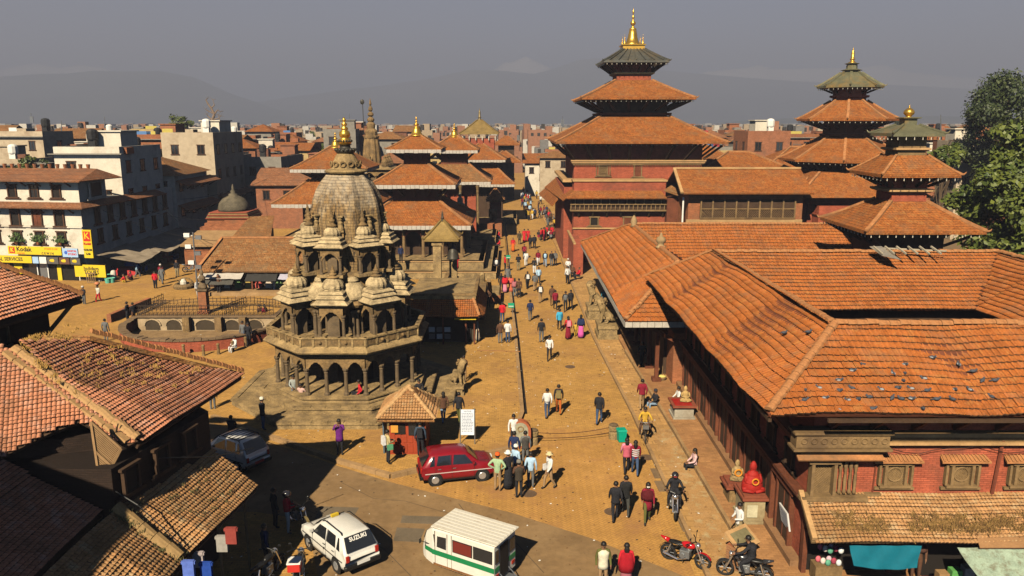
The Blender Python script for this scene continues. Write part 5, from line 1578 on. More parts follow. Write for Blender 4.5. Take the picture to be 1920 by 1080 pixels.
def railing(pts, z, h=.75, parent=fc):
 for a, c in zip(pts, pts[1:]):
  a, c = V3(*a, z), V3(*c, z)
  L = (c - a).length; n = max(2, int(L / .28))
  b = MB()
  b.beam(a + V3(0, 0, h), c + V3(0, 0, h), .04, .04); b.beam(a + V3(0, 0, h * .62), c + V3(0, 0, h * .62), .03, .03); b.beam(a + V3(0, 0, .1), c + V3(0, 0, .1), .03, .03)
  for i in range(n + 1):
   p = a.lerp(c, i / n); b.beam(p, p + V3(0, 0, h + (.12 if i % 2 == 0 else 0)), .03, .03, up=(0, 1, 0))
   if i < n:
    q_ = a.lerp(c, (i + 1) / n); b.beam(p + V3(0, 0, .12), q_ + V3(0, 0, h * .6), .02, .02)
  b.build("railing", mat("rusty_iron", (.05, .035, .025), .7, .3), parent)
railing([(FC[0] - 5.2, FC[1] + .2), (FC[0] - 1.6, FC[1] + .2), (FC[0] + 1.2, FC[1] + .2), (FC[0] + 5.0, FC[1] + .3)], 1.34)
railing([(FC[0] - 5.1, FC[1] + 2.2), (FC[0] - 1.2, FC[1] + 3.2), (FC[0] + 2.6, FC[1] + 3.4), (FC[0] + 5.0, FC[1] + 2.5)], 1.34, .65)
railing([(FC[0] - 5.2, FC[1] + .2), (FC[0] - 5.0, FC[1] + 4.4)], 1.34)
railing([(FC[0] + 1.3, FC[1] + .3), (FC[0] + 2.0, FC[1] + 3.2)], 1.34)
ps = thing("pillar_statue", (-23.3, 58.2, 1.34), "small dark kneeling stone figure on a brick pedestal inside the sunken court", "statue")
b = MB(); b.cbox((-23.3, 58.2, 1.34), (.85, .85, .2)); b.cbox((-23.3, 58.2, 1.54), (.6, .6, 1.6)); b.build("pedestal", BRICKO, ps)
b = MB(); b.cbox((-23.3, 58.2, 3.14), (.85, .8, .14)); b.build("pedestal_cap", STONED, ps)
b = MB(); b.lathe((-23.3, 58.2, 3.28), [(.34, 0), (.36, .2), (.24, .35), (.22, .6), (.27, .8), (.2, .95), (.09, 1.0), (.13, 1.08), (.15, 1.2), (.1, 1.34), (.05, 1.45)], 10, sq=.8)
b.sphere((-23.15, 58.0, 3.38), .18, 8, 5, (1.3, .8, .7)); b.tube([(-23.5, 58.2, 4.05), (-23.3, 57.9, 3.9), (-23.15, 57.9, 4.0)], .07, 6); b.build("kneeling_figure", STONED, ps, smooth=True)
for i, (x, y) in enumerate(((345, 666), (382, 667), (410, 664), (437, 659), (461, 651))):
 p = at(x, y, .18); b = MB(); b.lathe((p.x, p.y, .18), [(.12, 0), (.1, .1), (.09, .62), (.12, .66), (.1, .74), (.02, .78)], 8)
 tag(b.build("bollard", STONE), ("leftmost bollard of the row before the sunken court", "second bollard from left before the sunken court", "middle bollard before the sunken court", "fourth bollard from left before the sunken court", "rightmost bollard of the row, below the man in white")[i], "bollard", "bollards before the sunken court")
b = MB(); a, c = at(205, 605, .18), at(281, 572, .18); b.beam((a.x, a.y, .5), (c.x, c.y, .5), .35, .66)
tag(b.build("low_wall", BRICKO), "long low brick bench wall in the open square left of the sunken court", "wall")
wl_ = thing("well_head", tuple(at(345, 540, .18)), "small stone-rimmed well with a low rounded shelter in the open square", "well")
p = at(345, 540, .18)
b = MB(); b.lathe((p.x, p.y, .18), [(.9, 0), (.95, .25), (.8, .45), (.6, .45), (.6, .1)], 14); b.build("rim", STONE, wl_)
b = MB(); b.torus((p.x, p.y + .5, .3), .75, .1, 'y', 16, 6); b.build("hoop", STONE, wl_)
b = MB(); b.lathe((p.x, p.y, .3), [(.3, 0), (.3, .5), (.15, .75)], 8); b.build("pump", PLASTER, wl_)
# SHOP ROW AND SMALL DOMED TEMPLE (left middle)
sr2 = thing("shop_row", (-24, 74, .18), "long tiled-roof shop row with white and dark awnings, left behind the stone temple", "shop")
b = MB(); b.box(-28.2, 72.0, .18, -13.5, 77, 2.3); b.build("wall", WOOD, sr2)
roof_slab(sr2, [(-28.6, 70.3, 2.3), (-13.2, 70.3, 2.3), (-13.2, 74.6, 4.7), (-27.6, 74.6, 4.7)], TILEO, .15)
roof_slab(sr2, [(-28.6, 70.3, 2.3), (-27.6, 74.6, 4.7), (-28.8, 78.8, 2.3)], TILEO, .15)
roof_slab(sr2, [(-27.6, 74.62, 4.68), (-13.2, 74.62, 4.68), (-13.2, 78.8, 2.3), (-28.8, 78.8, 2.3)], TILEO, .15)
b = MB(); b.beam((-28.6, 70.3, 2.4), (-27.6, 74.6, 4.8), .28, .18); b.beam((-27.6, 74.6, 4.8), (-13.2, 74.6, 4.8), .26, .18); b.build("ridge", RIDGE, sr2)
b = MB(); b.box(-28.4, 69.6, .18, -13.3, 72, .5); b.build("step", KERB, sr2)
for i in range(7):
 x = -27.9 + i * 2.0
 b = MB(); b.box(x, 70.9, .5, x + .14, 71.04, 2.3); b.build("post", WOODR if i % 3 else PLASTER, sr2)
cloth_sheet("awning", [(-28.3, 70.3, 2.15), (-24.3, 70.3, 2.15), (-24.4, 69.6, 1.75), (-28.3, 69.6, 1.8)], 8, 3, .02, VAL, "white sign strip awning at the left end of the tiled shop row", "awning")
cloth_sheet("awning", [(-28.1, 70.2, 1.85), (-25.1, 70.2, 1.85), (-25.1, 69.3, 1.3), (-28.1, 69.3, 1.3)], 8, 3, .02, mat("grey_canvas", (.07, .065, .055)), "dark grey awning under the white strip of the tiled shop row", "awning")
cloth_sheet("awning", [(-24, 70.2, 2.1), (-21.2, 70.2, 2.1), (-21.2, 69.4, 1.6), (-24, 69.4, 1.6)], 8, 3, .02, mat("black_canvas", (.03, .028, .025)), "black awning in the middle of the tiled shop row", "awning")
cloth_sheet("awning", [(-21, 70.2, 2.1), (-17.5, 70.2, 2.1), (-17.5, 69.4, 1.75), (-21, 69.4, 1.75)], 8, 3, .02, mat("lilac_canvas", (.4, .38, .45)), "pale lilac awning close to the stone temple's left side", "awning")
for i in range(12):
 x = -27.6 + i * .95; c = [(.5, .1, .08), (.6, .5, .4), (.15, .25, .1), (.5, .35, .1)][i % 4]
 b = MB(); b.box(x, 71.6, .5, x + .6, 71.98, .95); b.box(x + .05, 71.7, .95, x + .5, 71.98, 1.35 + .3 * (i % 2))
 tag(b.build("shop_goods", cloth(c)), "%s goods, %s from the left on the tiled shop row's counter" % (("red", "cream", "green", "ochre")[i % 4], ("first", "second", "third", "fourth", "fifth", "sixth", "seventh", "eighth", "ninth", "tenth", "eleventh", "twelfth")[i]), "goods", "goods on the counters of the tiled shop row")
dt = thing("domed_shrine", (-32.5, 92, .18), "small shrine with blackened dome on stepped brick cornices beside the white houses", "shrine")
c = (-32.4, 92)
b = MB()
for hw, z0_, z1_ in ((3.4, .18, 3.0), (3.0, 3.0, 3.9), (2.6, 3.9, 4.3), (2.35, 4.3, 4.7)): b.box(c[0] - hw, c[1] - hw, z0_, c[0] + hw, c[1] + hw, z1_)
b.build("body", BRICKO, dt)
for i in range(5):
 b = MB(); b.lathe((*c, 4.7 + i * .16), [(2.4 - i * .08, 0), (2.5 - i * .08, .07), (2.5 - i * .08, .14)], 4, ap=True); b.build("cornice", TRIM if i % 2 else BRICK, dt)
b = MB(); b.lathe((*c, 5.45), [(1.75, 0), (1.8, .3), (1.65, .9), (1.2, 1.45), (.6, 1.75), (.5, 1.8), (.55, 1.95), (.25, 2.05), (.3, 2.3), (.12, 2.5), (.15, 2.7), (.03, 3.1)], 18); b.build("dome", mat("blackened_plaster", (.09, .075, .05), var=.5, bump=.5, dirt=(.2, .16, .1)), dt, smooth=True)
roof_slab(dt, [(-30.5, 84, 3.0), (-26.5, 86, 3.2), (-27.5, 91, 5.0), (-30, 90, 5.0)], TILEO, .15)
roof_slab(dt, [(-35.5, 83.5, 2.7), (-30.5, 83.5, 2.7), (-30.5, 88.6, 3.6), (-35.5, 88.6, 3.6)], KERB, .2, name="flat_roof")
b = MB(); b.box(-35.3, 84, .18, -27, 89, 2.8); b.build("annex_wall", BRICKO, dt)
# SHOP ANNEX, BELL STAND, SMALL THINGS RIGHT OF THE STONE TEMPLE
an = thing("shop_annex", (-4.6, 56, .18), "flat-roofed souvenir shop with small tiled skirt roof and yellow sign, right of the stone temple", "shop")
b = MB(); b.box(-7.0, 54.4, .18, -2.75, 60.5, 3.35); b.build("wall", mat("shop_wall", (.06, .045, .03), bump=.3), an)
b = MB(); b.box(-7.2, 54.2, 3.35, -2.55, 60.7, 3.6); b.build("flat_roof", STONEL, an)
b = MB(); b.box(-7.25, 54.15, 3.6, -2.5, 54.4, 3.75); b.box(-2.72, 54.42, 3.6, -2.48, 60.7, 3.8); b.build("parapet", STONE, an)
f_ = roof_slab(an, [(-7.2, 53.0, 2.35), (-2.3, 53.0, 2.35), (-2.7, 54.2, 3.3), (-7.2, 54.2, 3.3)], WOOD, .1, "skirt_roof")
tile_field(f_, (-7.2, 53.0, 2.35), (1, 0, 0), (0, 1.2, .95), [(0, -.05), (4.9, -.05), (4.5, 1.5), (0, 1.5)], .16, .17, 'pan', TILE, 40, jit=.5)
g_ = roof_slab(an, [(-2.3, 53.0, 2.35), (-1.9, 54.0, 2.35), (-1.9, 60, 2.35), (-2.7, 60, 3.3), (-2.7, 54.2, 3.3)], TILEF, .1, "skirt_roof")
ridge_tiles(f_, (-2.7, 54.2, 3.38), (-2.25, 53.0, 2.45), .25, .1)
b = MB(); b.box(-6.9, 54.3, .3, -2.9, 54.39, 2.3); b.build("shop_opening", BLACK, an)
for i in range(6):
 b = MB(); x = -5.9 + (i % 3) * .55; z = .45 + (i // 3) * .5; b.box(x, 54.2, z, x + .42, 54.29, z + .35)
 b.build("display_card", WHITE if i % 2 else GREYM, an)
for x in (-6.4, -4.9, -3.3, -2.7):
 b = MB(); b.box(x, 53.7, .18, x + .1, 53.8, 2.3); b.build("post", WOODR, an)
YEL = flat("sign_yellow", (.68, .48, .02), .6)
b = MB(); b.box(-4.0, 53.2, 2.1, -2.5, 53.28, 2.4); sg = b.build("sign_board", YEL, an)
def text(s, loc, size, m, parent=None, rot=(pi / 2, 0, 0), ext=.004, name="lettering", al='CENTER', bold=0.0):
 cu = bpy.data.curves.new(name, 'FONT'); cu.body = s; cu.size = size; cu.extrude = ext; cu.align_x = al; cu.align_y = 'CENTER'; cu.offset = bold
 cu.materials.append(m); cu.resolution_u = 2
 o = bpy.data.objects.new(name, cu); COL.objects.link(o)
 if parent:
  o.parent = parent; off = OFF.get(parent.name, (0, 0, 0))
  loc = tuple(a - c_ for a, c_ in zip(loc, off))
 o.location = loc; o.rotation_euler = rot
 ev = o.evaluated_get(bpy.context.evaluated_depsgraph_get())
 me = bpy.data.meshes.new_from_object(ev)
 o2 = bpy.data.objects.new(name, me); COL.objects.link(o2); o2.parent = parent; o2.location = loc; o2.rotation_euler = rot
 bpy.data.objects.remove(o)
 return o2
bell = thing("bell_stand", (-5.6, 61.5, .18), "stone pillar bell stand with small yellow metal roof beside the souvenir shop", "bell stand")
for x, y in ((-6.15, 64.2), (-5.0, 66.2)):
 b = MB(); b.lathe((x, y, .18), [(.4, 0), (.4, 2.2), (.32, 2.3), (.32, 5.4), (.42, 5.5), (.42, 5.7)], 4, ap=True); b.build("pillar", STONEL, bell)
b = MB(); b.box(-6.9, 64.1, 5.88, -4.6, 64.4, 6.05); b.box(-6.9, 65.9, 5.88, -4.6, 66.3, 6.05); b.build("beam", STONE, bell)
b = MB(); b.lathe((-4.9, 64.8, 4.4), [(.55, 0), (.5, .1), (.42, .5), (.3, .9), (.1, 1.1), (.08, 1.5)], 14); b.build("bell", DK, bell, smooth=True)
rb = pagoda_roof(bell, (-5.75, 65.0), 1.4, 6.25, .1, 7.6, m=YM, rm=YM, bells=False, seg=4)
spire(bell, (-5.75, 65.0), 7.55, .9, .22, kind='slim', m=DK)
b = MB(); b.box(-7.0, 60.8, .18, -2.2, 68, 1.9); b.box(-6.2, 61.2, 1.9, -2.9, 67, 2.1); b.build("platform", STONE, bell)
b = MB(); b.lathe((-5.3, 88.0, .18), [(.62, 0), (.62, 5.6)], 4, ap=True)
tag(b.build("stone_pillar", STONEL), "tall square stone pillar standing under the lowest roof corner of the pagoda", "pillar")
st = thing("stair_block", (-2.4, 68, .18), "broad stone stair block topped by a small recumbent lion, beside the gutter", "steps")
b = MB(); b.box(-4.0, 66.5, .18, -1.0, 70, .9); b.build("base", BRICKO, st)
b = MB(); b.box(-3.9, 66.6, .9, -1.1, 69.9, 1.1); b.build("slab", STONEL, st)
for i in range(5):
 b = MB(); b.box(-4.6 - i * .35, 66.4, .18, -4.25 - i * .35, 72, 1.0 + i * .28); b.build("step", STONE, st)
b = MB(); b.slabq([(-2.0, 66.3, 1.5), (-2.0, 62, 3.3), (-1.7, 62, 3.3), (-1.7, 66.3, 1.5)], .3); b.build("side_ramp", STONE, st)
def quadruped(name, loc, rz, s, m, pose='sit', parent=None, elephant=False):
 """continuous skinned body grown from a skeleton"""
 if pose == 'sit':
  J = [(0, 0, .55), (.25, 0, .8), (.42, 0, 1.15), (.5, 0, 1.45), (.62, 0, 1.62), (.82, 0, 1.55), (-.22, 0, .3), (-.5, 0, .12), (-.62, 0, .4),
             (.42, .17, .7), (.48, .17, .35), (.52, .17, .05), (.65, .17, .03), (.42, -.17, .7), (.48, -.17, .35), (.52, -.17, .05), (.65, -.17, .03),
             (-.1, .25, .32), (.15, .28, .42), (.05, .28, .08), (.25, .28, .04), (-.1, -.25, .32), (.15, -.28, .42), (.05, -.28, .08), (.25, -.28, .04), (.5, .14, 1.78), (.5, -.14, 1.78)]
  E = [(0, 1), (1, 2), (2, 3), (3, 4), (4, 5), (0, 6), (6, 7), (7, 8), (2, 9), (9, 10), (10, 11), (11, 12), (2, 13), (13, 14), (14, 15), (15, 16), (6, 17), (17, 18), (18, 19), (19, 20), (6, 21), (21, 22), (22, 23), (23, 24), (4, 25), (4, 26)]
  Rr = [.28, .3, .34, .32, .27, .14, .28, .08, .06, .13, .11, .1, .08, .13, .11, .1, .08, .2, .15, .09, .08, .2, .15, .09, .08, .05, .05]
 else:
  J = [(0, 0, .95), (.4, 0, .98), (.7, 0, 1.0), (.95, 0, 1.15), (1.2, 0, 1.2), (1.42, 0, 1.1), (-.45, 0, .93), (-.75, 0, .8),
             (.6, .2, .7), (.62, .2, .35), (.62, .2, .05), (.6, -.2, .7), (.62, -.2, .35), (.62, -.2, .05), (-.45, .2, .65), (-.5, .2, .35), (-.46, .2, .05), (-.45, -.2, .65), (-.5, -.2, .35), (-.46, -.2, .05)]
  E = [(0, 1), (1, 2), (2, 3), (3, 4), (4, 5), (0, 6), (6, 7), (2, 8), (8, 9), (9, 10), (2, 11), (11, 12), (12, 13), (6, 14), (14, 15), (15, 16), (6, 17), (17, 18), (18, 19)]
  Rr = [.34, .36, .36, .28, .26, .14, .33, .1] + [.16, .12, .1] * 2 + [.17, .12, .1] * 2
  if elephant:
   n = len(J); J += [(1.55, 0, .7), (1.6, 0, .3)]; E += [(5, n), (n, n + 1)]; Rr += [.1, .06]
   Rr[0] = .46; Rr[1] = .48; Rr[6] = .44
 me = bpy.data.meshes.new(name)
 me.from_pydata([tuple(q * s for q in j) for j in J], E, [])
 o = bpy.data.objects.new(name, me); COL.objects.link(o)
 md = o.modifiers.new("skin", 'SKIN'); me.skin_vertices[0].data[0].use_root = True
 for i, r in enumerate(Rr): me.skin_vertices[0].data[i].radius = (r * s, r * s)
 o.modifiers.new("sub", 'SUBSURF').levels = 1
 dg = bpy.context.evaluated_depsgraph_get()
 ev = o.evaluated_get(dg)
 m2 = bpy.data.meshes.new_from_object(ev)
 bpy.data.objects.remove(o)
 m2.materials.clear(); m2.materials.append(m)
 m2.polygons.foreach_set('use_smooth', [True] * len(m2.polygons))
 o = bpy.data.objects.new(name, m2); COL.objects.link(o)
 if parent:
  o.parent = parent; off = OFF.get(parent.name, (0, 0, 0)); loc = tuple(a - c_ for a, c_ in zip(loc, off))
 o.location = loc; o.rotation_euler = (0, 0, rz)
 return o
quadruped("lion_statue", (-2.6, 68.2, 1.1), radians(-90), .9, STONEL, 'sit', st)
def lion(loc, w_, d_, h_, rz, s, label, mane=True):
 t_ = thing("lion_statue", loc, label, "statue", "stone guardian statues")
 x, y, z = loc
 b = MB(); b.box(x - w_ / 2, y - d_ / 2, z, x + w_ / 2, y + d_ / 2, z + h_ * .3); b.box(x - w_ / 2 + .1, y - d_ / 2 + .1, z + h_ * .3, x + w_ / 2 - .1, y + d_ / 2 - .1, z + h_ * .75); b.box(x - w_ / 2 + .02, y - d_ / 2 + .02, z + h_ * .75, x + w_ / 2 - .02, y + d_ / 2 - .02, z + h_)
 b.build("pedestal", STONEL, t_)
 o = quadruped("lion_body", (x + .1 * s, y, z + h_), rz, s, STONEL, 'sit', t_)
 b = MB()
 if mane:
  for k in range(26):
   q = RN.uniform(0, 2 * pi); ph = RN.uniform(-.6, 1.2)
   dx, dy, dz = .27 * cos(ph) * cos(q) - .08, .3 * cos(ph) * sin(q), .28 * sin(ph)
   b.sphere(((.46 + dx) * s, dy * s, (1.5 + dz) * s), .075 * s, 6, 4)
  cr, sr = cos(rz), sin(rz)
  b.v = [(x + .1 * s + v[0] * cr - v[1] * sr, y + v[0] * sr + v[1] * cr, z + h_ + v[2]) for v in b.v]
  b.build("mane", STONE, t_)['kind'] = 'stuff'
 return t_
lion((6.95, 56.2, .14), 1.5, 2.2, 1.0, radians(180), 1.05, "nearer stone guardian lion on a moulded pedestal beside the palace street wing")
lion((6.75, 62.0, .14), 1.5, 2.2, 1.0, radians(180), 1.1, "farther stone guardian lion on a pedestal beside the palace street wing")
lion((-3.3, 43.8, .18), 1.1, 1.6, .5, radians(-35), .85, "stone guardian lion on a low plinth right of the stone temple steps")
b = MB(); a = at(1148, 645, .14)
ne = thing("elephant_statue", (-3.2, 128 - 18, .18), "small stone elephant statue on a brick stair cheek far up the street", "statue")
b = MB(); b.box(-4.6, 107, .18, -1.4, 113, 2.0); b.build("base", BRICKO, ne); quadruped("elephant_body", (-2.6, 110, 2.0), radians(-100), 1.2, STONE, 'stand', ne, True)
b = MB(); b.box(-9.5, 101.5, .18, -5.2, 104, 2.6)
tag(b.build("brick_platform", BRICKO), "low brick platform block between the pagodas up the street", "platform")
ko = thing("small_shrine", (-2.4, 117, .18), "tiny brick shrine with tiled pyramid roof beside the elephant", "shrine")
b = MB(); b.box(-3.3, 116, .18, -1.6, 118, 4.3); b.build("wall", BRICK, ko); pagoda_roof(ko, (-2.45, 117), 1.35, 4.4, .1, 6.0, bells=False, horns=False)
gs = thing("column_statue", (-7.4, 92.8, 1.8), "gilded kneeling figure on a stone lotus column before the second pagoda", "statue")
b = MB(); b.lathe((-6.3, 96, .2), [(.7, 0), (.5, .3), (.5, 4.4), (.9, 4.8), (1.1, 5.0), (1.0, 5.3)], 12); b.build("column", STONE, gs)
b = MB(); b.lathe((-6.3, 96, 5.5), [(.6, 0), (.6, .3), (.35, .5), (.35, 1.0), (.15, 1.2), (.25, 1.4), (.05, 1.75)], 10); b.build("figure", COPPER, gs, smooth=True)
# WHITE HOUSES WITH SHOPS (left)
WA = V3(-41.9, 76.6, 0)
rzs = atan2(2.3, -15.1) + pi          # south front runs from the corner to the left
ux = V3(-cos(rzs), -sin(rzs), 0)      # along the front, leftwards
un = V3(sin(rzs), -cos(rzs), 0)       # outwards from the front
DARKW = mat("dark_window_wood", (.075, .035, .018), bump=.2)
def fp(u, o, z): return WA + ux * u + un * o + V3(0, 0, z)
def fbox(name, u0, u1, o0, o1, z0, z1, m, parent):
 b = MB(); P = [fp(u0, o0, 0), fp(u1, o0, 0), fp(u1, o1, 0), fp(u0, o1, 0)]
 b.prism([(p.x, p.y) for p in P], z0, z1)
 return b.build(name, m, parent)
wh = thing("corner_house", tuple(WA), "long white four-storey corner house with two rust tile skirts and yellow shop signs", "house")
b = MB(); P = [fp(0, 0, 0), fp(22, 0, 0), fp(22, -14, 0), V3(-41.2, 96, 0)]
b.prism([(p.x, p.y) for p in P], 0, 7.9)
P = [fp(0, 0, 0), fp(22, 0, 0), fp(22, -5, 0), V3(-41.75, 81.5, 0)]
b.prism([(p.x, p.y) for p in P], 7.91, 10.1)
b.build("wall", PLASTER, wh)
RUST = mat("rust_tile_skirt", (.30, .12, .05), kind='tile', bw=.3, bh=.3, var=.3, bump=.5, dirt=(.16, .08, .045), dirt_s=.4)
def skirt(z0, z1, o, ins, parent=wh, ylen=95.0, yc=0):
 a, c, d, e = fp(-o * .9, o, z0), fp(22, o, z0), fp(22, -ins, z1), fp(ins * .0, -ins, z1)
 s_ = roof_slab(parent, [a, c, d, e], RUST, .12, "skirt_roof")
 f = V3(-40.9 + o - 0.2, ylen, z0); g = V3(-41.3 - ins, ylen, z1)
 s2_ = roof_slab(parent, [f, a, e, g], RUST, .12, "skirt_roof")
 for k in range(9):
  b = MB(); b.beam(fp(.8 + k * 1.6, 0.02, z0 - .6), fp(.8 + k * 1.6, o * .85, z0 - .05), .09, .12); b.build("bracket", DARKW, parent)
 return s_
skirt(7.45, 7.95, 1.0, .1, ylen=92)
skirt(10.05, 11.0, 1.1, 3.0, ylen=81.6)
fbox("string_course", 0, 22, .01, .14, 5.42, 5.56, PLASTER, wh)
for k in range(7):
 u = 2.35 + k * 2.4
 p = fp(u, .02, 8.95); wall_window(wh, tuple(p), 1.0, 1.15, rzs, 'glass' if k == 1 else 'open', DARKW, .12, False)
 p = fp(u, .02, 6.4); wall_window(wh, tuple(p), 1.1, 1.6, rzs, 'shutter' if k % 3 == 1 else 'open', DARKW, .14, False)
 p = fp(u, .02, 4.4); wall_window(wh, tuple(p), 1.0, 1.15, rzs, 'open', DARKW, .1, False)
LEAF2 = mat("pot_plant_leaf", (.06, .1, .025), var=.5, scale=4, bump=0)
for k in range(6):
 p = fp(2.35 + k * 2.4, .35, 3.85)
 t_ = thing("window_plant", tuple(p), "%s bushy pot plant on the white corner house's first-floor sill" % ("first", "second", "third", "fourth", "fifth", "sixth")[k], "plant", "pot plants along the white corner house")
 b = MB(); b.lathe(tuple(p), [(.12, -.1), (.17, .15)], 8); b.build("pot", BRICKO, t_)
 tufts(t_, [(p.x + RN.gauss(0, .3), p.y, p.z + .1 + abs(RN.gauss(0, .3))) for _ in range(18)], .3, 8, LEAF2, "foliage", .15, .05)
def efront(parent, y0, y1, zs, wd, ht, n, x=-41.85, dx=.045, style='open', m=DARKW):
 for i in range(n):
  y = y0 + (y1 - y0) * (i + .5) / n
  wall_window(parent, (x + (y - 76.6) * dx + .03, y, zs), wd, ht, 'e', style, m, .1, False)
efront(wh, 78, 95, 6.4, 1.0, 1.6, 7, dx=.034); efront(wh, 78, 95, 4.3, .9, 1.3, 6, dx=.034)
wall_window(wh, (-41.65, 79.3, 9.0), 2.6, 1.4, 'e', 'open', PLASTER, .12, False)
fbox("shop_opening", 1.0, 12.5, .02, .06, .1, 1.9, BLACK, wh)
for u, w_ in ((2.7, .45), (7.0, .9), (10.7, .8)): fbox("yellow_panel", u, u + w_, .08, .2, .1, 1.85, YEL, wh)
for u in (4.2, 5.4, 8.4, 9.6): fbox("glass_door", u, u + .9, .07, .1, .1, 1.75, GREYM if u < 5 else GLASS, wh)
for u in (4.15, 5.3, 9.5): fbox("door_post", u, u + .1, .1, .16, .1, 1.8, WHITE, wh)
RED = flat("sign_red", (.5, .02, .015), .6); INK = flat("sign_black", (.02, .02, .02), .6); LBL = flat("sign_light_blue", (.35, .5, .7), .6)
fbox("shop_awning_beam", 0, 16, .02, .6, 1.88, 1.98, DARKW, wh)
def sign(u0, u1, z0, z1, o, m, label):
 s_ = fbox("shop_sign", u0, u1, o, o + .12, z0, z1, m, None); return tag(s_, label, "sign", "shop signs on the white corner house")
def stext(s, u, z, size, m, o, parent, bold=.01, al='CENTER'):
 p = fp(u, o + .125, z); q = text(s, tuple(p), size, m, None, rot=(pi / 2, 0, rzs), al=al, bold=bold); q.parent = parent; return q
s1 = sign(1.8, 7.6, 2.85, 3.65, .9, YEL, "wide yellow film-shop sign with red square logo, top row of the shop signs")
stext("Kodak", 5.85, 3.35, .62, INK, .9, s1, .018); stext("express", 6.2, 2.98, .26, mat("sign_orange", (.6, .2, .02), bump=0), .9, s1)
stext("STUDIO & LAB", 2.9, 3.45, .22, mat("sign_orange", (.6, .2, .02), bump=0), .9, s1); stext("C E W I N", 3.3, 3.0, .3, INK, .9, s1)
b = MB(); P = [fp(7.45, 1.022, 0), fp(6.85, 1.022, 0), fp(6.85, 1.03, 0), fp(7.45, 1.03, 0)]; b.prism([(p.x, p.y) for p in P], 2.95, 3.55); o = b.build("logo", RED, s1)
q = stext("K", 7.15, 3.25, .55, YEL, .91, s1, .03)
s2 = sign(.05, 1.7, 2.7, 3.55, .9, LBL, "pale blue and white digital photo sign at the right end of the top row")
stext("DIGITAL", .65, 3.3, .26, RED, .9, s2); stext("STUDIO", .65, 2.98, .26, RED, .9, s2)
b = MB(); p = fp(1.3, 1.03, 3.15); b.sphere(tuple(p), .18, 8, 5, (1, .1, 1)); b.build("picture_spot", flat("sign_blue", (.05, .12, .5)), s2)
s3 = sign(5.3, 16, 1.95, 2.65, .7, YEL, "long yellow sign with dark lettering in the lower sign row, running off left")
stext("DIGITAL SERVICES", 8.3, 2.3, .5, INK, .7, s3, .012); stext("COLOR", 11.6, 2.3, .5, INK, .7, s3, .012)
for i, (u0, u1, m) in enumerate(((4.55, 5.2, LBL), (3.7, 4.45, WHITE), (2.4, 3.6, flat("sign_dark", (.1, .09, .08))), (1.2, 2.3, flat("sign_brown", (.13, .06, .04))), (.05, 1.1, flat("sign_dark", (.1, .09, .08))))):
 s_ = sign(u0, u1, 1.95, 2.6, .72, m, "%s small board right of the long yellow sign in the lower row" % ("first", "second", "third", "fourth", "fifth")[i])
 if i > 1:
  p = fp((u0 + u1) / 2, .85, 2.28); b = MB(); b.sphere(tuple(p), .2, 10, 5, (1.6, .1, .8)); b.build("oval_print", YEL, s_)
s4 = thing("projecting_sign", tuple(fp(-1.0, .6, 3.2)), "tall yellow and red film sign standing out from the house corner", "sign")
fbox("board", -1.3, -.35, .5, .66, 2.6, 5.35, YEL, s4)
fbox("logo", -1.2, -.45, .665, .68, 4.25, 5.2, RED, s4)
for s_, z, z_s, mm in (("K", 4.75, .9, YEL), ("Kodak", 4.0, .3, RED), ("COLOR", 3.4, .26, INK), ("LAB", 3.0, .26, INK)):
 p = fp(-.82, .69, z); q = text(s_, tuple(p), z_s, mm, None, rot=(pi / 2, 0, rzs), bold=.012); q.parent = s4; off = OFF[s4.name]; q.location = p - Vector(off)
s5 = thing("shop_partition", tuple(fp(-1.2, .4, 0)), "yellow painted shop board with black writing by the market sacks at the corner", "sign board")
fbox("board", -2.4, .9, .5, .62, .7, 1.9, YEL, s5)
for s_, z in (("holidays", 1.55), ("TOURS", 1.15)):
 p = fp(-.9, .63, z); q = text(s_, tuple(p), .5, INK, None, rot=(pi / 2, 0, rzs), bold=.01); q.parent = s5; q.location = p - Vector(OFF[s5.name])
TARPB = mat("beige_tarp", (.3, .24, .17), var=.25, bump=.3, dirt=(.16, .12, .08))
for i, (y0, y1, lab) in enumerate(((77.6, 83.5, "nearest beige market tarp beside the yellow boards"), (83.7, 89, "middle beige market tarp along the shaded white house"), (89.2, 97, "farthest beige market tarp along the shaded white house"))):
 cloth_sheet("tarpaulin", [(-41.4, y0, 2.6), (-41.2, y1, 2.9), (-37.6 + i * .4, y1, 2.05 + i * .2), (-37.2 + i * .3, y0, 1.75 + i * .15)], 14, 6, .12, TARPB, lab, "tarpaulin", group="market tarps")
MINT = flat("mint_plastic", (.12, .42, .3), .5); SACK = mat("white_sack", (.6, .55, .48), bump=.3)
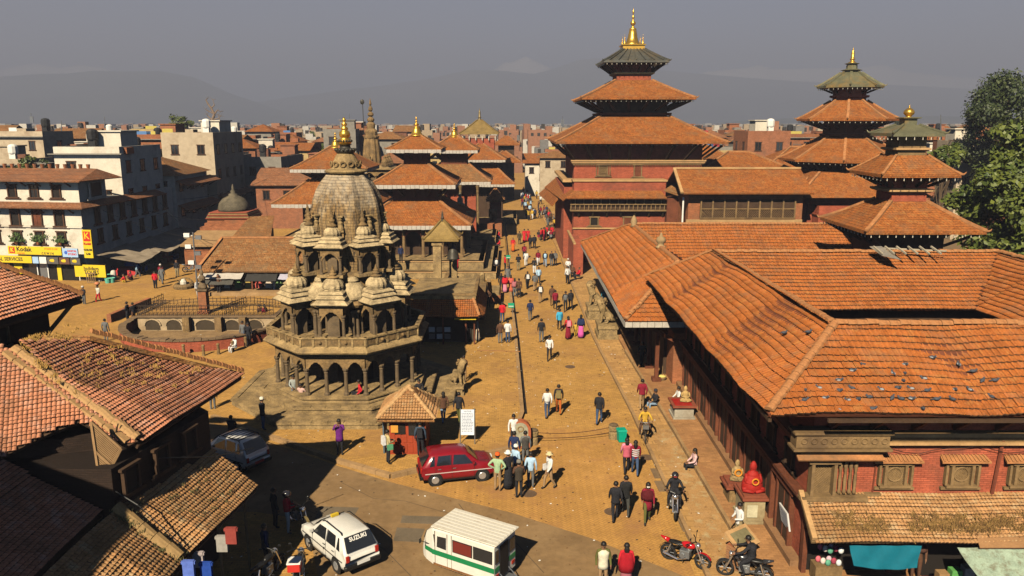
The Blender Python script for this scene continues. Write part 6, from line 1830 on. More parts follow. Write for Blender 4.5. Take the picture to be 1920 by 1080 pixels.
for i, (px, py, kind) in enumerate(((178, 528, 's'), (184, 522, 's'), (190, 530, 's'), (196, 521, 's'), (203, 534, 'b'), (211, 533, 'b'), (207, 526, 'b'), (200, 527, 'b'), (214, 526, 's'), (160, 530, 'c'), (172, 534, 'c'))):
 p = at(px, py, .0)
 b = MB()
 if kind == 's': b.lathe((p.x, p.y, 0), [(.2, 0), (.26, .2), (.27, .8), (.2, 1.0), (.1, 1.05)], 9); o = b.build("sack", SACK, smooth=True); lab, cat = "white grain sack standing among the plastic tubs at the market corner", "sack"
 elif kind == 'b': b.lathe((p.x, p.y, 0), [(.22, 0), (.28, .6), (.31, .62), (.29, .66), (.25, .6)], 12); o = b.build("tub", MINT); lab, cat = "mint green plastic tub at the market corner", "tub"
 else:
  for k in range(5): b.box(p.x - .45 + k * .2, p.y, 0, p.x - .38 + k * .2, p.y + .05, 1.2)
  b.box(p.x - .45, p.y - .02, 1.1, p.x + .45, p.y + .07, 1.2); b.box(p.x - .45, p.y - .02, .2, p.x + .45, p.y + .07, .3); o = b.build("crate", LATW); lab, cat = ("pale slatted crate by the yellow board, %s of two" % ("left", "right")[kind == 'c' and px > 165]), "crate"
 ix = {0: "front left", 1: "rear left", 2: "front middle", 3: "rear middle", 8: "rightmost", 4: "front", 5: "rightmost front", 6: "upper right", 7: "upper left"}.get(i)
 tag(o, (ix + " " + lab) if ix else lab, cat, "market goods by the yellow boards")
for i in range(10):
 y = 79.5 + i * 1.6; c = [(.5, .05, .05), (.05, .12, .5), (.5, .4, .25), (.12, .25, .12), (.35, .2, .1)][i % 5]
 b = MB(); b.box(-40.6, y, 0, -38.6, y + 1.2, .7); b.box(-40.5, y + .1, .7, -39.0, y + 1.0, .95 + .25 * (i % 3))
 tag(b.build("stall_goods", cloth(c)), "%s stall of %s goods counting from the front under the beige tarps" % (("first", "second", "third", "fourth", "fifth", "sixth", "seventh", "eighth", "ninth", "tenth")[i], ("red", "blue", "cream", "green", "brown")[i % 5]), "stall", "stalls under the tarps")
CREAM = mat("cream_plaster", (.45, .36, .25), var=.15, bump=.2, dirt=(.28, .2, .13))
PINK = mat("pink_plaster", (.42, .26, .19), var=.15, bump=.2, dirt=(.25, .16, .11))
GREYC = mat("grey_concrete", (.22, .2, .17), var=.25, bump=.2)
HW = [PLASTER, CREAM, PINK, BRICKO, mat("city_brick", (.33, .13, .065), kind='brick', bump=.5, dirt=(.2, .1, .06)), GREYC, mat("city_brick_dark", (.2, .085, .05), kind='brick', bump=.5), mat("yellow_plaster", (.42, .3, .13), var=.15)]
HWN = ["white", "cream", "pinkish", "orange brick", "red brick", "grey concrete", "dark brick", "yellow-washed"]
TANK = flat("black_tank_plastic", (.02, .02, .02), .5)
WINM = {}
def win_mesh(w_, h_):
 k = (round(w_, 1), round(h_, 1))
 if k not in WINM:
  b = MB(); b.cm = 0
  b.box(-w_ / 2, -.07, -h_ / 2, -w_ / 2 + .09, .0, h_ / 2); b.box(w_ / 2 - .09, -.07, -h_ / 2, w_ / 2, .0, h_ / 2); b.box(-w_ / 2 - .06, -.09, h_ / 2, w_ / 2 + .06, 0, h_ / 2 + .1); b.box(-w_ / 2 - .1, -.12, -h_ / 2 - .09, w_ / 2 + .1, 0, -h_ / 2)
  b.box(-.03, -.06, -h_ / 2, .03, -.02, h_ / 2)
  b.cm = 1; b.box(-w_ / 2 + .09, -.02, -h_ / 2, w_ / 2 - .09, -.004, h_ / 2)
  o = b.build("window", [DARKW, GLASS]); WINM[k] = o.data; bpy.data.objects.remove(o)
 return WINM[k]
def house(x, y, w_, d_, h_, rz, wi, roof, label, group, detail=2, tank=True, rnd=RN, name="town_house"):
 """detail 2: windows as parts; 1: windows joined; 0: none"""
 t_ = thing(name, (x, y, 0), label, "house", group)
 cr, sr = cos(rz), sin(rz)
 def L(b):
  b.v = [(x + vx * cr - vy * sr, y + vx * sr + vy * cr, vz) for vx, vy, vz in b.v]; return b
 b = MB(); b.box(-w_ / 2, -d_ / 2, 0, w_ / 2, d_ / 2, h_)
 if roof == 'flat' and detail:
  b.box(-w_ / 2, -d_ / 2, h_, w_ / 2, -d_ / 2 + .2, h_ + .8); b.box(-w_ / 2, -d_ / 2 + .2, h_, -w_ / 2 + .2, d_ / 2, h_ + .8); b.box(w_ / 2 - .2, -d_ / 2 + .2, h_, w_ / 2, d_ / 2, h_ + .8)
 L(b).build("wall", HW[wi], t_)
 if roof == 'flat':
  if detail:
   b = MB(); b.box(-w_ / 2 + .21, -d_ / 2 + .21, h_ + .005, w_ / 2 - .21, d_ / 2, h_ + .04); L(b).build("terrace_floor", rnd.choice((GREYC, BRICKO, STONED)), t_)
  if rnd.random() < .75:
   a = rnd.uniform(-.25, .25) * w_; b = MB(); b.box(a - 1.3, 0, h_, a + 1.3, d_ * .4, h_ + 2.3); b.box(a - 1.5, -.2, h_ + 2.3, a + 1.5, d_ * .42, h_ + 2.45)
   L(b).build("stair_room", HW[rnd.choice((wi, 4, 0, 5))], t_)
  if tank:
   a, c = rnd.uniform(-.35, .35) * w_, rnd.uniform(-.3, .1) * d_; zz = h_ + rnd.choice((0, .6, 1.4))
   b = MB(); b.lathe((a, c, zz), [(.55, 0), (.6, .15), (.6, .95), (.45, 1.15), (.15, 1.25)], 10)
   if zz > h_: b.box(a - .4, c - .4, h_, a + .4, c + .4, zz - .01)
   L(b).build("water_tank", TANK if rnd.random() < .75 else WHITE, t_)
  for _ in range(2):
   a, c = rnd.uniform(-.4, .4) * w_, rnd.uniform(-.35, .35) * d_
   if detail and rnd.random() < .7:
    b = MB()
    if rnd.random() < .5: b.cbox((a, c, h_), (rnd.uniform(1, 2.4), rnd.uniform(.8, 2), rnd.uniform(.6, 1.8))); L(b).build("roof_shed", HW[rnd.choice((3, 4, 5, 1, 6))], t_)
    else: b.cbox((a, -d_ / 2 + .35, h_ + .5), (rnd.uniform(.8, 2.6), .05, .8)); L(b).build("hung_washing", rnd.choice((WHITE, cloth((.4, .05, .05)), cloth((.1, .2, .4)), cloth((.5, .4, .1)))), t_)
  if detail and rnd.random() < .5:
   b = MB(); b.box(-w_ / 2 - .4, -d_ / 2 - .5, h_ - .02, w_ / 2 + .4, -d_ / 2, h_ + .1); L(b).build("roof_slab", GREYC, t_)
 else:
  rh = min(2.2, d_ * .24)
  b = MB(); o_ = .6
  if roof == 'gable':
   b.slabq([(-w_ / 2 - o_, -d_ / 2 - o_, h_), (w_ / 2 + o_, -d_ / 2 - o_, h_), (w_ / 2 + o_, 0, h_ + rh), (-w_ / 2 - o_, 0, h_ + rh)], .12)
   b.slabq([(-w_ / 2 - o_, .02, h_ + rh), (w_ / 2 + o_, .02, h_ + rh), (w_ / 2 + o_, d_ / 2 + o_, h_), (-w_ / 2 - o_, d_ / 2 + o_, h_)], .12)
   b.add([(-w_ / 2, -d_ / 2, h_), (-w_ / 2, d_ / 2, h_), (-w_ / 2, 0, h_ + rh - .15)], [(0, 1, 2)]); b.add([(w_ / 2, -d_ / 2, h_), (w_ / 2, d_ / 2, h_), (w_ / 2, 0, h_ + rh - .15)], [(0, 2, 1)])
  else:
   m_ = min(w_, d_) / 2 * .98
   b.add([(-w_ / 2 - o_, -d_ / 2 - o_, h_), (w_ / 2 + o_, -d_ / 2 - o_, h_), (w_ / 2 + o_, d_ / 2 + o_, h_), (-w_ / 2 - o_, d_ / 2 + o_, h_), (-w_ / 2 + m_, 0, h_ + rh), (w_ / 2 - m_, 0, h_ + rh)], [(0, 1, 5, 4), (1, 2, 5), (2, 3, 4, 5), (3, 0, 4), (3, 2, 1, 0)])
  L(b).build("roof", rnd.choice((TILEF, TILEO, RUST)), t_)
 st = max(1, int(h_ / 2.7))
 nw = max(2, int(w_ / 2.6)); nd = max(1, int(d_ / 3.2))
 if detail == 2:
  me = win_mesh(1.0, 1.2)
  for s_ in range(st):
   z = (s_ + .55) * h_ / st
   for i in range(nw):
    if rnd.random() < .12 or z < 3: continue
    o = bpy.data.objects.new("window", me); COL.objects.link(o); o.parent = t_
    a = -w_ / 2 + (i + .5) * w_ / nw; o.location = (a * cr + d_ / 2 * sr, a * sr - d_ / 2 * cr, z); o.rotation_euler = (0, 0, rz)
   sg_ = 1 if x < 0 else -1
   for i in range(nd):
    if z < 3: continue
    o = bpy.data.objects.new("window", me); COL.objects.link(o); o.parent = t_
    a = -d_ / 2 + (i + .5) * d_ / nd
    lx, ly = sg_ * w_ / 2, a; o.location = (lx * cr - ly * sr, lx * sr + ly * cr, z); o.rotation_euler = (0, 0, rz + sg_ * pi / 2)
 elif detail == 1:
  b = MB()
  for s_ in range(st):
   z = (s_ + .5) * h_ / st
   if z < 3: continue
   for i in range(nw):
    a = -w_ / 2 + (i + .5) * w_ / nw; b.box(a - .5, -d_ / 2 - .05, z - .55, a + .5, -d_ / 2 - .01, z + .6)
  if b.v: L(b).build("window", GLASS if rnd.random() < .6 else DARKW, t_)['kind'] = 'stuff'
 return t_
lp = thing("lamp_post", tuple(at(372, 562, .18)), "tall lamp post with several square floodlights at the shop row's left end", "lamp post"); q = at(372, 562, .18)
b = MB(); b.cyl((q.x, q.y, .18), (q.x, q.y, 6.2), .09, .06, 8); b.build("pole", GREYM, lp)
for i, (dx, z) in enumerate(((-.5, 5.9), (.5, 5.7), (-.45, 4.9), (.35, 4.3), (-.3, 3.5), (.3, 3.1))):
 b = MB(); b.beam((q.x, q.y, z), (q.x + dx, q.y, z), .05, .05); b.cbox((q.x + dx, q.y - .1, z - .12), (.5, .2, .34)); b.build("floodlight", WHITE if i % 2 == 0 else GREYM, lp)
for i, (u, z) in enumerate(((12.2, 3.0), (14.6, 3.0), (9.6, 5.75))):
 p = fp(u, .3, z); b = MB(); b.cbox((0, 0, 0), (.9, .45, .6)); o = b.build("casing", WHITE); o.name = "air_conditioner"; o.location = p; o.rotation_euler = (0, 0, rzs)
 tag(o, ("boxy air conditioner at the left end of the upper yellow sign", "leftmost boxy air conditioner over the yellow signs", "boxy air conditioner high on the white corner house")[i], "air conditioner")
 b = MB(); b.torus((0, -.235, .3), .2, .02, 'y', 16, 4); b.cyl((0, -.24, .3), (0, -.22, .3), .19, .19, 14); f_ = b.build("fan_grille", GREYM); f_.parent = o
for i, (a_, c_) in enumerate((((-41.0, 79, 6.9), (-31, 83, 3.2)), ((-41.0, 84, 7.0), (-32.3, 90, 4.6)), ((-41.0, 92, 6.4), (-28.3, 74, 4.2)), ((-41.1, 98, 6.2), (-36, 118, 7.5)))):
 a_, c_ = V3(*a_), V3(*c_); pts = [a_.lerp(c_, k / 10) - V3(0, 0, 1.2 * (k / 10) * (1 - k / 10) * 2) for k in range(11)]
 b = MB(); b.tube(pts, .025, 4); tag(b.build("overhead_cable", BLACKM), "%s sagging overhead cable across the market street, counting from the yellow signs" % ORD[i], "cable", "cables over the market street")
ew = "east-facing houses along the market street at left"
house(-45.2, 90, 7.0, 10, 12.2, 0, 0, 'flat', "tall white terrace house with blank sunlit wall rising behind the corner house", ew, 2)
house(-45.4, 102, 8.4, 11, 9.2, .03, 0, 'hip', "white house with small red roofs and balcony, beyond the blank-walled white house", ew, 2)
house(-44.3, 115.5, 7, 13, 13.4, .03, 1, 'flat', "tall cream flat-roofed house with paired windows, end of the shaded row", ew, 2)
house(-40.5, 131, 9, 13, 9.5, .0, 5, 'flat', "grey lower block at the dark end of the market street", ew, 2)
house(-31, 135, 12, 12, 8.0, .0, 4, 'flat', "red brick terrace with white-edged parapet behind the half-hidden pagoda", ew, 2)
house(-33, 121, 9, 10, 6.6, .0, 4, 'gable', "brick gabled house with one small window left of the half-hidden pagoda", ew, 2)
house(5.6, 176, 5.5, 8, 7.0, .0, 0, 'gable', "white gabled little house with dark doorway at the far end of the street", "houses round the street's end", 2)
for k, (y0, y1, z0, z1) in enumerate(((97, 108.5, 5.0, 5.6), (109.5, 122, 5.3, 5.9), (97, 108.5, 8.0, 8.6))):
 t_ = thing("lean_to_roof", (-40.6, y0, z0), ("low rust-tiled balcony roof on the second shaded house", "rust-tiled balcony roof on the tall cream house", "upper rust-tiled eave on the second shaded house")[k], "roof")
 roof_slab(t_, [(-39.7, y0, z0), (-39.7, y1, z0), (-41.15, y1, z1), (-41.15, y0, z1)], RUST, .12)
 for i in range(5): b = MB(); yy_ = y0 + .8 + i * (y1 - y0 - 1.6) / 4; b.beam((-41.1, yy_, z0 - .7), (-39.9, yy_, z0 - .05), .1, .12); b.build("bracket", DARKW, t_)
# ---- the town beyond
placed = [(-45, 90, 7), (-45, 102, 7), (-44, 115, 8), (-40, 131, 8), (-31, 135, 8), (-33, 121, 7), (5.6, 176, 5)]
blocked = [(-60, 70, -40, 99), (-18, 70, 8.5, 230), (-46, 98, -14, 129), (5, 60, 48, 122), (-40, 60, 50, 108)]
def sector(px):
 for lim, n_ in ((140, "far above the yellow shop signs"), (300, "behind the blank-walled white house"), (420, "near the bare tree"), (520, "behind the shaded house row"), (620, "left of the gilded finial"), (760, "right of the stone dome's top"), (880, "behind the three-roofed pagoda"), (960, "by the yellow metal roof"), (1060, "above the street's far end"), (1340, "behind the tallest tower"), (1520, "left of the eight-sided temple"), (1720, "right of the eight-sided temple")):
  if px < lim: return n_
 return "beside the dark right-hand tree"
cand = []
rr = random.Random(5)
yy = 86.0
while yy < 520:
 step = 6.6 + yy * .009
 n_ = int(.74 * yy / step)
 for i in range(-n_, n_ + 1):
  x = i * step + rr.uniform(-2.4, 2.4); y = yy + rr.uniform(-2.2, 2.2)
  if any(a < x < c and b_ < y < d for a, b_, c, d in blocked): continue
  if y < 250 and -1.5 < x - 0.0 < 8.5: continue
  if any(hypot(x - px, y - py) < r_ + 3 for px, py, r_ in placed): continue
  if y < 104 and x > 0 and x < 62: continue
  cand.append((y, x))
 yy += step
cand.sort()
used_labels = {}
far_boxes = MB()
FARM = [mat("far_white_house", (.5, .46, .4), var=.1, bump=0), mat("far_brick_house", (.3, .14, .08), var=.2, bump=0), mat("far_pale_house", (.36, .27, .18), var=.2, bump=0), mat("far_grey_house", (.17, .16, .15), var=.2, bump=0), mat("far_dark_thing", (.04, .035, .03), bump=0)]
nh = 0
for y, x in cand:
 w_, d_ = rr.uniform(4.4, 8.0), rr.uniform(5, 8)
 h_ = rr.choice((6.5, 8, 9.5, 9.5, 10.5, 11.5, 13)) * rr.uniform(.92, 1.06)
 if y > 300: h_ *= .93
 if -20 < x < 20 and y < 260: h_ = min(h_, 8.5)
 rz = rr.uniform(-.16, .16)
 wi = rr.choice((0, 1, 2, 3, 3, 4, 4, 4, 5, 6, 7)); roof = rr.choice(('flat', 'flat', 'flat', 'gable', 'hip'))
 if nh < 292:
  px, py = proj((x, y, h_))
  if px < -60 or px > 1980: continue
  st = max(2, int(h_ / 2.7)); rf = {'flat': "flat-roofed", 'gable': "gable-roofed", 'hip': "hip-roofed"}[roof]
  dist = "near" if y < 150 else "middling" if y < 210 else "distant"
  size = "narrow " if w_ < 5.6 else "broad " if w_ > 7.2 else ""
  turn = " turned slightly left" if rz > .08 else " turned slightly right" if rz < -.08 else ""
  label = "%s%s %s %s house%s %s, %s floors" % (dist + " ", size + HWN[wi], rf, "town", turn, sector(px), ("two", "three", "four", "five", "six")[min(4, st - 2)])
  label = label.replace("  ", " ")
  wn_ = label.split()
  if len(wn_) > 16: label = " ".join(wn_[:16])
  tank = rr.random() < .7
  house(x, y, w_, d_, h_, rz, wi, roof, label, "houses of the town beyond the square", 2 if y < 165 else 1 if y < 330 else 0, tank, rr)
  nh += 1
 else:
  cr, sr = cos(rz), sin(rz)
  far_boxes.cm = rr.choice((0, 0, 1, 1, 1, 2, 2, 3))
  far_boxes.cbox((x, y, 0), (w_, d_, h_), rz)
  if rr.random() < .7: far_boxes.cbox((x + rr.uniform(-2, 2), y, h_), (2.4, 2.4, 2.2), rz)
  far_boxes.cm = 4
  for i in range(3): far_boxes.cbox((x - w_ * .3 + i * w_ * .3, y - d_ / 2 - .05, h_ * rr.choice((.62, .85))), (.9, .08, 1.0), rz)
  if rr.random() < .6: far_boxes.cbox((x + rr.uniform(-2, 2), y + rr.uniform(-2, 2), h_ + .5), (1.1, 1.1, 1.4), rz)
rs = np.random.RandomState(9)
for band, (y0, y1, n_) in enumerate(((500, 900, 1500), (900, 1600, 2200), (1600, 3400, 2600))):
 for _ in range(n_):
  y = y0 + (y1 - y0) * rs.rand(); x = (rs.rand() * 2 - 1) * .75 * y
  far_boxes.cm = int(rs.choice((0, 0, 0, 1, 2, 2, 3)))
  w_ = rs.uniform(7, 16); far_boxes.cbox((x, y, 0), (w_, rs.uniform(7, 12), rs.uniform(5, 11.5) * (1 + .25 * (rs.rand() < .08))), rs.uniform(-.4, .4))
  if band < 2 and rs.rand() < .4:
   far_boxes.cm = 4; far_boxes.cbox((x, y - 4, 9.0), (1.2, 1.2, 2.6), 0)
o = far_boxes.build("far_town", FARM); tag(o, kind='stuff')
# TREES
def tree(loc, H_, cr_, cz, label, leaf, leafsize, n_leaf, m, trunk_r=.35, blobs=26, squash=.85, seed=1, name="leafy_tree", trunk=True, group=None, lean=0, wall_n=None):
 t_ = thing(name, loc, label, "tree", group)
 rs = np.random.RandomState(seed)
 x, y, z = loc
 B = []
 for i in range(blobs):
  q = rs.rand() * 2 * pi; ph = np.arcsin(rs.uniform(-.75, 1)); rr_ = cr_ * rs.uniform(.4, .95); bs_ = (.36, .2) if blobs < 50 else (.24, .12)
  B.append((x + rr_ * cos(ph) * cos(q), y + rr_ * cos(ph) * sin(q), z + cz + rr_ * sin(ph) * squash, cr_ * rs.uniform(bs_[1], bs_[0])))
 if trunk:
  b = MB(); b.tube([(x, y, z), (x + lean * .5, y, z + cz * .5)], trunk_r, 8); b.cyl((x + lean * .5, y, z + cz * .5), (x + lean, y, z + cz), trunk_r, trunk_r * .6, 8)
  b.build("trunk", mat("bark", (.09, .06, .035), bump=.6), t_)
  for i, (bx, by, bz, br_) in enumerate(B[::2]):
   b = MB(); s_ = V3(x + lean * .7, y, z + cz * rs.uniform(.45, .95)); e_ = V3(bx, by, bz); mid = s_.lerp(e_, .5) + V3(0, 0, -.3)
   b.cyl(s_, mid, trunk_r * .4, trunk_r * .25, 6); b.cyl(mid, e_, trunk_r * .25, .04, 6); b.build("limb", mat("bark", (.09, .06, .035), bump=.6), t_)
 n = n_leaf
 idx = rs.randint(0, len(B), n); Bn = np.array(B)
 d = rs.randn(n, 3); d /= np.linalg.norm(d, axis=1)[:, None]
 rad = Bn[idx, 3] * (rs.rand(n) ** .33) * rs.uniform(.75, 1.2, n)
 c = Bn[idx, :3] + d * rad[:, None] * np.array([1, 1, .8])
 nr = d + rs.randn(n, 3) * .7 + np.array([0, -.1, .5]); nr /= np.linalg.norm(nr, axis=1)[:, None]
 a = np.cross(nr, rs.randn(n, 3)); a /= np.linalg.norm(a, axis=1)[:, None]
 bb = np.cross(nr, a)
 s_ = leafsize * rs.uniform(.6, 1.3, n)[:, None]
 co = np.stack([c - a * s_ * .5, c + bb * s_ * .28 - nr * s_ * .05, c + a * s_ * .5, c - bb * s_ * .28 - nr * s_ * .05], 1).reshape(-1, 3) - np.array(loc)
 me = bpy.data.meshes.new("crown"); me.vertices.add(len(co)); me.vertices.foreach_set('co', co.ravel())
 me.loops.add(n * 4); me.loops.foreach_set('vertex_index', np.arange(n * 4)); me.polygons.add(n); me.polygons.foreach_set('loop_start', np.arange(0, n * 4, 4))
 ta = me.attributes.new("tint", 'FLOAT', 'FACE'); ta.data.foreach_set('value', rs.rand(n))
 me.update(); me.materials.append(m)
 o = bpy.data.objects.new("crown", me); COL.objects.link(o); o.parent = t_
 return t_
def leafmat(name, a, c):
 m = bpy.data.materials.new(name); t = NT(m)
 b = t.n("ShaderNodeBsdfPrincipled"); t.l(b.outputs[0], t.out.inputs[0])
 at_ = t.n("ShaderNodeAttribute", attribute_name="tint")
 no = t.noise(t.n("ShaderNodeNewGeometry").outputs['Position'], .7, 2)
 t.l(t.mix(t.m('ADD', t.m('MULTIPLY', at_.outputs['Fac'], .6), t.m('MULTIPLY', t.ramp(no, .4, .6), .4)), c4(a), c4(c)), b.inputs['Base Color'])
 b.inputs['Roughness'].default_value = .55; b.inputs['Specular IOR Level'].default_value = .4
 return m
LB = leafmat("bright_leaves", (.035, .06, .012), (.13, .15, .02)); LD = leafmat("dark_leaves", (.02, .035, .012), (.06, .075, .02))
tree((40.2, 60, 0), 15, 6.4, 9.2, "big sunlit broad-leaved tree at the right edge behind the square pagoda", 0, .46, 34000, LB, .45, 120, 1.05, 3)
tree((64.5, 100, 0), 23, 8.4, 14.2, "tall dark tree with ragged top at the upper right corner", 0, .45, 32000, LD, .6, 95, 1.0, 4)
tree((45.5, 64, 0), 14, 4.5, 6.5, "lower leafy tree partly hidden behind the big sunlit one at the right edge", 0, .42, 9000, LB, .4, 22, 1.0, 6)
for i, (px, Y, top, r_, lab) in enumerate(((340, 190, 212, 3.4, "rounded green tree standing above the rooftops left of the bare tree"), (205, 150, 248, 3.0, "bushy roof-garden tree over the orange houses behind the corner house"), (50, 100, 290, 2.4, "dark green bush on the roof terrace at the far left"), (90, 104, 298, 2.0, "green shrub amid flowerpots on the terrace above the yellow shop signs"), (150, 106, 280, 2.0, "reddish-leaved shrub on the terrace left of the blank white wall"), (380, 128, 278, 2.0, "small tree on the roofs below the bare tree"), (1775, 78, 265, 1.8, "slim green bush below the dark right-hand tree"), (1700, 300, 222, 5, "distant dark tree clump right of the eight-sided temple"), (1365, 260, 250, 3, "low distant trees right of the tallest tower"))):
 p = aty(px, top, Y)
 tree((p.x, p.y, 0), p.z, r_, max(1.5, p.z - r_ * .9), lab, 0, .5 if r_ < 4 else .8, 1600, LD if i % 2 else LB, .15, 14, .8, 20 + i, "roof_tree" if i else "leafy_tree", True, None)
rt = random.Random(4); tn = 0
for i in range(22):
 Y = rt.uniform(120, 420); px = rt.uniform(20, 1900)
 x = (px - 960) / 1505 * Y
 if any(a < x < c and b_ < Y < d for a, b_, c, d in blocked) or (px > 700 and px < 1740): continue
 hh = rt.uniform(8, 13); tn += 1
 tree((x, Y, 0), hh, rt.uniform(2, 3.6), hh - 2.5, "%s green tree among the roofs %s, %s row" % (("dark", "bright")[i % 2], sector(px), "near" if Y < 220 else "far"), 0, .7, 700, LD if i % 2 == 0 else LB, .2, 12, .8, 60 + i, "roof_tree", True, "trees among the roofs")
bt = thing("bare_tree", tuple(aty(412, 300, 170)[:2]) + (0,), "bare leaning tree with contorted branches rising above the rooftops", "tree")
pts = [aty(px, py, 170) for px, py in ((412, 300), (411, 262), (405, 238), (398, 225), (402, 214), (396, 203), (390, 195))]
b = MB()
for i, (a, c) in enumerate(zip(pts, pts[1:])): b.cyl(a, c, .42 - i * .04, .38 - i * .04, 7)
b.build("trunk", mat("grey_bark", (.2, .14, .1), bump=.5), bt)
for i, (s_, ends) in enumerate(((3, ((390, 218), (388, 214))), (4, ((408, 206), (412, 210))), (2, ((412, 226), (409, 215))), (5, ((402, 197), (399, 188))), (6, ((386, 187), (390, 184))), (4, ((390, 208), (385, 205))), (3, ((409, 222), (413, 218))))):
 b = MB(); q = [pts[s_]] + [aty(px, py, 170) for px, py in ends]
 b.cyl(q[0], q[1], .17, .1, 6); b.cyl(q[1], q[2], .1, .04, 6)
 for k in range(5): b.cyl(q[2], q[2] + V3(RN.uniform(-.8, .8), RN.uniform(-.5, .5), RN.uniform(-.3, .8)), .03, .015, 4)
 b.build("limb", mat("grey_bark", (.2, .14, .1), bump=.5), bt)
for i in range(16):
 p = fp(1.0 + i * .85, -3.1, 11.0)
 b = MB(); b.lathe(tuple(p), [(.14, 0), (.2, .4), (.22, .42), (.15, .42)], 8)
 tag(b.build("flower_pot", BRICKO), "clay flower pot on the corner house's roof edge, %s from its right end" % ("first", "second", "third", "fourth", "fifth", "sixth", "seventh", "eighth", "ninth", "tenth", "eleventh", "twelfth", "thirteenth", "fourteenth", "fifteenth", "sixteenth")[i], "flower pot", "flower pots along the corner house roof")
for i, (px, Y, t0, t1) in enumerate(((58, 260, 212, 240), (196, 200, 219, 240), (115, 150, 226, 245), (655, 500, 213, 235), (1055, 420, 218, 236), (1764, 130, 215, 240))):
 a, c = aty(px, t0, Y), aty(px, t1 + 20, Y); b = MB(); b.cyl(c, a, Y * .0006 + .05, Y * .0003 + .02, 5); b.cyl(c - V3(0, 0, 3), c, .1, .1, 5)
 if i in (0, 4): b.cbox((a.x, a.y, a.z - Y * .012), (Y * .004, .3, Y * .008))
 tag(b.build("antenna_mast", GREYM), ("white-topped mast above the hill roofs at the far left", "thin antenna over the orange roofs behind the corner house", "short aerial on a red roof block at left", "lattice mast in the haze right of the gilded finial", "phone mast with panels left of the tallest tower", "thin pole beside the dark right-hand tree")[i], "mast")
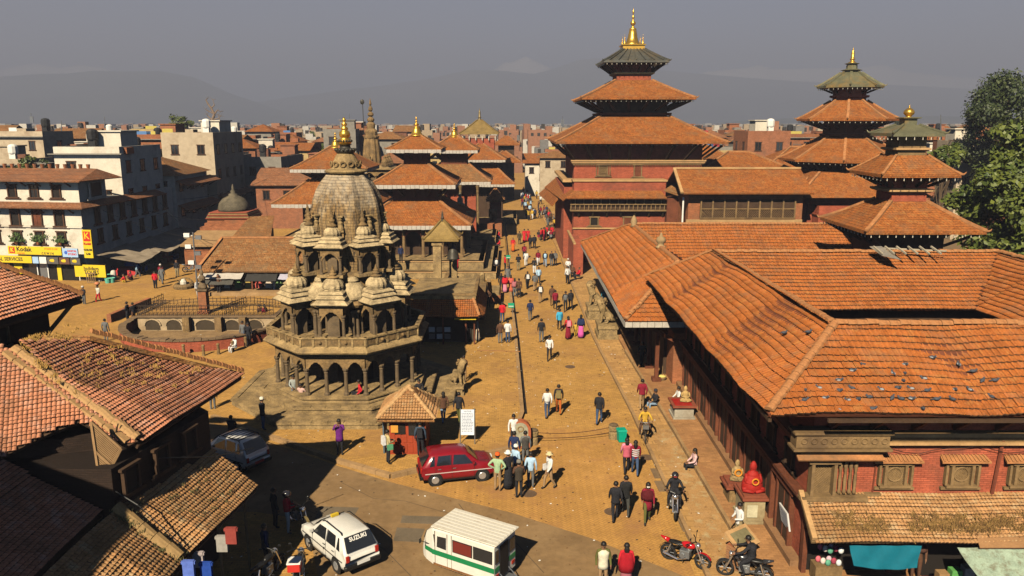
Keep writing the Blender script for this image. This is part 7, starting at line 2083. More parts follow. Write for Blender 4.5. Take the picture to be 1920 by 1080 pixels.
# VEHICLES
def lerp(a, b_, f): return a + (b_ - a) * f
def T_(b, x, y, z, rz):
 cr, sr = cos(rz), sin(rz)
 b.v = [(x + v[0] * cr - v[1] * sr, y + v[0] * sr + v[1] * cr, z + v[2]) for v in b.v]
 return b
def hatchback(loc, rz, paint, label, rails=False, rack=False, stripe=None, rear_text=None, W=1.44, Ht=1.40, name="parked_car"):
 """x runs forward; built in place"""
 t_ = thing(name, loc, label, "car")
 x0, y0, z0_ = loc
 B = lambda b, n_, m, p=t_, **k: T_(b, x0, y0, z0_, rz).build(n_, m, p, **k)
 k = Ht / 1.4
 SX = [(-1.66, .36, .60, .62, .60), (-1.63, .30, .74, .80, .64), (-1.58, .26, .82, .88, .63), (-1.25, .24, .87, 1.37, .56), (-1.1, .24, .88, 1.395, .565), (-.5, .22, .88, 1.42, .57), (.1, .22, .87, 1.40, .56), (.34, .22, .865, 1.355, .55), (.82, .22, .86, .95, .6), (.95, .22, .85, .90, .62), (1.35, .24, .80, .83, .6), (1.58, .28, .70, .73, .58), (1.66, .36, .55, .57, .5)]
 hw = W / 2
 b = MB()
 rows = []
 for x, zb, zl, zt, wr in SX:
  w_ = hw * (1 if -1.5 < x < 1.4 else .955)
  high = zt - zl > .2
  pts = [(w_ * .8, zb), (w_ * .97, zb + .04), (w_, zb + .16), (w_, (zb + zl) / 2 + .05), (w_ * .965, zl), (wr * (1 if high else 1.08), lerp(zl, zt, .88)), (wr * .82, zt), (0, zt + .012)]
  pts = pts + [(-a, c) for a, c in pts[-2::-1]]
  rows.append([(x, a, c * k) for a, c in pts])
 n = len(rows[0])
 for r in rows: b.v.extend(r)
 for j in range(len(rows) - 1):
  for i in range(n - 1):
   a = j * n + i; b.f.append((a, a + 1, a + n + 1, a + n))
 b.f.append(tuple(range(n))); b.f.append(tuple(range((len(rows) - 1) * n, len(rows) * n))[::-1])
 b.m = [0] * len(b.f)
 B(b, "body", paint, smooth=True)
 def sec(x):
  for p, q in zip(SX, SX[1:]):
   if p[0] <= x <= q[0]:
    f = (x - p[0]) / (q[0] - p[0]); return [lerp(p[i], q[i], f) for i in range(5)]
 def side(x, f, s_, o=.012):
  _, zb, zl, zt, wr = sec(x); return (x, s_ * (lerp(hw * .965, wr, f) + o), lerp(zl, lerp(zl, zt, .88), f) * k)
 for s_ in (-1, 1):
  for (xa, xb, xc, xd) in ((-.28, .62, .28, -.22), (-1.0, -.36, -.36, -.9), (-1.3, -1.08, -1.06, -1.14)):
   b = MB(); q = [side(xa, .07, s_), side(xb, .07, s_), side(xc, .93, s_), side(xd, .93, s_)]
   b.add(q, [(0, 1, 2, 3) if s_ < 0 else (3, 2, 1, 0)]); B(b, "side_window", GLASS)
 b = MB(); b.add([(.80, -.60, .985 * k), (.80, .60, .985 * k), (.38, .50, 1.345 * k), (.38, -.50, 1.345 * k)], [(0, 1, 2, 3)]); b.v = [(v[0] + .03, v[1], v[2] + .012) for v in b.v]; B(b, "windscreen", GLASS)
 b = MB(); b.add([(-1.605, -.58, .90 * k), (-1.605, .58, .90 * k), (-1.29, .5, 1.34 * k), (-1.29, -.5, 1.34 * k)], [(3, 2, 1, 0)]); b.v = [(v[0] - .02, v[1], v[2] + .012) for v in b.v]
 rw = B(b, "rear_window", GLASS)
 for s_ in (-1, 1):
  b = MB(); b.add([side(-.34, -.25 if False else .0, s_, .016), side(-.32, 0, s_, .016), side(-.32, .95, s_, .016), side(-.34, .95, s_, .016)], [(0, 1, 2, 3)]); B(b, "pillar_trim", BLACKM)
  for x in (-1.06, 1.02):
   b = MB(); b.cyl((x, s_ * (hw - .02), .28), (x, s_ * (hw + .006), .28), .33, .33, 18); B(b, "wheel_arch", BLACKM)
   b = MB(); b.cyl((x, s_ * (hw - .14), .27), (x, s_ * (hw + .015), .27), .27, .265, 20); wh_ = B(b, "wheel", RUBBER)
   b = MB(); b.cyl((x, s_ * (hw + .012), .27), (x, s_ * (hw + .025), .27), .17, .15, 14)
   for i in range(6): b.cyl((x + .1 * cos(i * pi / 3), s_ * (hw + .024), .27 + .1 * sin(i * pi / 3)), (x + .1 * cos(i * pi / 3), s_ * (hw + .03), .27 + .1 * sin(i * pi / 3)), .025, .025, 6)
   B(b, "rim", flat("wheel_silver", (.5, .5, .5), .35, .7), wh_)
  b = MB(); b.cbox((1.655, s_ * .5, .55), (.06, .26, .14)); B(b, "headlight", flat("lamp_clear", (.6, .6, .55), .15))
  b = MB(); b.cbox((-1.655, s_ * .58, .60), (.06, .12, .22)); B(b, "tail_light", flat("lamp_red", (.4, .02, .01), .2))
  b = MB(); b.cbox((.62, s_ * (hw + .06), .9), (.1, .14, .1)); B(b, "mirror", paint)
  b = MB(); b.box(-1.5, min(s_ * (hw + .004), s_ * (hw + .01)), .56, 1.45, max(s_ * (hw + .004), s_ * (hw + .01)), .60); B(b, "side_moulding", stripe or BLACKM)
  for x in (-.2, .55 - 1.4): b = MB(); b.cbox((x - .02, s_ * (hw + .012), .74), (.14, .02, .03)); B(b, "door_handle", GREYM)
 for s_ in (-1, 1):
  for x in (-1.04, -.33, .66):
   b = MB(); y1, y2 = sorted((s_ * (hw - .01), s_ * (hw + .003))); b.box(x, y1, .32, x + .014, y2, .84 * k); B(b, "door_gap", BLACKM)
 b = MB(); b.beam((.84, -.1, .985 * k), (.62, .3, 1.2 * k), .015, .015); b.beam((.84, .25, .985 * k), (.62, .55, 1.2 * k), .015, .015); B(b, "wiper", BLACKM)
 b = MB(); b.box(.9, -.5, .905 * k, 1.4, -.49, .915 * k); b.box(.9, .49, .905 * k, 1.4, .5, .915 * k); B(b, "bonnet_line", BLACKM)
 b = MB(); b.cbox((1.665, 0, .52), (.05, .5, .1)); B(b, "grille", BLACKM)
 b = MB(); b.cbox((1.66, 0, .30), (.14, W * .96, .16)); B(b, "front_bumper", GREYM if stripe else BLACKM, bevel=.02)
 b = MB(); b.cbox((-1.66, 0, .30), (.16, W * .98, .17)); B(b, "rear_bumper", BLACKM, bevel=.02)
 b = MB(); b.cbox((-1.745, 0, .42), (.015, .5, .12)); B(b, "number_plate", flat("plate_red", (.35, .03, .02)) if not rear_text else WHITE)
 b = MB(); b.box(-1.2, -.7, .2, 1.2, .7, .3); B(b, "underside", BLACKM)
 if rails:
  for s_ in (-1, 1):
   b = MB(); b.tube([(-1.2, s_ * .5, 1.4 * k), (-1.1, s_ * .5, 1.47 * k), (.05, s_ * .5, 1.49 * k), (.2, s_ * .5, 1.41 * k)], .02, 6); B(b, "roof_rail", BLACKM)
  b = MB(); b.cbox((.25, 0, 1.40), (.12, .28, .09)); B(b, "taxi_lamp", flat("lamp_yellow", (.6, .42, .03), .4))
 if rack:
  for i in range(6): b = MB(); b.beam((-1.05 + i * .22, -.55, 1.52), (-1.05 + i * .22, .55, 1.52), .05, .03); B(b, "rack_bar", BLACKM)
  for s_ in (-1, 1): b = MB(); b.tube([(-1.15, s_ * .55, 1.44), (-1.1, s_ * .55, 1.54), (.15, s_ * .55, 1.54), (.2, s_ * .55, 1.43)], .02, 5); B(b, "rack_rail", BLACKM)
 if rear_text:
  for s2, fz, sz, in ((rear_text, .76, .2),):
   p = V3(lerp(-1.605, -1.29, fz) - .035, 0, lerp(.9, 1.34, fz) * k + .02)
   o = text(s2, (0, 0, 0), sz, WHITE, None, bold=.006, ext=.002); o.parent = t_
   cr, sr = cos(rz), sin(rz)
   o.location = (p.x * cr - p.y * sr, p.x * sr + p.y * cr, p.z)
   tilt = math.atan2(.315, .44 * k)
   o.rotation_euler = (pi / 2 - tilt, 0, rz - pi / 2)
 return t_
def from_two(pa, pb, wheel_a=-1.06, wheel_b=1.02, side_off=0.0, z=0.01):
 """place from the ground contacts of the rear and front wheels on one side; side_off = +-half track"""
 a, c = at(*pa), at(*pb)
 d = (c - a).normalized(); rz = atan2(d.y, d.x)
 nrm = V3(-d.y, d.x, 0)
 m = a - d * wheel_a * 1.0
 m = (a + c) / 2 - d * (wheel_a + wheel_b) / 2 + nrm * side_off
 return (m.x, m.y, z), rz
loc, rz = from_two((818, 911), (903, 902), side_off=.68)
hatchback(loc, rz, flat("maroon_paint", (.20, .006, .012), .22, 0, .6), "small maroon hatchback with a pale side stripe parked by the ticket booth", stripe=flat("pale_stripe", (.5, .4, .38), .4))
loc, rz = from_two((612, 1074), (592, 1016), side_off=0)
a, c = at(668, 1052, .3), at(588, 985, .3)
cen = (at(640, 1046) + at(0, 0) * 0); cen = at(637, 1038)
d = at(598, 1003) - at(672, 1063)
hatchback((cen.x, cen.y, .01), atan2(d.y, d.x), flat("white_car_paint", (.62, .6, .55), .25, 0, .5), "white hatchback taxi with black roof rails and lettered rear window", rails=True, rear_text="SUZUKI")
cen = at(440, 868); d = at(405, 853) - at(475, 876)
hatchback((cen.x, cen.y, .01), atan2(d.y, d.x), flat("silver_paint", (.62, .6, .56), .25, .3, .5), "silver hatchback with roof rack standing in the shadow of the left house", rack=True, Ht=1.5)
vn = thing("passenger_van", tuple(at(875, 1062)), "boxy white three-wheeler minibus with green side band and open rear door", "van")
vc = at(874, 1070); dv = at(812, 1037) - at(935, 1078); vrz = atan2(dv.y, dv.x)
VW = flat("van_white", (.62, .59, .52), .4, 0, .4); VG = flat("van_green", (.01, .17, .06), .4)
def VB(b, n_, m, p=vn, **k):
 b.v = [(v[0], v[1], v[2] * .93) for v in b.v]
 return T_(b, vc.x, vc.y, .01, vrz).build(n_, m, p, **k)
L_, Wv = 1.6, .70
b = MB(); rows = []
for x, zb, w_, zt in ((-1.6, .35, .70, 1.9), (-.5, .35, .70, 1.9), (.7, .35, .70, 1.88), (.95, .36, .68, 1.84), (1.3, .4, .58, 1.55), (1.5, .42, .46, 1.1), (1.62, .5, .34, .85)):
 pts = [(w_, zb), (w_, zb + (zt - zb) * .5), (w_ * .97, zt - .12), (w_ * .86, zt - .02), (0, zt + .03 * (zt > 1.5))]
 pts = pts + [(-a_, c_) for a_, c_ in pts[-2::-1]]; rows.append([(x, a_, c_) for a_, c_ in pts])
n = len(rows[0])
for r in rows: b.v.extend(r)
for j in range(len(rows) - 1):
 for i in range(n - 1): a_ = j * n + i; b.f.append((a_, a_ + 1, a_ + n + 1, a_ + n))
b.f.append(tuple(range((len(rows) - 1) * n, len(rows) * n))[::-1]); b.f.append(tuple(range(n)))
b.m = [0] * len(b.f); VB(b, "body", VW)
b = MB(); b.box(-1.72, -.76, 1.9, .95, .76, 1.95); rf_ = VB(b, "roof", mat("van_roof_white", (.6, .56, .47), .5, var=.1, bump=.2, dirt=(.38, .32, .24), dirt_s=1.5), bevel=.015)
for i in range(7): b = MB(); b.box(-1.7, -.62 + i * .19, 1.951, .9, -.56 + i * .19, 1.975); VB(b, "roof_rib", VW, rf_)
for s_ in (-1, 1):
 b = MB(); y1, y2 = sorted((s_ * .702, s_ * .71)); b.box(-1.6, y1, .78, .95, y2, .98); VB(b, "green_band", VG)
 b = MB(); b.add([(.95, s_ * .69, .78), (.95, s_ * .69, .98), (1.36, s_ * .565, .96), (1.36, s_ * .565, .78)], [(0, 1, 2, 3)]); VB(b, "green_band", VG)
 for x1, x2 in ((-1.5, -.8), (-.7, .05)):
  b = MB(); b.box(x1 - .03, y1 - .002, 1.12, x2 + .03, y2 + .002, 1.62); wf = VB(b, "window_frame", BLACKM)
  b = MB(); yy1, yy2 = sorted((s_ * .713, s_ * .716)); b.box(x1, yy1, 1.15, x2, yy2, 1.59); VB(b, "pane", GLASS if x1 < -1 else flat("red_seat_glass", (.14, .02, .015), .15, 0, .6), wf)
 for x1, x2, w1, w2 in ((.35, .75, .703, .70), (.82, 1.0, .695, .66)):
  b = MB(); b.add([(x1, s_ * w1, 1.1), (x2, s_ * w2, 1.12), (x2 - .02, s_ * w2 * .985, 1.56), (x1, s_ * w1, 1.6)], [(0, 1, 2, 3)]); VB(b, "cab_window", GLASS)
 b = MB(); b.cyl((-.95, s_ * .52, .26), (-.95, s_ * .68, .26), .26, .26, 16); VB(b, "wheel", RUBBER)
b = MB(); b.cyl((1.15, -.07, .24), (1.15, .07, .24), .24, .24, 16); VB(b, "wheel", RUBBER)
b = MB(); b.add([(1.31, -.5, 1.5), (1.31, .5, 1.5), (1.52, .4, 1.08), (1.52, -.4, 1.08)], [(0, 1, 2, 3)]); b.v = [(v[0] + .02, v[1], v[2] + .02) for v in b.v]; VB(b, "windscreen", GLASS)
b = MB(); b.box(-1.63, -.2, .4, -1.605, .35, 1.7); VB(b, "rear_opening", BLACK)
for y1, y2 in ((-.64, -.28), (.42, .64)):
 b = MB(); b.box(-1.625, y1, 1.12, -1.605, y2, 1.62); VB(b, "rear_pane", GLASS)
 b = MB(); b.box(-1.62, y1 - .03, .78, -1.606, y2 + .03, .96); VB(b, "green_band", VG)
 b = MB(); b.box(-1.63, y1 + .02, .55, -1.606, y1 + .2, .68); VB(b, "tail_light", flat("lamp_red", (.4, .02, .01), .2))
b = MB(); b.box(-1.95, -.25, .28, -1.6, .4, .32); b.tube([(-1.95, -.2, .3), (-1.62, -.2, .6)], .02, 5); b.tube([(-1.95, .35, .3), (-1.62, .35, .6)], .02, 5); VB(b, "rear_step", GREYM)
b = MB(); b.tube([(1.1, .75, 1.2), (1.25, .95, 1.35)], .015, 5); b.cbox((1.25, .97, 1.28), (.03, .1, .16)); VB(b, "mirror", BLACKM)
for s_ in (-1, 1):
 for x in (.12, .3, .82):
  b = MB(); y1, y2 = sorted((s_ * .69, s_ * .706)); b.box(x, y1, .42, x + .015, y2, 1.75); VB(b, "panel_seam", mat("grimy_seam", (.15, .1, .06), bump=0))
 b = MB(); y1, y2 = sorted((s_ * .69, s_ * .709)); b.box(-1.6, y1, .36, .9, y2, .44); VB(b, "rusty_sill", mat("rust_edge", (.2, .09, .03), var=.4, bump=.2))
b = MB(); b.cbox((-.4, .5, .25), (.8, .03, .1)); VB(b, "fuel_rack", GREYM)
# ---- motorcycles
def motorcycle(loc, rz, tank, label, box=None, s=1.0, group="motorcycles on the square"):
 t_ = thing("motorcycle", loc, label, "motorcycle", group)
 x0, y0, z0_ = loc
 def B(b, n_, m, p=t_, **k):
  b.v = [(v[0] * s, v[1] * s, v[2] * s) for v in b.v]
  return T_(b, x0, y0, z0_, rz).build(n_, m, p, **k)
 CH = flat("chrome", (.6, .6, .6), .2, .9)
 for x in (-.62, .66):
  b = MB(); b.torus((x, 0, .3), .26, .05, 'y', 24, 6); w1 = B(b, "wheel", RUBBER, smooth=True)
  b = MB(); b.cyl((x, -.06, .3), (x, .06, .3), .05, .05, 8)
  for i in range(6): q = i * pi / 3; b.cyl((x, 0, .3), (x + .24 * cos(q), 0, .3 + .24 * sin(q)), .015, .015, 4)
  B(b, "spokes", GREYM, w1)
 b = MB(); b.sphere((.12, 0, .78), .2, 12, 7, (1.35, .62, .68)); B(b, "fuel_tank", tank, smooth=True)
 b = MB(); b.sphere((-.32, 0, .76), .2, 12, 6, (1.9, .65, .35)); B(b, "seat", BLACKM, smooth=True)
 b = MB(); b.cyl((-.6, 0, .76), (-.92, 0, .86), .1, .03, 8); B(b, "tail", tank, smooth=True)
 b = MB(); b.cbox((.02, 0, .3), (.36, .26, .28)); b.cyl((.1, 0, .5), (.18, 0, .66), .1, .1, 10); b.cyl((-.05, -.17, .4), (-.05, .17, .4), .1, .1, 10); B(b, "engine", GREYM, bevel=.01)
 b = MB(); b.tube([(.42, 0, .85), (.28, 0, .4), (-.15, 0, .28), (-.62, .06, .3)], .028, 6); b.tube([(.38, 0, .8), (-.2, 0, .68), (-.62, -.06, .3)], .025, 6); B(b, "frame", BLACKM)
 for s_ in (-1, 1):
  b = MB(); b.tube([(.4, s_ * .09, .92), (.66, s_ * .09, .3)], .026, 6); B(b, "fork", CH)
  b = MB(); b.tube([(.36, 0, .96), (.3, s_ * .2, 1.02), (.2, s_ * .36, 1.0)], .016, 6); b.cyl((.22, s_ * .32, 1.0), (.16, s_ * .42, .99), .024, .024, 6); B(b, "handlebar", BLACKM)
  b = MB(); b.tube([(.3, s_ * .24, 1.02), (.3, s_ * .32, 1.2)], .01, 4); b.sphere((.3, s_ * .34, 1.22), .055, 8, 5, (.4, 1.2, .8)); B(b, "mirror", BLACKM)
  b = MB(); b.tube([(-.5, s_ * .1, .7), (-.62, s_ * .1, .32)], .03, 6); B(b, "shock_absorber", CH)
  b = MB(); b.cyl((.0, s_ * .14, .26), (.0, s_ * .3, .26), .018, .018, 5); B(b, "foot_peg", RUBBER)
 b = MB(); b.sphere((.48, 0, .86), .11, 10, 6, (.8, 1, 1)); B(b, "headlight", CH, smooth=True)
 b = MB(); b.tube([(.12, -.13, .34), (-.2, -.16, .22), (-.75, -.17, .34)], .04, 8); B(b, "exhaust", CH)
 b = MB(); n = 9
 for i in range(n):
  q = radians(25 + i * 14)
  for y in (-.055, .055): b.v.append((.66 + .33 * cos(q), y, .3 + .33 * sin(q)))
 b.f = [(2 * i, 2 * i + 1, 2 * i + 3, 2 * i + 2) for i in range(n - 1)]; b.m = [0] * (n - 1); B(b, "front_mudguard", tank)
 b = MB()
 for i in range(n):
  q = radians(60 + i * 14)
  for y in (-.06, .06): b.v.append((-.62 + .34 * cos(q), y, .3 + .34 * sin(q)))
 b.f = [(2 * i, 2 * i + 1, 2 * i + 3, 2 * i + 2) for i in range(n - 1)]; b.m = [0] * (n - 1); B(b, "rear_mudguard", BLACKM)
 if box:
  b = MB(); b.cbox((-.75, 0, .86), (.42, .42, .3)); B(b, "delivery_box", box, bevel=.02)
  b = MB(); b.cbox((-.75, 0, 1.16), (.45, .45, .05)); B(b, "box_lid", WHITE)
 return t_
def face_to(pa, pb): d = at(*pb) - at(*pa); return atan2(d.y, d.x)
REDP = flat("red_bike_paint", (.42, .008, .012), .2, 0, .6)
p = at(1283, 1058); motorcycle((p.x, p.y, .01), face_to((1253, 1052), (1312, 1070)), REDP, "red sport motorcycle with black seat parked alone at the bottom right")
p = at(1263, 965); motorcycle((p.x, p.y, .14), face_to((1261, 940), (1267, 985)), flat("black_bike_paint", (.03, .03, .035), .2, 0, .6), "black motorcycle facing the camera, carrying the helmeted rider")
p = at(1395, 1092); motorcycle((p.x, p.y, .14), radians(160), flat("black_bike_paint", (.03, .03, .035), .2, 0, .6), "dark motorcycle at the bottom edge under the rider in black, by the brick reading desk")
p = at(560, 985); motorcycle((p.x, p.y, .01), radians(-50), flat("khaki_bike_paint", (.16, .12, .05), .3), "khaki motorcycle beside the man in the red vest")
p = at(563, 1088); motorcycle((p.x, p.y, .01), radians(95), BLACKM, "motorcycle with a white-lidded red box on its tail at the bottom edge", box=flat("box_red", (.5, .03, .02), .5))
p = at(502, 1088); motorcycle((p.x, p.y, .01), radians(70), BLACKM, "black motorcycle at the bottom edge below the man in the dark suit")
p = at(360, 513); motorcycle((p.x, p.y, .18), radians(20), flat("grey_bike", (.2, .2, .2)), "small motorcycle parked left of the tiled shop row")
p = at(1208, 828)
bi = thing("bicycle", (p.x, p.y, .14), "bicycle ridden towards the camera by the man in the yellow jacket", "bicycle")
brz = radians(-95)
def BB(b, n_, m, par=bi): return T_(b, p.x, p.y, .14, brz).build(n_, m, par)
for x in (-.5, .52):
 b = MB(); b.torus((x, 0, .34), .33, .018, 'y', 28, 5); w1 = BB(b, "wheel", RUBBER)
 b = MB()
 for i in range(10): b.cyl((x, 0, .34), (x + .32 * cos(i * pi / 5), 0, .34 + .32 * sin(i * pi / 5)), .004, .004, 3)
 BB(b, "spokes", GREYM, w1)
b = MB(); b.tube([(.52, 0, .34), (.4, 0, .9)], .016, 6); b.tube([(.42, 0, .8), (0, 0, .32), (-.18, 0, .85)], .016, 6); b.tube([(-.15, 0, .76), (.41, 0, .82)], .016, 6); b.tube([(0, 0, .32), (-.5, 0, .34), (-.15, 0, .78)], .013, 6); BB(b, "frame", flat("bike_frame", (.08, .05, .03), .4))
b = MB(); b.sphere((-.2, 0, .9), .12, 8, 5, (1.1, .7, .35)); BB(b, "saddle", BLACKM)
b = MB(); b.tube([(.4, 0, .92), (.42, 0, 1.0)], .014, 6); b.tube([(.32, -.28, 1.02), (.44, -.1, 1.02), (.44, .1, 1.02), (.32, .28, 1.02)], .014, 6); BB(b, "handlebar", GREYM)
b = MB(); b.cbox((.6, 0, .78), (.2, .28, .18)); BB(b, "basket", GREYM)
# THINGS ON THE SQUARE
tb = thing("ticket_booth", (-4.9, 35.8, .18), "small red wooden ticket booth with steep curved tile roof, beside the maroon car", "booth")
TBX, TBY = -4.9, 35.7
BOOTHR = mat("booth_red_wood", (.30, .045, .015), .6, var=.15, bump=.2)
b = MB(); b.cbox((TBX, TBY, .18), (1.7, 1.7, 1.85)); b.build("wall", BOOTHR, tb)
for i in range(6):
 for r in range(2):
  b = MB(); x = TBX - .7 + i * .28; b.cbox((x, TBY - .86, .28 + r * .5), (.2, .03, .42)); b.build("panel", BOOTHR, tb)
for i in range(5):
 b = MB(); b.cbox((TBX + .86, TBY - .65 + i * .32, .28), (.03, .24, .95)); b.build("panel", BOOTHR, tb)
b = MB(); b.cbox((TBX - .35, TBY - .87, 1.2), (.5, .06, .5)); hf = b.build("hatch", BLACK, tb)
b = MB(); b.cbox((TBX - .6, TBY - .91, 1.3), (.34, .04, .36)); b.build("price_board", flat("board_orange", (.55, .26, .04)), tb)
b = MB(); b.cbox((TBX + .35, TBY - .88, 1.15), (.6, .05, .6)); b.build("window", GLASS, tb)
b = MB(); b.cbox((TBX - 1.15, TBY - .3, .18), (.06, .9, 1.7)); gd = b.build("open_shutter", flat("shutter_blue_grey", (.08, .11, .13), .5), tb)
for i in range(4): b = MB(); b.cbox((TBX - 1.19, TBY - .65 + i * .24, .2), (.03, .03, 1.65)); b.build("bar", GREYM, gd)
rfb = MB(); rfb.lathe((TBX, TBY, 0), [(1.0, 2.0), (1.32, 1.98), (1.34, 2.05), (1.15, 2.2), (.8, 2.55), (.3, 3.1), (.05, 3.22)], 4, ap=True); brf = rfb.build("roof", TILEO, tb)
for k in range(4):
 q = k * pi / 2
 U = V3(cos(q), sin(q), 0); inn = V3(-sin(q), cos(q), 0)
 O = V3(TBX, TBY, 2.07) - inn * 1.36
 if k == 2: continue
 V = (V3(TBX, TBY, 3.2) - O)
 tile_field(brf, O, U, V, [(-1.36, 0), (1.36, 0), (.05, 1.72), (-.05, 1.72)], .13, .15, 'pan', TILET, 130 if k == 0 else 80)
for k in range(4):
 sx, sy = ((-1, -1), (1, -1), (1, 1), (-1, 1))[k]
 ridge_tiles(brf, (TBX, TBY, 3.25), (TBX + sx * 1.34, TBY + sy * 1.34, 2.12), .26, .1, TRIM)
sb = thing("information_board", tuple(at(877, 832, .18)), "white information board full of small writing on splayed metal legs, right of the booth", "sign board")
p = at(877, 830, .18)
b = MB(); b.v = []; P = [V3(p.x - .32, p.y - .1, .62), V3(p.x + .32, p.y - .1, .62), V3(p.x + .32, p.y + .1, 1.85), V3(p.x - .32, p.y + .1, 1.85)]
b.slabq(P, .04); b.build("board", flat("board_white", (.62, .66, .72), .5), sb)
for x in (-.34, .34):
 b = MB(); b.tube([(p.x + x * 1.05, p.y - .18, .18), (p.x + x, p.y + .12, 1.9)], .022, 6); b.build("leg", GREYM, sb)
 b = MB(); b.tube([(p.x + x * 1.1, p.y + .5, .18), (p.x + x, p.y + .1, 1.7)], .02, 6); b.build("leg", GREYM, sb)
tilt = atan2(.2, 1.23)
def board_text(s_, f, size):
 q = P[0].lerp(P[3], f); o = text(s_, (0, 0, 0), size, flat("sign_ink", (.03, .04, .12)), None, ext=.001)
 o.parent = sb; o.location = V3(p.x, q.y - .012, q.z) - Vector(OFF[sb.name]); o.rotation_euler = (pi / 2 - tilt, 0, 0)
board_text("NOTICE", .93, .1)
rl = random.Random(3)
b = MB()
for i in range(13):
 f = .84 - i * .058
 x = -.28
 while x < .24:
  w_ = rl.uniform(.03, .1);
  if x + w_ > .28: break
  q = P[0].lerp(P[3], f); q2 = P[0].lerp(P[3], f + .018)
  b.add([(p.x + x, q.y - .011, q.z), (p.x + x + w_, q.y - .011, q.z), (p.x + x + w_, q2.y - .011, q2.z), (p.x + x, q2.y - .011, q2.z)], [(0, 1, 2, 3)]); x += w_ + .025
o = b.build("writing_rows", flat("sign_ink", (.03, .04, .12)), sb); o['kind'] = 'stuff'
pq = thing("arched_plaque", tuple(at(975, 832)), "round-headed brick monument with a carved stone panel at the start of the gutter", "monument")
p = at(976, 838)
b = MB(); pts = [(-.5, 0), (.5, 0), (.5, .9)] + [(.5 * cos(q * pi / 10), .9 + .5 * sin(q * pi / 10)) for q in range(1, 10)] + [(-.5, .9)]
n = len(pts)
b.v = [(p.x + a_, p.y - .17, c_) for a_, c_ in pts] + [(p.x + a_, p.y + .17, c_) for a_, c_ in pts]
b.f = [tuple(range(n)), tuple(range(n, 2 * n))[::-1]] + [((i + 1) % n, i, n + i, n + (i + 1) % n) for i in range(n)]; b.m = [0] * len(b.f); b.build("brick_surround", mat("plaque_brick", (.36, .1, .04), bump=.5), pq)
b = MB(); b.v = [(p.x + a_ * .74, p.y - .18, .12 + c_ * .86) for a_, c_ in pts]; b.f = [tuple(range(n))]; b.m = [0]; b.build("stone_panel", mat("plaque_stone", (.32, .29, .2), bump=.4), pq)
b = MB(); b.torus((p.x, p.y - .19, 1.0), .13, .03, 'y', 14, 5); b.build("carved_wheel", STONEL, pq)
for i in range(11):
 q = pi * (i + .5) / 11; b = MB(); b.cbox((0, 0, 0), (.13, .36, .07)); o = b.build("brick", mat("plaque_brick", (.36, .1, .04), bump=.5), pq)
 o.location = V3(p.x + .47 * cos(q), p.y, .9 + .47 * sin(q)) - Vector(OFF[pq.name]); o.rotation_euler = (0, -q + pi / 2, 0)
def stone_post(px, py, label):
 t_ = thing("stone_bollard", tuple(at(px, py)), label, "bollard", "stone bollards with the chain"); q = at(px, py)
 b = MB(); b.lathe((q.x, q.y, 0), [(.24, 0), (.24, .35), (.19, .38), (.19, .42), (.25, .46), (.26, .66), (.2, .7)], 14); b.build("post", STONEL, t_, smooth=False)
 b = MB(); b.lathe((q.x, q.y, .7), [(.22, 0), (.23, .04), (.12, .1)], 14); b.build("cap", STONED, t_); return q
qa = stone_post(1000, 832, "left stone bollard of the chain, beside the arched brick monument")
qb = stone_post(1150, 822, "right stone bollard of the chain, beside the green bin")
for k, (z, sag) in enumerate(((.58, .14), (.32, .12))):
 pts = [V3(lerp(qa.x + .22, qb.x - .22, f / 16), lerp(qa.y, qb.y, f / 16), z - sag * 4 * (f / 16) * (1 - f / 16)) for f in range(17)]
 b = MB(); b.tube(pts, .018, 5); tag(b.build("chain", mat("rusty_chain", (.09, .04, .02), .7, .4)), "%s of the two sagging chains between the stone bollards" % ("upper", "lower")[k], "chain", "chains between the stone bollards")
gb = thing("rubbish_bin", tuple(at(1165, 828)), "turquoise green plastic wheelie bin beside the right stone bollard", "bin"); q = at(1165, 828)
BINC = flat("bin_green", (.0, .30, .20), .5)
b = MB(); b.cbox((q.x, q.y, .04), (.34, .34, .55), .15, 1.25); b.build("body", BINC, gb)
b = MB(); b.cbox((q.x, q.y, .6), (.48, .46, .08), .15, .85); b.build("lid", BINC, gb)
for s_ in (-1, 1): b = MB(); b.cyl((q.x + s_ * .14, q.y + .2, .06), (q.x + s_ * .18, q.y + .2, .06), .06, .06, 8); b.build("wheel", RUBBER, gb)
for i, (px, py) in enumerate(((961, 592), (955, 496), (948, 420))):
 t_ = thing("green_bin", tuple(at(px, py)), ("nearest small green box sign on a post by the gutter", "middle small green box sign on a post by the gutter", "farthest small green box on a post by the gutter")[i], "litter box", "green boxes along the gutter"); q = at(px, py)
 b = MB(); b.tube([(q.x, q.y, 0), (q.x, q.y, 1.0)], .03, 6); b.build("post", GREYM, t_)
 b = MB(); b.cbox((q.x - .12, q.y, .7), (.5, .2, .36)); b.build("box", GREEN, t_); b = MB(); b.cbox((q.x - .12, q.y - .105, .8), (.4, .012, .05)); b.build("white_line", WHITE, t_)
rd = thing("reading_desk", tuple(at(1392, 1060, .14)), "sloping framed panel on a curved brick stand at the bottom right", "information desk"); q = at(1388, 1058, .14)
b = MB(); b.cbox((q.x, q.y, .14), (.95, .5, .85), radians(35)); b.build("stand", BRICKO, rd)
for i in range(9):
 b = MB(); b.cbox((q.x, q.y, .16 + i * .092), (1.0, .54, .06), radians(35)); b.build("brick_course", mat("desk_brick", (.3, .15, .07), bump=.6), rd)
cr, sr = cos(radians(35)), sin(radians(35))
def dq(x, y, z): return (q.x + x * cr - y * sr, q.y + x * sr + y * cr, z)
b = MB(); b.slabq([dq(-.55, -.38, 1.0), dq(.55, -.38, 1.0), dq(.55, .32, 1.42), dq(-.55, .32, 1.42)], .08); b.build("frame", TRIM, rd)
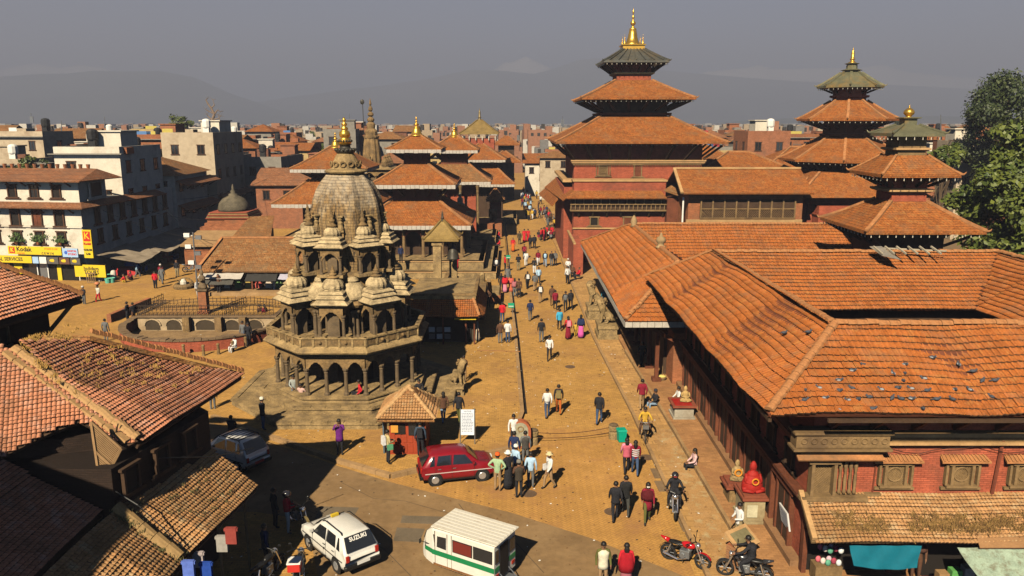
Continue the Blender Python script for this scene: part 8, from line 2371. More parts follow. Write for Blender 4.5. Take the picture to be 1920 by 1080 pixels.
b = MB(); b.slabq([dq(-.42, -.24, 1.1), dq(.42, -.24, 1.1), dq(.42, .2, 1.36), dq(-.42, .2, 1.36)], .02); b.build("panel", mat("brass_panel", (.3, .26, .14), .4, .4), rd)
def seated_figure(b, x, y, z, s, ext=True):
 b.lathe((x, y, z), [(.42 * s, 0), (.46 * s, .12 * s), (.4 * s, .28 * s), (.26 * s, .4 * s), (.25 * s, .6 * s), (.3 * s, .8 * s), (.2 * s, .93 * s), (.1 * s, .97 * s), (.15 * s, 1.05 * s), (.17 * s, 1.18 * s), (.12 * s, 1.32 * s), (.05 * s, 1.42 * s)], 14, sq=.8)
 for s_ in (-1, 1):
  b.cyl((x + s_ * .28 * s, y, z + .8 * s), (x + s_ * .36 * s, y - .15 * s, z + .5 * s), .09 * s, .07 * s, 6); b.cyl((x + s_ * .36 * s, y - .15 * s, z + .5 * s), (x + s_ * .1 * s, y - .3 * s, z + .42 * s), .07 * s, .05 * s, 6)
  b.cyl((x + s_ * .12 * s, y - .05 * s, z + .18 * s), (x + s_ * .48 * s, y - .22 * s, z + .14 * s), .14 * s, .1 * s, 6); b.cyl((x + s_ * .48 * s, y - .22 * s, z + .12 * s), (x + s_ * .05 * s, y - .4 * s, z + .1 * s), .1 * s, .07 * s, 6)
VERM = mat("vermilion", (.30, .014, .009), .7, var=.25, scale=4, bump=.3)
s1_ = thing("deity_shrine", (9.35, 28.6, .32), "bright red cloaked seated deity on a carved pale pedestal against the palace wall", "shrine")
b = MB(); b.cbox((9.35, 28.6, .32), (.95, 1.3, .12)); b.cbox((9.35, 28.6, .44), (.8, 1.15, .85)); b.build("pedestal", mat("painted_stone", (.34, .27, .15), bump=.6, dirt=(.18, .12, .06)), s1_)
b = MB(); b.cbox((9.35, 28.6, 1.29), (1.0, 1.35, .1)); b.cbox((9.35, 28.6, 1.39), (.85, 1.15, .08)); b.build("slab", mat("red_stained_stone", (.22, .06, .03), bump=.5), s1_)
b = MB(); b.cbox((9.25, 27.99, .6), (.4, .04, .5)); b.build("carved_panel", mat("cream_carving", (.5, .45, .3), bump=.5), s1_)
b = MB(); b.v = []; seated_figure(b, 9.35, 28.5, 1.47, .86); fg = b.build("deity_figure", VERM, s1_, smooth=True)
b = MB(); b.lathe((9.35, 28.52, 1.5), [(.38, 0), (.42, .1), (.4, .3), (.31, .55), (.25, .66), (.13, .72)], 14, sq=.8); b.build("cloak", VERM, s1_, smooth=True)
b = MB(); b.torus((9.35, 28.12, 2.0), .12, .03, 'y', 12, 5); b.build("garland", flat("marigold", (.6, .22, .02)), s1_)
s2_ = thing("deity_shrine", (9.2, 30.3, .32), "smaller garlanded statue on a red stone table beside the vermilion deity", "shrine")
b = MB(); b.cbox((9.2, 30.2, .32), (.7, .9, .6), 0, .9); b.build("pedestal", STONE, s2_)
b = MB(); b.cbox((9.2, 30.2, .92), (1.0, 1.1, .1)); b.cbox((9.2, 30.2, 1.02), (.8, .9, .1)); b.build("slab", mat("red_stained_stone", (.22, .06, .03), bump=.5), s2_)
b = MB(); seated_figure(b, 9.25, 30.2, 1.12, .62); b.build("deity_figure", STONEL, s2_, smooth=True)
b = MB(); b.torus((9.25, 30.0, 1.5), .14, .035, 'y', 12, 5); b.build("garland", flat("marigold", (.6, .22, .02)), s2_)
s3_ = thing("deity_shrine", (9.0, 39.6, .32), "crowned small idol on a red-topped white plinth, halfway along the palace wall", "shrine")
b = MB(); b.cbox((9.0, 39.6, .32), (1.15, 1.3, .1)); b.cbox((9.0, 39.6, .42), (1.0, 1.1, .55)); b.build("plinth", mat("whitewashed_plinth", (.36, .32, .25), bump=.5, dirt=(.2, .15, .1)), s3_)
b = MB(); b.cbox((9.0, 39.6, .97), (1.25, 1.45, .1)); b.build("slab", mat("red_stained_stone", (.22, .06, .03), bump=.5), s3_)
b = MB(); b.cbox((8.95, 39.5, 1.07), (.9, 1.0, .03)); b.build("red_cloth", VERM, s3_)
b = MB(); seated_figure(b, 9.15, 39.6, 1.1, .6); b.build("deity_figure", mat("brass_idol", (.4, .26, .1), bump=.5), s3_, smooth=True)
b = MB(); b.lathe((9.2, 45.2, 2.3), [(.45, 0), (.5, .1), (.2, .2), (.35, .5), (.12, .8), (.02, 1.0)], 10)
ob = thing("offering_basket", tuple(at(1241, 718, .32)), "pale round basket with yellow offerings standing by the brick pier", "basket"); q = at(1241, 712, .32)
b = MB(); b.lathe((q.x, q.y, .32), [(.2, 0), (.27, .14), (.28, .2), (.2, .2)], 14); b.build("basket", LATW, ob)
b = MB(); b.lathe((q.x, q.y, .5), [(.22, 0), (.24, .06), (.1, .12)], 12); b.build("offerings", flat("marigold_heap", (.6, .5, .15)), ob)
b = MB(); b.tube([(q.x, q.y, .32), (q.x + .02, q.y, 1.2)], .02, 5); b.build("stick", WOODL, ob)
pig = None
PG1, PG2 = flat("pigeon_slate", (.06, .065, .08), .7), flat("pigeon_pale", (.3, .3, .31), .7)
spots = [(600, 562, 0), (938, 558, 1), (1160, 500, 1), (1362, 556, 1), (508, 606, 1), (830, 628, 1), (935, 633, 0), (1484, 612, 0), (400, 684, 1), (925, 692, 0), (1090, 674, 1), (1558, 686, 0), (1660, 686, 0), (132, 768, 0), (240, 750, 1), (402, 768, 0), (506, 753, 0), (742, 763, 1), (878, 746, 0), (985, 756, 1), (1112, 768, 0), (1345, 762, 1), (1458, 765, 1), (122, 845, 0), (288, 826, 1), (475, 850, 1), (560, 840, 0), (650, 824, 0), (828, 826, 0), (905, 838, 0), (988, 833, 1), (1190, 838, 0), (1316, 842, 0), (1632, 822, 0), (395, 928, 1), (672, 916, 0), (1085, 918, 0)]
sl = 2.0 / 3.16
def pigeon_mesh():
 b = MB(); b.cm = 0
 b.sphere((0, 0, .1), .1, 10, 6, (1.5, .85, .85)); b.sphere((.14, 0, .19), .052, 8, 5, (1, .9, 1)); b.cyl((.1, 0, .12), (.14, 0, .18), .06, .045, 7)
 b.add([(-.12, -.05, .11), (-.12, .05, .11), (-.3, .035, .07), (-.3, -.035, .07), (-.12, -.04, .09), (-.12, .04, .09)], [(0, 3, 2, 1), (4, 5, 2, 3)])
 b.cm = 1; b.cyl((.185, 0, .19), (.225, 0, .18), .014, .004, 5)
 for s_ in (-1, 1): b.cyl((0, s_ * .03, .0), (0, s_ * .03, .05), .008, .008, 4); b.sphere((-.03, s_ * .07, .11), .07, 8, 5, (1.5, .35, .7))
 return b
for dark in (0, 1):
 pass
PM = []
for k in range(2):
 o = pigeon_mesh().build("pigeon", [PG1, PG2 if k else PG1], smooth=True); PM.append(o.data); bpy.data.objects.remove(o)
for i, (cx_, cy_, k) in enumerate(spots):
 px, py = 1480 + cx_ * 440 / 1901, 560 + cy_ * 250 / 1080
 d = at(px, py, 0) - V3(0, 0, EYE)
 t__ = (6.6 - 23.3 * sl - EYE) / (d.z - d.y * sl); q = V3(0, 0, EYE) + d * t__
 o = bpy.data.objects.new("pigeon", PM[k]); COL.objects.link(o); o.location = (q.x, q.y, q.z + .05); o.rotation_euler = (radians(14), 0, RN.uniform(0, 2 * pi)); o.scale = (.68,) * 3
 row = min(7, int((cy_ - 480) / 60)); rank = sum(1 for u in spots if min(7, int((u[1] - 480) / 60)) == row and u[0] < cx_)
 tag(o, "%s pigeon, %s from left in the %s row of the near roof's flock" % (("slate", "pale-winged")[k], ORD[rank], ORD[row]), "pigeon", "pigeons on the near palace roof")
for i, (px, py) in enumerate(((1530, 655), (1512, 662))):
 q = V3(10.4 - i * .5, 26.8 + i, 8.25 - i * .3); o = bpy.data.objects.new("pigeon", PM[0]); COL.objects.link(o); o.location = q; o.scale = (.68,) * 3; tag(o, "%s slate pigeon just left of the roof's corner ridge" % ("upper", "lower")[i], "pigeon", "pigeons on the near palace roof")
for i in range(12):
 x = 10.3 + (i % 6) * .12 + (i // 6) * .04; z = .5 + (i // 6) * .45
 c = [(.55, .12, .15), (.6, .5, .45), (.1, .3, .2), (.5, .35, .4), (.3, .05, .08), (.6, .6, .6)][i % 6]
 b = MB(); b.sphere((x + .1, 24.35 - (i % 3) * .12, z + .5), .1, 8, 5, (1, .7, 1.2)); tag(b.build("trinket", cloth(c), smooth=True), "%s trinket, %s row of the souvenir pile left of the teal awning" % (("pink", "cream", "green", "rose", "maroon", "white")[i % 6], ("lower", "upper")[i // 6]), "souvenir", "souvenirs left of the teal awning")
b = MB(); b.box(10.2, 24.0, 0, 11.1, 24.5, .9); tag(b.build("display_table", WOODL), "wooden display table with souvenirs left of the teal awning", "table")
for i in range(8):
 x = 14.4 + i * .42; b = MB(); b.cbox((x, 23.9, .3), (.34, .3, .5 + .1 * (i % 3))); tag(b.build("shop_box", cloth([(.3, .18, .08), (.1, .3, .08), (.35, .3, .25), (.45, .4, .1), (.3, .05, .05), (.2, .2, .22), (.35, .2, .1), (.5, .45, .4)][i])), "%s box, %s from the left under the green tarpaulin" % (("brown", "green", "grey", "yellow", "red", "slate", "tan", "cream")[i], ("first", "second", "third", "fourth", "fifth", "sixth", "seventh", "eighth")[i]), "box", "boxes under the green tarpaulin")
# PEOPLE
SKIN = mat("brown_skin", (.22, .11, .06), .6, var=.1, bump=0)
SHOE = flat("dark_shoe", (.03, .025, .02), .6)
HAIRM = flat("black_hair", (.012, .01, .009), .5)
POSES = {}
def pose_skeleton(kind):
 """joints in metres for a 1.68 m adult facing +y"""
 J = {'hip': (0, 0, .93), 'sp': (0, 0, 1.12), 'ch': (0, 0, 1.32), 'nk': (0, .0, 1.46), 'h0': (0, .015, 1.53), 'h1': (0, .02, 1.60), 'h2': (0, .01, 1.65)}
 for s_, n_ in ((1, 'r'), (-1, 'l')):
  J['sh' + n_] = (s_ * .18, 0, 1.39); J['el' + n_] = (s_ * .24, -.03, 1.12); J['wr' + n_] = (s_ * .25, .06, .88)
  J['th' + n_] = (s_ * .09, 0, .88); J['kn' + n_] = (s_ * .1, .02, .48); J['an' + n_] = (s_ * .1, -.02, .08); J['to' + n_] = (s_ * .11, .13, .04)
 if kind in ('walk', 'walk2'):
  m = 1 if kind == 'walk' else -1
  J['knr'] = (.1, .16 * m + .03, .50); J['anr'] = (.1, .24 * m - .02, .10 if m > 0 else .14); J['tor'] = (.11, .24 * m + .13, .05 if m > 0 else .05)
  J['knl'] = (-.1, -.08 * m + .04, .49); J['anl'] = (-.1, -.26 * m, .14 if m > 0 else .1); J['tol'] = (-.11, -.26 * m + .13, .05)
  J['elr'] = (.23, -.12 * m - .03, 1.13); J['wrr'] = (.22, -.12 * m + .06, .92); J['ell'] = (-.23, .1 * m - .03, 1.13); J['wrl'] = (-.22, .22 * m + .02, .94)
 if kind == 'akimbo':
  for s_, n_ in ((1, 'r'), (-1, 'l')): J['el' + n_] = (s_ * .38, -.08, 1.18); J['wr' + n_] = (s_ * .19, .04, 1.02)
 if kind == 'camera':
  for s_, n_ in ((1, 'r'), (-1, 'l')): J['el' + n_] = (s_ * .25, .12, 1.22); J['wr' + n_] = (s_ * .08, .26, 1.45)
 if kind == 'hold':
  for s_, n_ in ((1, 'r'), (-1, 'l')): J['el' + n_] = (s_ * .24, .02, 1.14); J['wr' + n_] = (s_ * .1, .26, 1.12)
 if kind in ('sit', 'ride', 'squat', 'recline'):
  dz = -.48 if kind != 'squat' else -.68
  for k in ('hip', 'sp', 'ch', 'nk', 'h0', 'h1', 'h2', 'shr', 'shl', 'elr', 'ell', 'wrr', 'wrl', 'thr', 'thl'):
   x, y, z = J[k]; lean = .0 if kind == 'sit' else .12
   J[k] = (x, y + lean * (z - .93), z + dz)
  for s_, n_ in ((1, 'r'), (-1, 'l')):
   if kind == 'sit':
    J['kn' + n_] = (s_ * .13, .42, .48); J['an' + n_] = (s_ * .13, .40, .08); J['to' + n_] = (s_ * .14, .54, .04); J['el' + n_] = (s_ * .24, .08, .68); J['wr' + n_] = (s_ * .12, .3, .58)
   if kind == 'recline':
    J['kn' + n_] = (s_ * .1, .40, .52 if s_ > 0 else .46); J['an' + n_] = (s_ * .1, .78, .3 if s_ > 0 else .1); J['to' + n_] = (s_ * .1, .88, .38 if s_ > 0 else .14); J['el' + n_] = (s_ * .26, -.1, .7); J['wr' + n_] = (s_ * .22, .15, .5)
   if kind == 'squat':
    J['kn' + n_] = (s_ * .16, .3, .5); J['an' + n_] = (s_ * .13, .02, .08); J['to' + n_] = (s_ * .14, .16, .04); J['el' + n_] = (s_ * .2, .22, .5); J['wr' + n_] = (s_ * .08, .4, .42)
   if kind == 'ride':
    J['hip'] = (0, 0, .84); J['th' + n_] = (s_ * .1, .02, .82); J['kn' + n_] = (s_ * .24, .36, .66); J['an' + n_] = (s_ * .23, .2, .28); J['to' + n_] = (s_ * .24, .33, .24)
  if kind == 'ride':
   J.update({'sp': (0, .04, 1.02), 'ch': (0, .1, 1.22), 'nk': (0, .14, 1.36), 'h0': (0, .16, 1.43), 'h1': (0, .17, 1.5), 'h2': (0, .16, 1.55)})
   for s_, n_ in ((1, 'r'), (-1, 'l')): J['sh' + n_] = (s_ * .18, .1, 1.29); J['el' + n_] = (s_ * .3, .3, 1.1); J['wr' + n_] = (s_ * .32, .52, 1.04)
 Rr = {'hip': .135, 'sp': .12, 'ch': .145, 'nk': .055, 'h0': .075, 'h1': .095, 'h2': .08}
 E = [('hip', 'sp'), ('sp', 'ch'), ('ch', 'nk'), ('nk', 'h0'), ('h0', 'h1'), ('h1', 'h2')]
 for n_, s_ in (('r', 1), ('l', -1)):
  Rr.update({'sh' + n_: .07, 'el' + n_: .05, 'wr' + n_: .036, 'th' + n_: .1, 'kn' + n_: .065, 'an' + n_: .045, 'to' + n_: .04})
  E += [('ch', 'sh' + n_), ('sh' + n_, 'el' + n_), ('el' + n_, 'wr' + n_), ('hip', 'th' + n_), ('th' + n_, 'kn' + n_), ('kn' + n_, 'an' + n_), ('an' + n_, 'to' + n_)]
  wv, ev = Vector(J['wr' + n_]), Vector(J['el' + n_]); d = (wv - ev).normalized()
  sd_ = d.cross(Vector((s_, 0, 0)))
  sd_ = sd_.normalized() if sd_.length > .2 else Vector((0, 1, 0))
  J['pa' + n_] = tuple(wv + d * .07); Rr['pa' + n_] = .032; E.append(('wr' + n_, 'pa' + n_))
  for f in range(4):
   a = wv + d * .105 + sd_ * (.027 - .018 * f); l_ = (.05, .058, .054, .042)[f]
   c_ = a + d * l_ + Vector((-s_ * .012, 0, 0))
   J['fa%d%s' % (f, n_)] = tuple(a); J['fb%d%s' % (f, n_)] = tuple(c_); Rr['fa%d%s' % (f, n_)] = .009; Rr['fb%d%s' % (f, n_)] = .007
   E += [('pa' + n_, 'fa%d%s' % (f, n_)), ('fa%d%s' % (f, n_), 'fb%d%s' % (f, n_))]
  a = wv + d * .045 + sd_ * .045; J['ta' + n_] = tuple(a); J['tb' + n_] = tuple(a + d * .04 + sd_ * .012); Rr['ta' + n_] = .012; Rr['tb' + n_] = .008
  E += [('wr' + n_, 'ta' + n_), ('ta' + n_, 'tb' + n_)]
 return J, E, Rr
def pose_mesh(kind, fine=True):
 key = (kind, fine)
 if key in POSES: return POSES[key]
 J, E, Rr = pose_skeleton(kind)
 if not fine:
  E = [e for e in E if not any(q[:2] in ('fa', 'fb', 'ta', 'tb') for q in e)]
  J = {k: v for k, v in J.items() if k[:2] not in ('fa', 'fb', 'ta', 'tb')}
 names = list(J); ix = {n_: i for i, n_ in enumerate(names)}
 me = bpy.data.meshes.new("skeleton"); me.from_pydata([J[n_] for n_ in names], [(ix[a], ix[c]) for a, c in E], [])
 o = bpy.data.objects.new("skeleton", me); COL.objects.link(o)
 o.modifiers.new("skin", 'SKIN')
 for i, n_ in enumerate(names):
  r = Rr[n_]; me.skin_vertices[0].data[i].radius = (r * (1.15 if n_ in ('hip', 'ch') else 1), r * (.85 if n_ in ('hip', 'ch', 'sp') else 1))
  me.skin_vertices[0].data[i].use_root = (n_ == 'hip')
 if fine: o.modifiers.new("sub", 'SUBSURF').levels = 1
 ev = o.evaluated_get(bpy.context.evaluated_depsgraph_get())
 m2 = bpy.data.meshes.new_from_object(ev); m2.name = "body_" + kind
 bpy.data.objects.remove(o)
 n = len(m2.polygons); cen = np.empty(n * 3); m2.polygons.foreach_get('center', cen); cen = cen.reshape(-1, 3)
 best = np.full(n, 9.0); lab = np.zeros(n, int)
 for a, c in E:
  A_, B_ = np.array(J[a]), np.array(J[c]); d = B_ - A_; L2 = max(1e-9, d @ d)
  t = np.clip(((cen - A_) @ d) / L2, 0, 1); dist = np.linalg.norm(cen - (A_ + t[:, None] * d), axis=1) - (Rr[a] * (1 - t) + Rr[c] * t) * .9
  k = 0
  if a in ('nk', 'h0', 'h1') or a[:2] in ('wr', 'pa', 'fa', 'ta'): k = 2
  if a[:2] in ('th', 'kn') or c[:2] == 'th': k = 1
  if a[:2] == 'an': k = 3
  u = dist < best; best[u] = dist[u]; lab[u] = k
 for q in (SKIN,) * 4: m2.materials.append(q)
 m2.polygons.foreach_set('material_index', lab); m2.polygons.foreach_set('use_smooth', [True] * n)
 POSES[key] = (m2, J)
 return POSES[key]
def person(x, y, z, rz, pose, top, bot, label, s=1.0, hair='short', extra=(), shoe=None, group="people on the square", fine=True, skin=None):
 me, J = pose_mesh(pose, fine)
 t_ = thing("person", (x, y, z), label, "person", group, rz)
 t_.scale = (s, s, s)
 def part(n_, mesh):
  o = bpy.data.objects.new(n_, mesh); COL.objects.link(o); o.parent = t_; return o
 o = part("body", me)
 for i, m in enumerate((cloth(top), cloth(bot), skin or SKIN, shoe or SHOE)):
  o.material_slots[i].link = 'OBJECT'; o.material_slots[i].material = m
 hx, hy, hz_ = J['h1']; ch = Vector(J['ch']); hp = Vector(J['hip'])
 OFF[t_.name] = (0, 0, 0)
 def P(b, n_, m, smooth=True): return b.build(n_, m, t_, smooth=smooth)
 if hair in ('short', 'long'):
  b = MB(); b.sphere((hx, hy - .022, hz_ + .03), .102, 10, 7, (1, 1.05, 1.0))
  if hair == 'long': b.sphere((hx, hy - .085, hz_ - .12), .09, 8, 6, (1.05, .6, 1.9))
  P(b, "hair", HAIRM)
 elif hair == 'helmet':
  b = MB(); b.sphere((hx, hy, hz_ + .02), .145, 12, 8, (1, 1.15, 1)); hm_ = P(b, "helmet", flat("helmet_black", (.02, .02, .025), .15, 0, .6))
  b = MB(); b.sphere((hx, hy + .05, hz_ + .01), .125, 10, 6, (.95, 1, .5)); P(b, "visor", flat("visor_red", (.3, .03, .03), .2), )
 elif isinstance(hair, tuple):
  b = MB(); b.lathe((hx, hy - .005, hz_ + .03), [(.17 if hair[3] else .108, 0), (.17 if hair[3] else .11, .012), (.108, .02), (.1, .09), (.05, .125)], 14); P(b, "hat", cloth(hair[:3]))
  b = MB(); b.sphere((hx, hy - .02, hz_), .1, 8, 6, (1, 1, .95)); P(b, "hair", HAIRM)
 if fine and pose not in ('squat',):
  b = MB(); fy = hy + .092
  for s_ in (-1, 1): b.sphere((hx + s_ * .033, fy - .008, hz_ + .0), .013, 6, 4); b.sphere((hx + s_ * .098, hy, hz_ - .01), .024, 6, 4, (.5, 1, 1.3))
  b.cyl((hx, fy + .0, hz_ + .005), (hx, fy + .014, hz_ - .03), .009, .016, 5); b.cbox((hx, fy - .01, hz_ - .065), (.045, .012, .012))
  P(b, "face", mat("face_feature", (.1, .05, .03), bump=0))
 for e in extra:
  k = e[0]
  if k == 'pack':
   b = MB(); b.cbox((0, ch.y - .2, ch.z - .3), (.28, .16, .42), 0, .85); P(b, "backpack", cloth(e[1]), False)
  elif k == 'bag':
   b = MB(); b.cbox((.28, hp.y + .02, hp.z - .12), (.1, .26, .26)); P(b, "shoulder_bag", cloth(e[1]), False)
   b = MB(); b.tube([(.27, hp.y, hp.z + .1), (.0, ch.y + .13, ch.z), (-.12, ch.y, ch.z + .1)], .012, 4); P(b, "strap", cloth(e[1]), False)
  elif k == 'coat':
   b = MB(); L_ = e[2] if len(e) > 2 else .3
   b.lathe((0, hp.y, hp.z - L_), [(.19, 0), (.175, L_ * .6), (.165, L_ + .1), (.2, L_ + .33), (.21, L_ + .42), (.1, L_ + .5)], 14, sq=.72); P(b, "jacket", cloth(e[1]))
  elif k == 'skirt':
   b = MB(); zt = hp.z + .08; b.lathe((0, hp.y, .0), [(.23, .1), (.21, .35), (.18, .7), (.155, zt), (.12, zt + .03)], 14, sq=.8); P(b, "skirt", cloth(e[1]))
  elif k == 'shawl':
   b = MB(); L_ = e[2] if len(e) > 2 else .45
   b.lathe((0, ch.y, ch.z - L_), [(.27, 0), (.265, L_ * .4), (.25, L_ * .8), (.2, L_ + .06), (.08, L_ + .12)], 14, sq=.75); P(b, "shawl", cloth(e[1]))
  elif k == 'vest':
   b = MB(); b.lathe((0, hp.y, hp.z + .02), [(.165, 0), (.17, .1), (.195, .32), (.17, .44), (.09, .49)], 14, sq=.78); P(b, "vest", cloth(e[1]))
  elif k == 'stripes':
   for i in range(4): b = MB(); b.lathe((0, hp.y, hp.z + .06 + i * .1), [(.168 + i * .008, 0), (.168 + i * .008, .045)], 14, sq=.8, caps=False); P(b, "shirt_stripe", cloth(e[1]))
  elif k == 'mask':
   b = MB(); b.sphere((hx, hy + .055, hz_ - .04), .065, 8, 5, (1, .8, .7)); P(b, "face_mask", WHITE)
  elif k == 'load':
   b = MB(); b.sphere((0, hy - .02, hz_ + .24), .22, 10, 6, (1.1, 1, .7)); P(b, "head_load", cloth(e[1]))
 return t_
W_, K_, N_, G_ = (.62, .6, .58), (.022, .022, .026), (.02, .03, .08), (.13, .13, .13)
JN, LJ, KH, RD, MR, PK, BR, SKY_ = (.05, .08, .15), (.2, .28, .38), (.26, .2, .11), (.5, .02, .03), (.2, .015, .03), (.6, .22, .3), (.1, .05, .03), (.05, .32, .5)
OR, YL, TN, OL, LB_, PU, GR_ = (.6, .12, .02), (.5, .3, .04), (.3, .19, .1), (.1, .1, .03), (.35, .5, .65), (.12, .02, .16), (.1, .3, .16)
TOPZ = .18
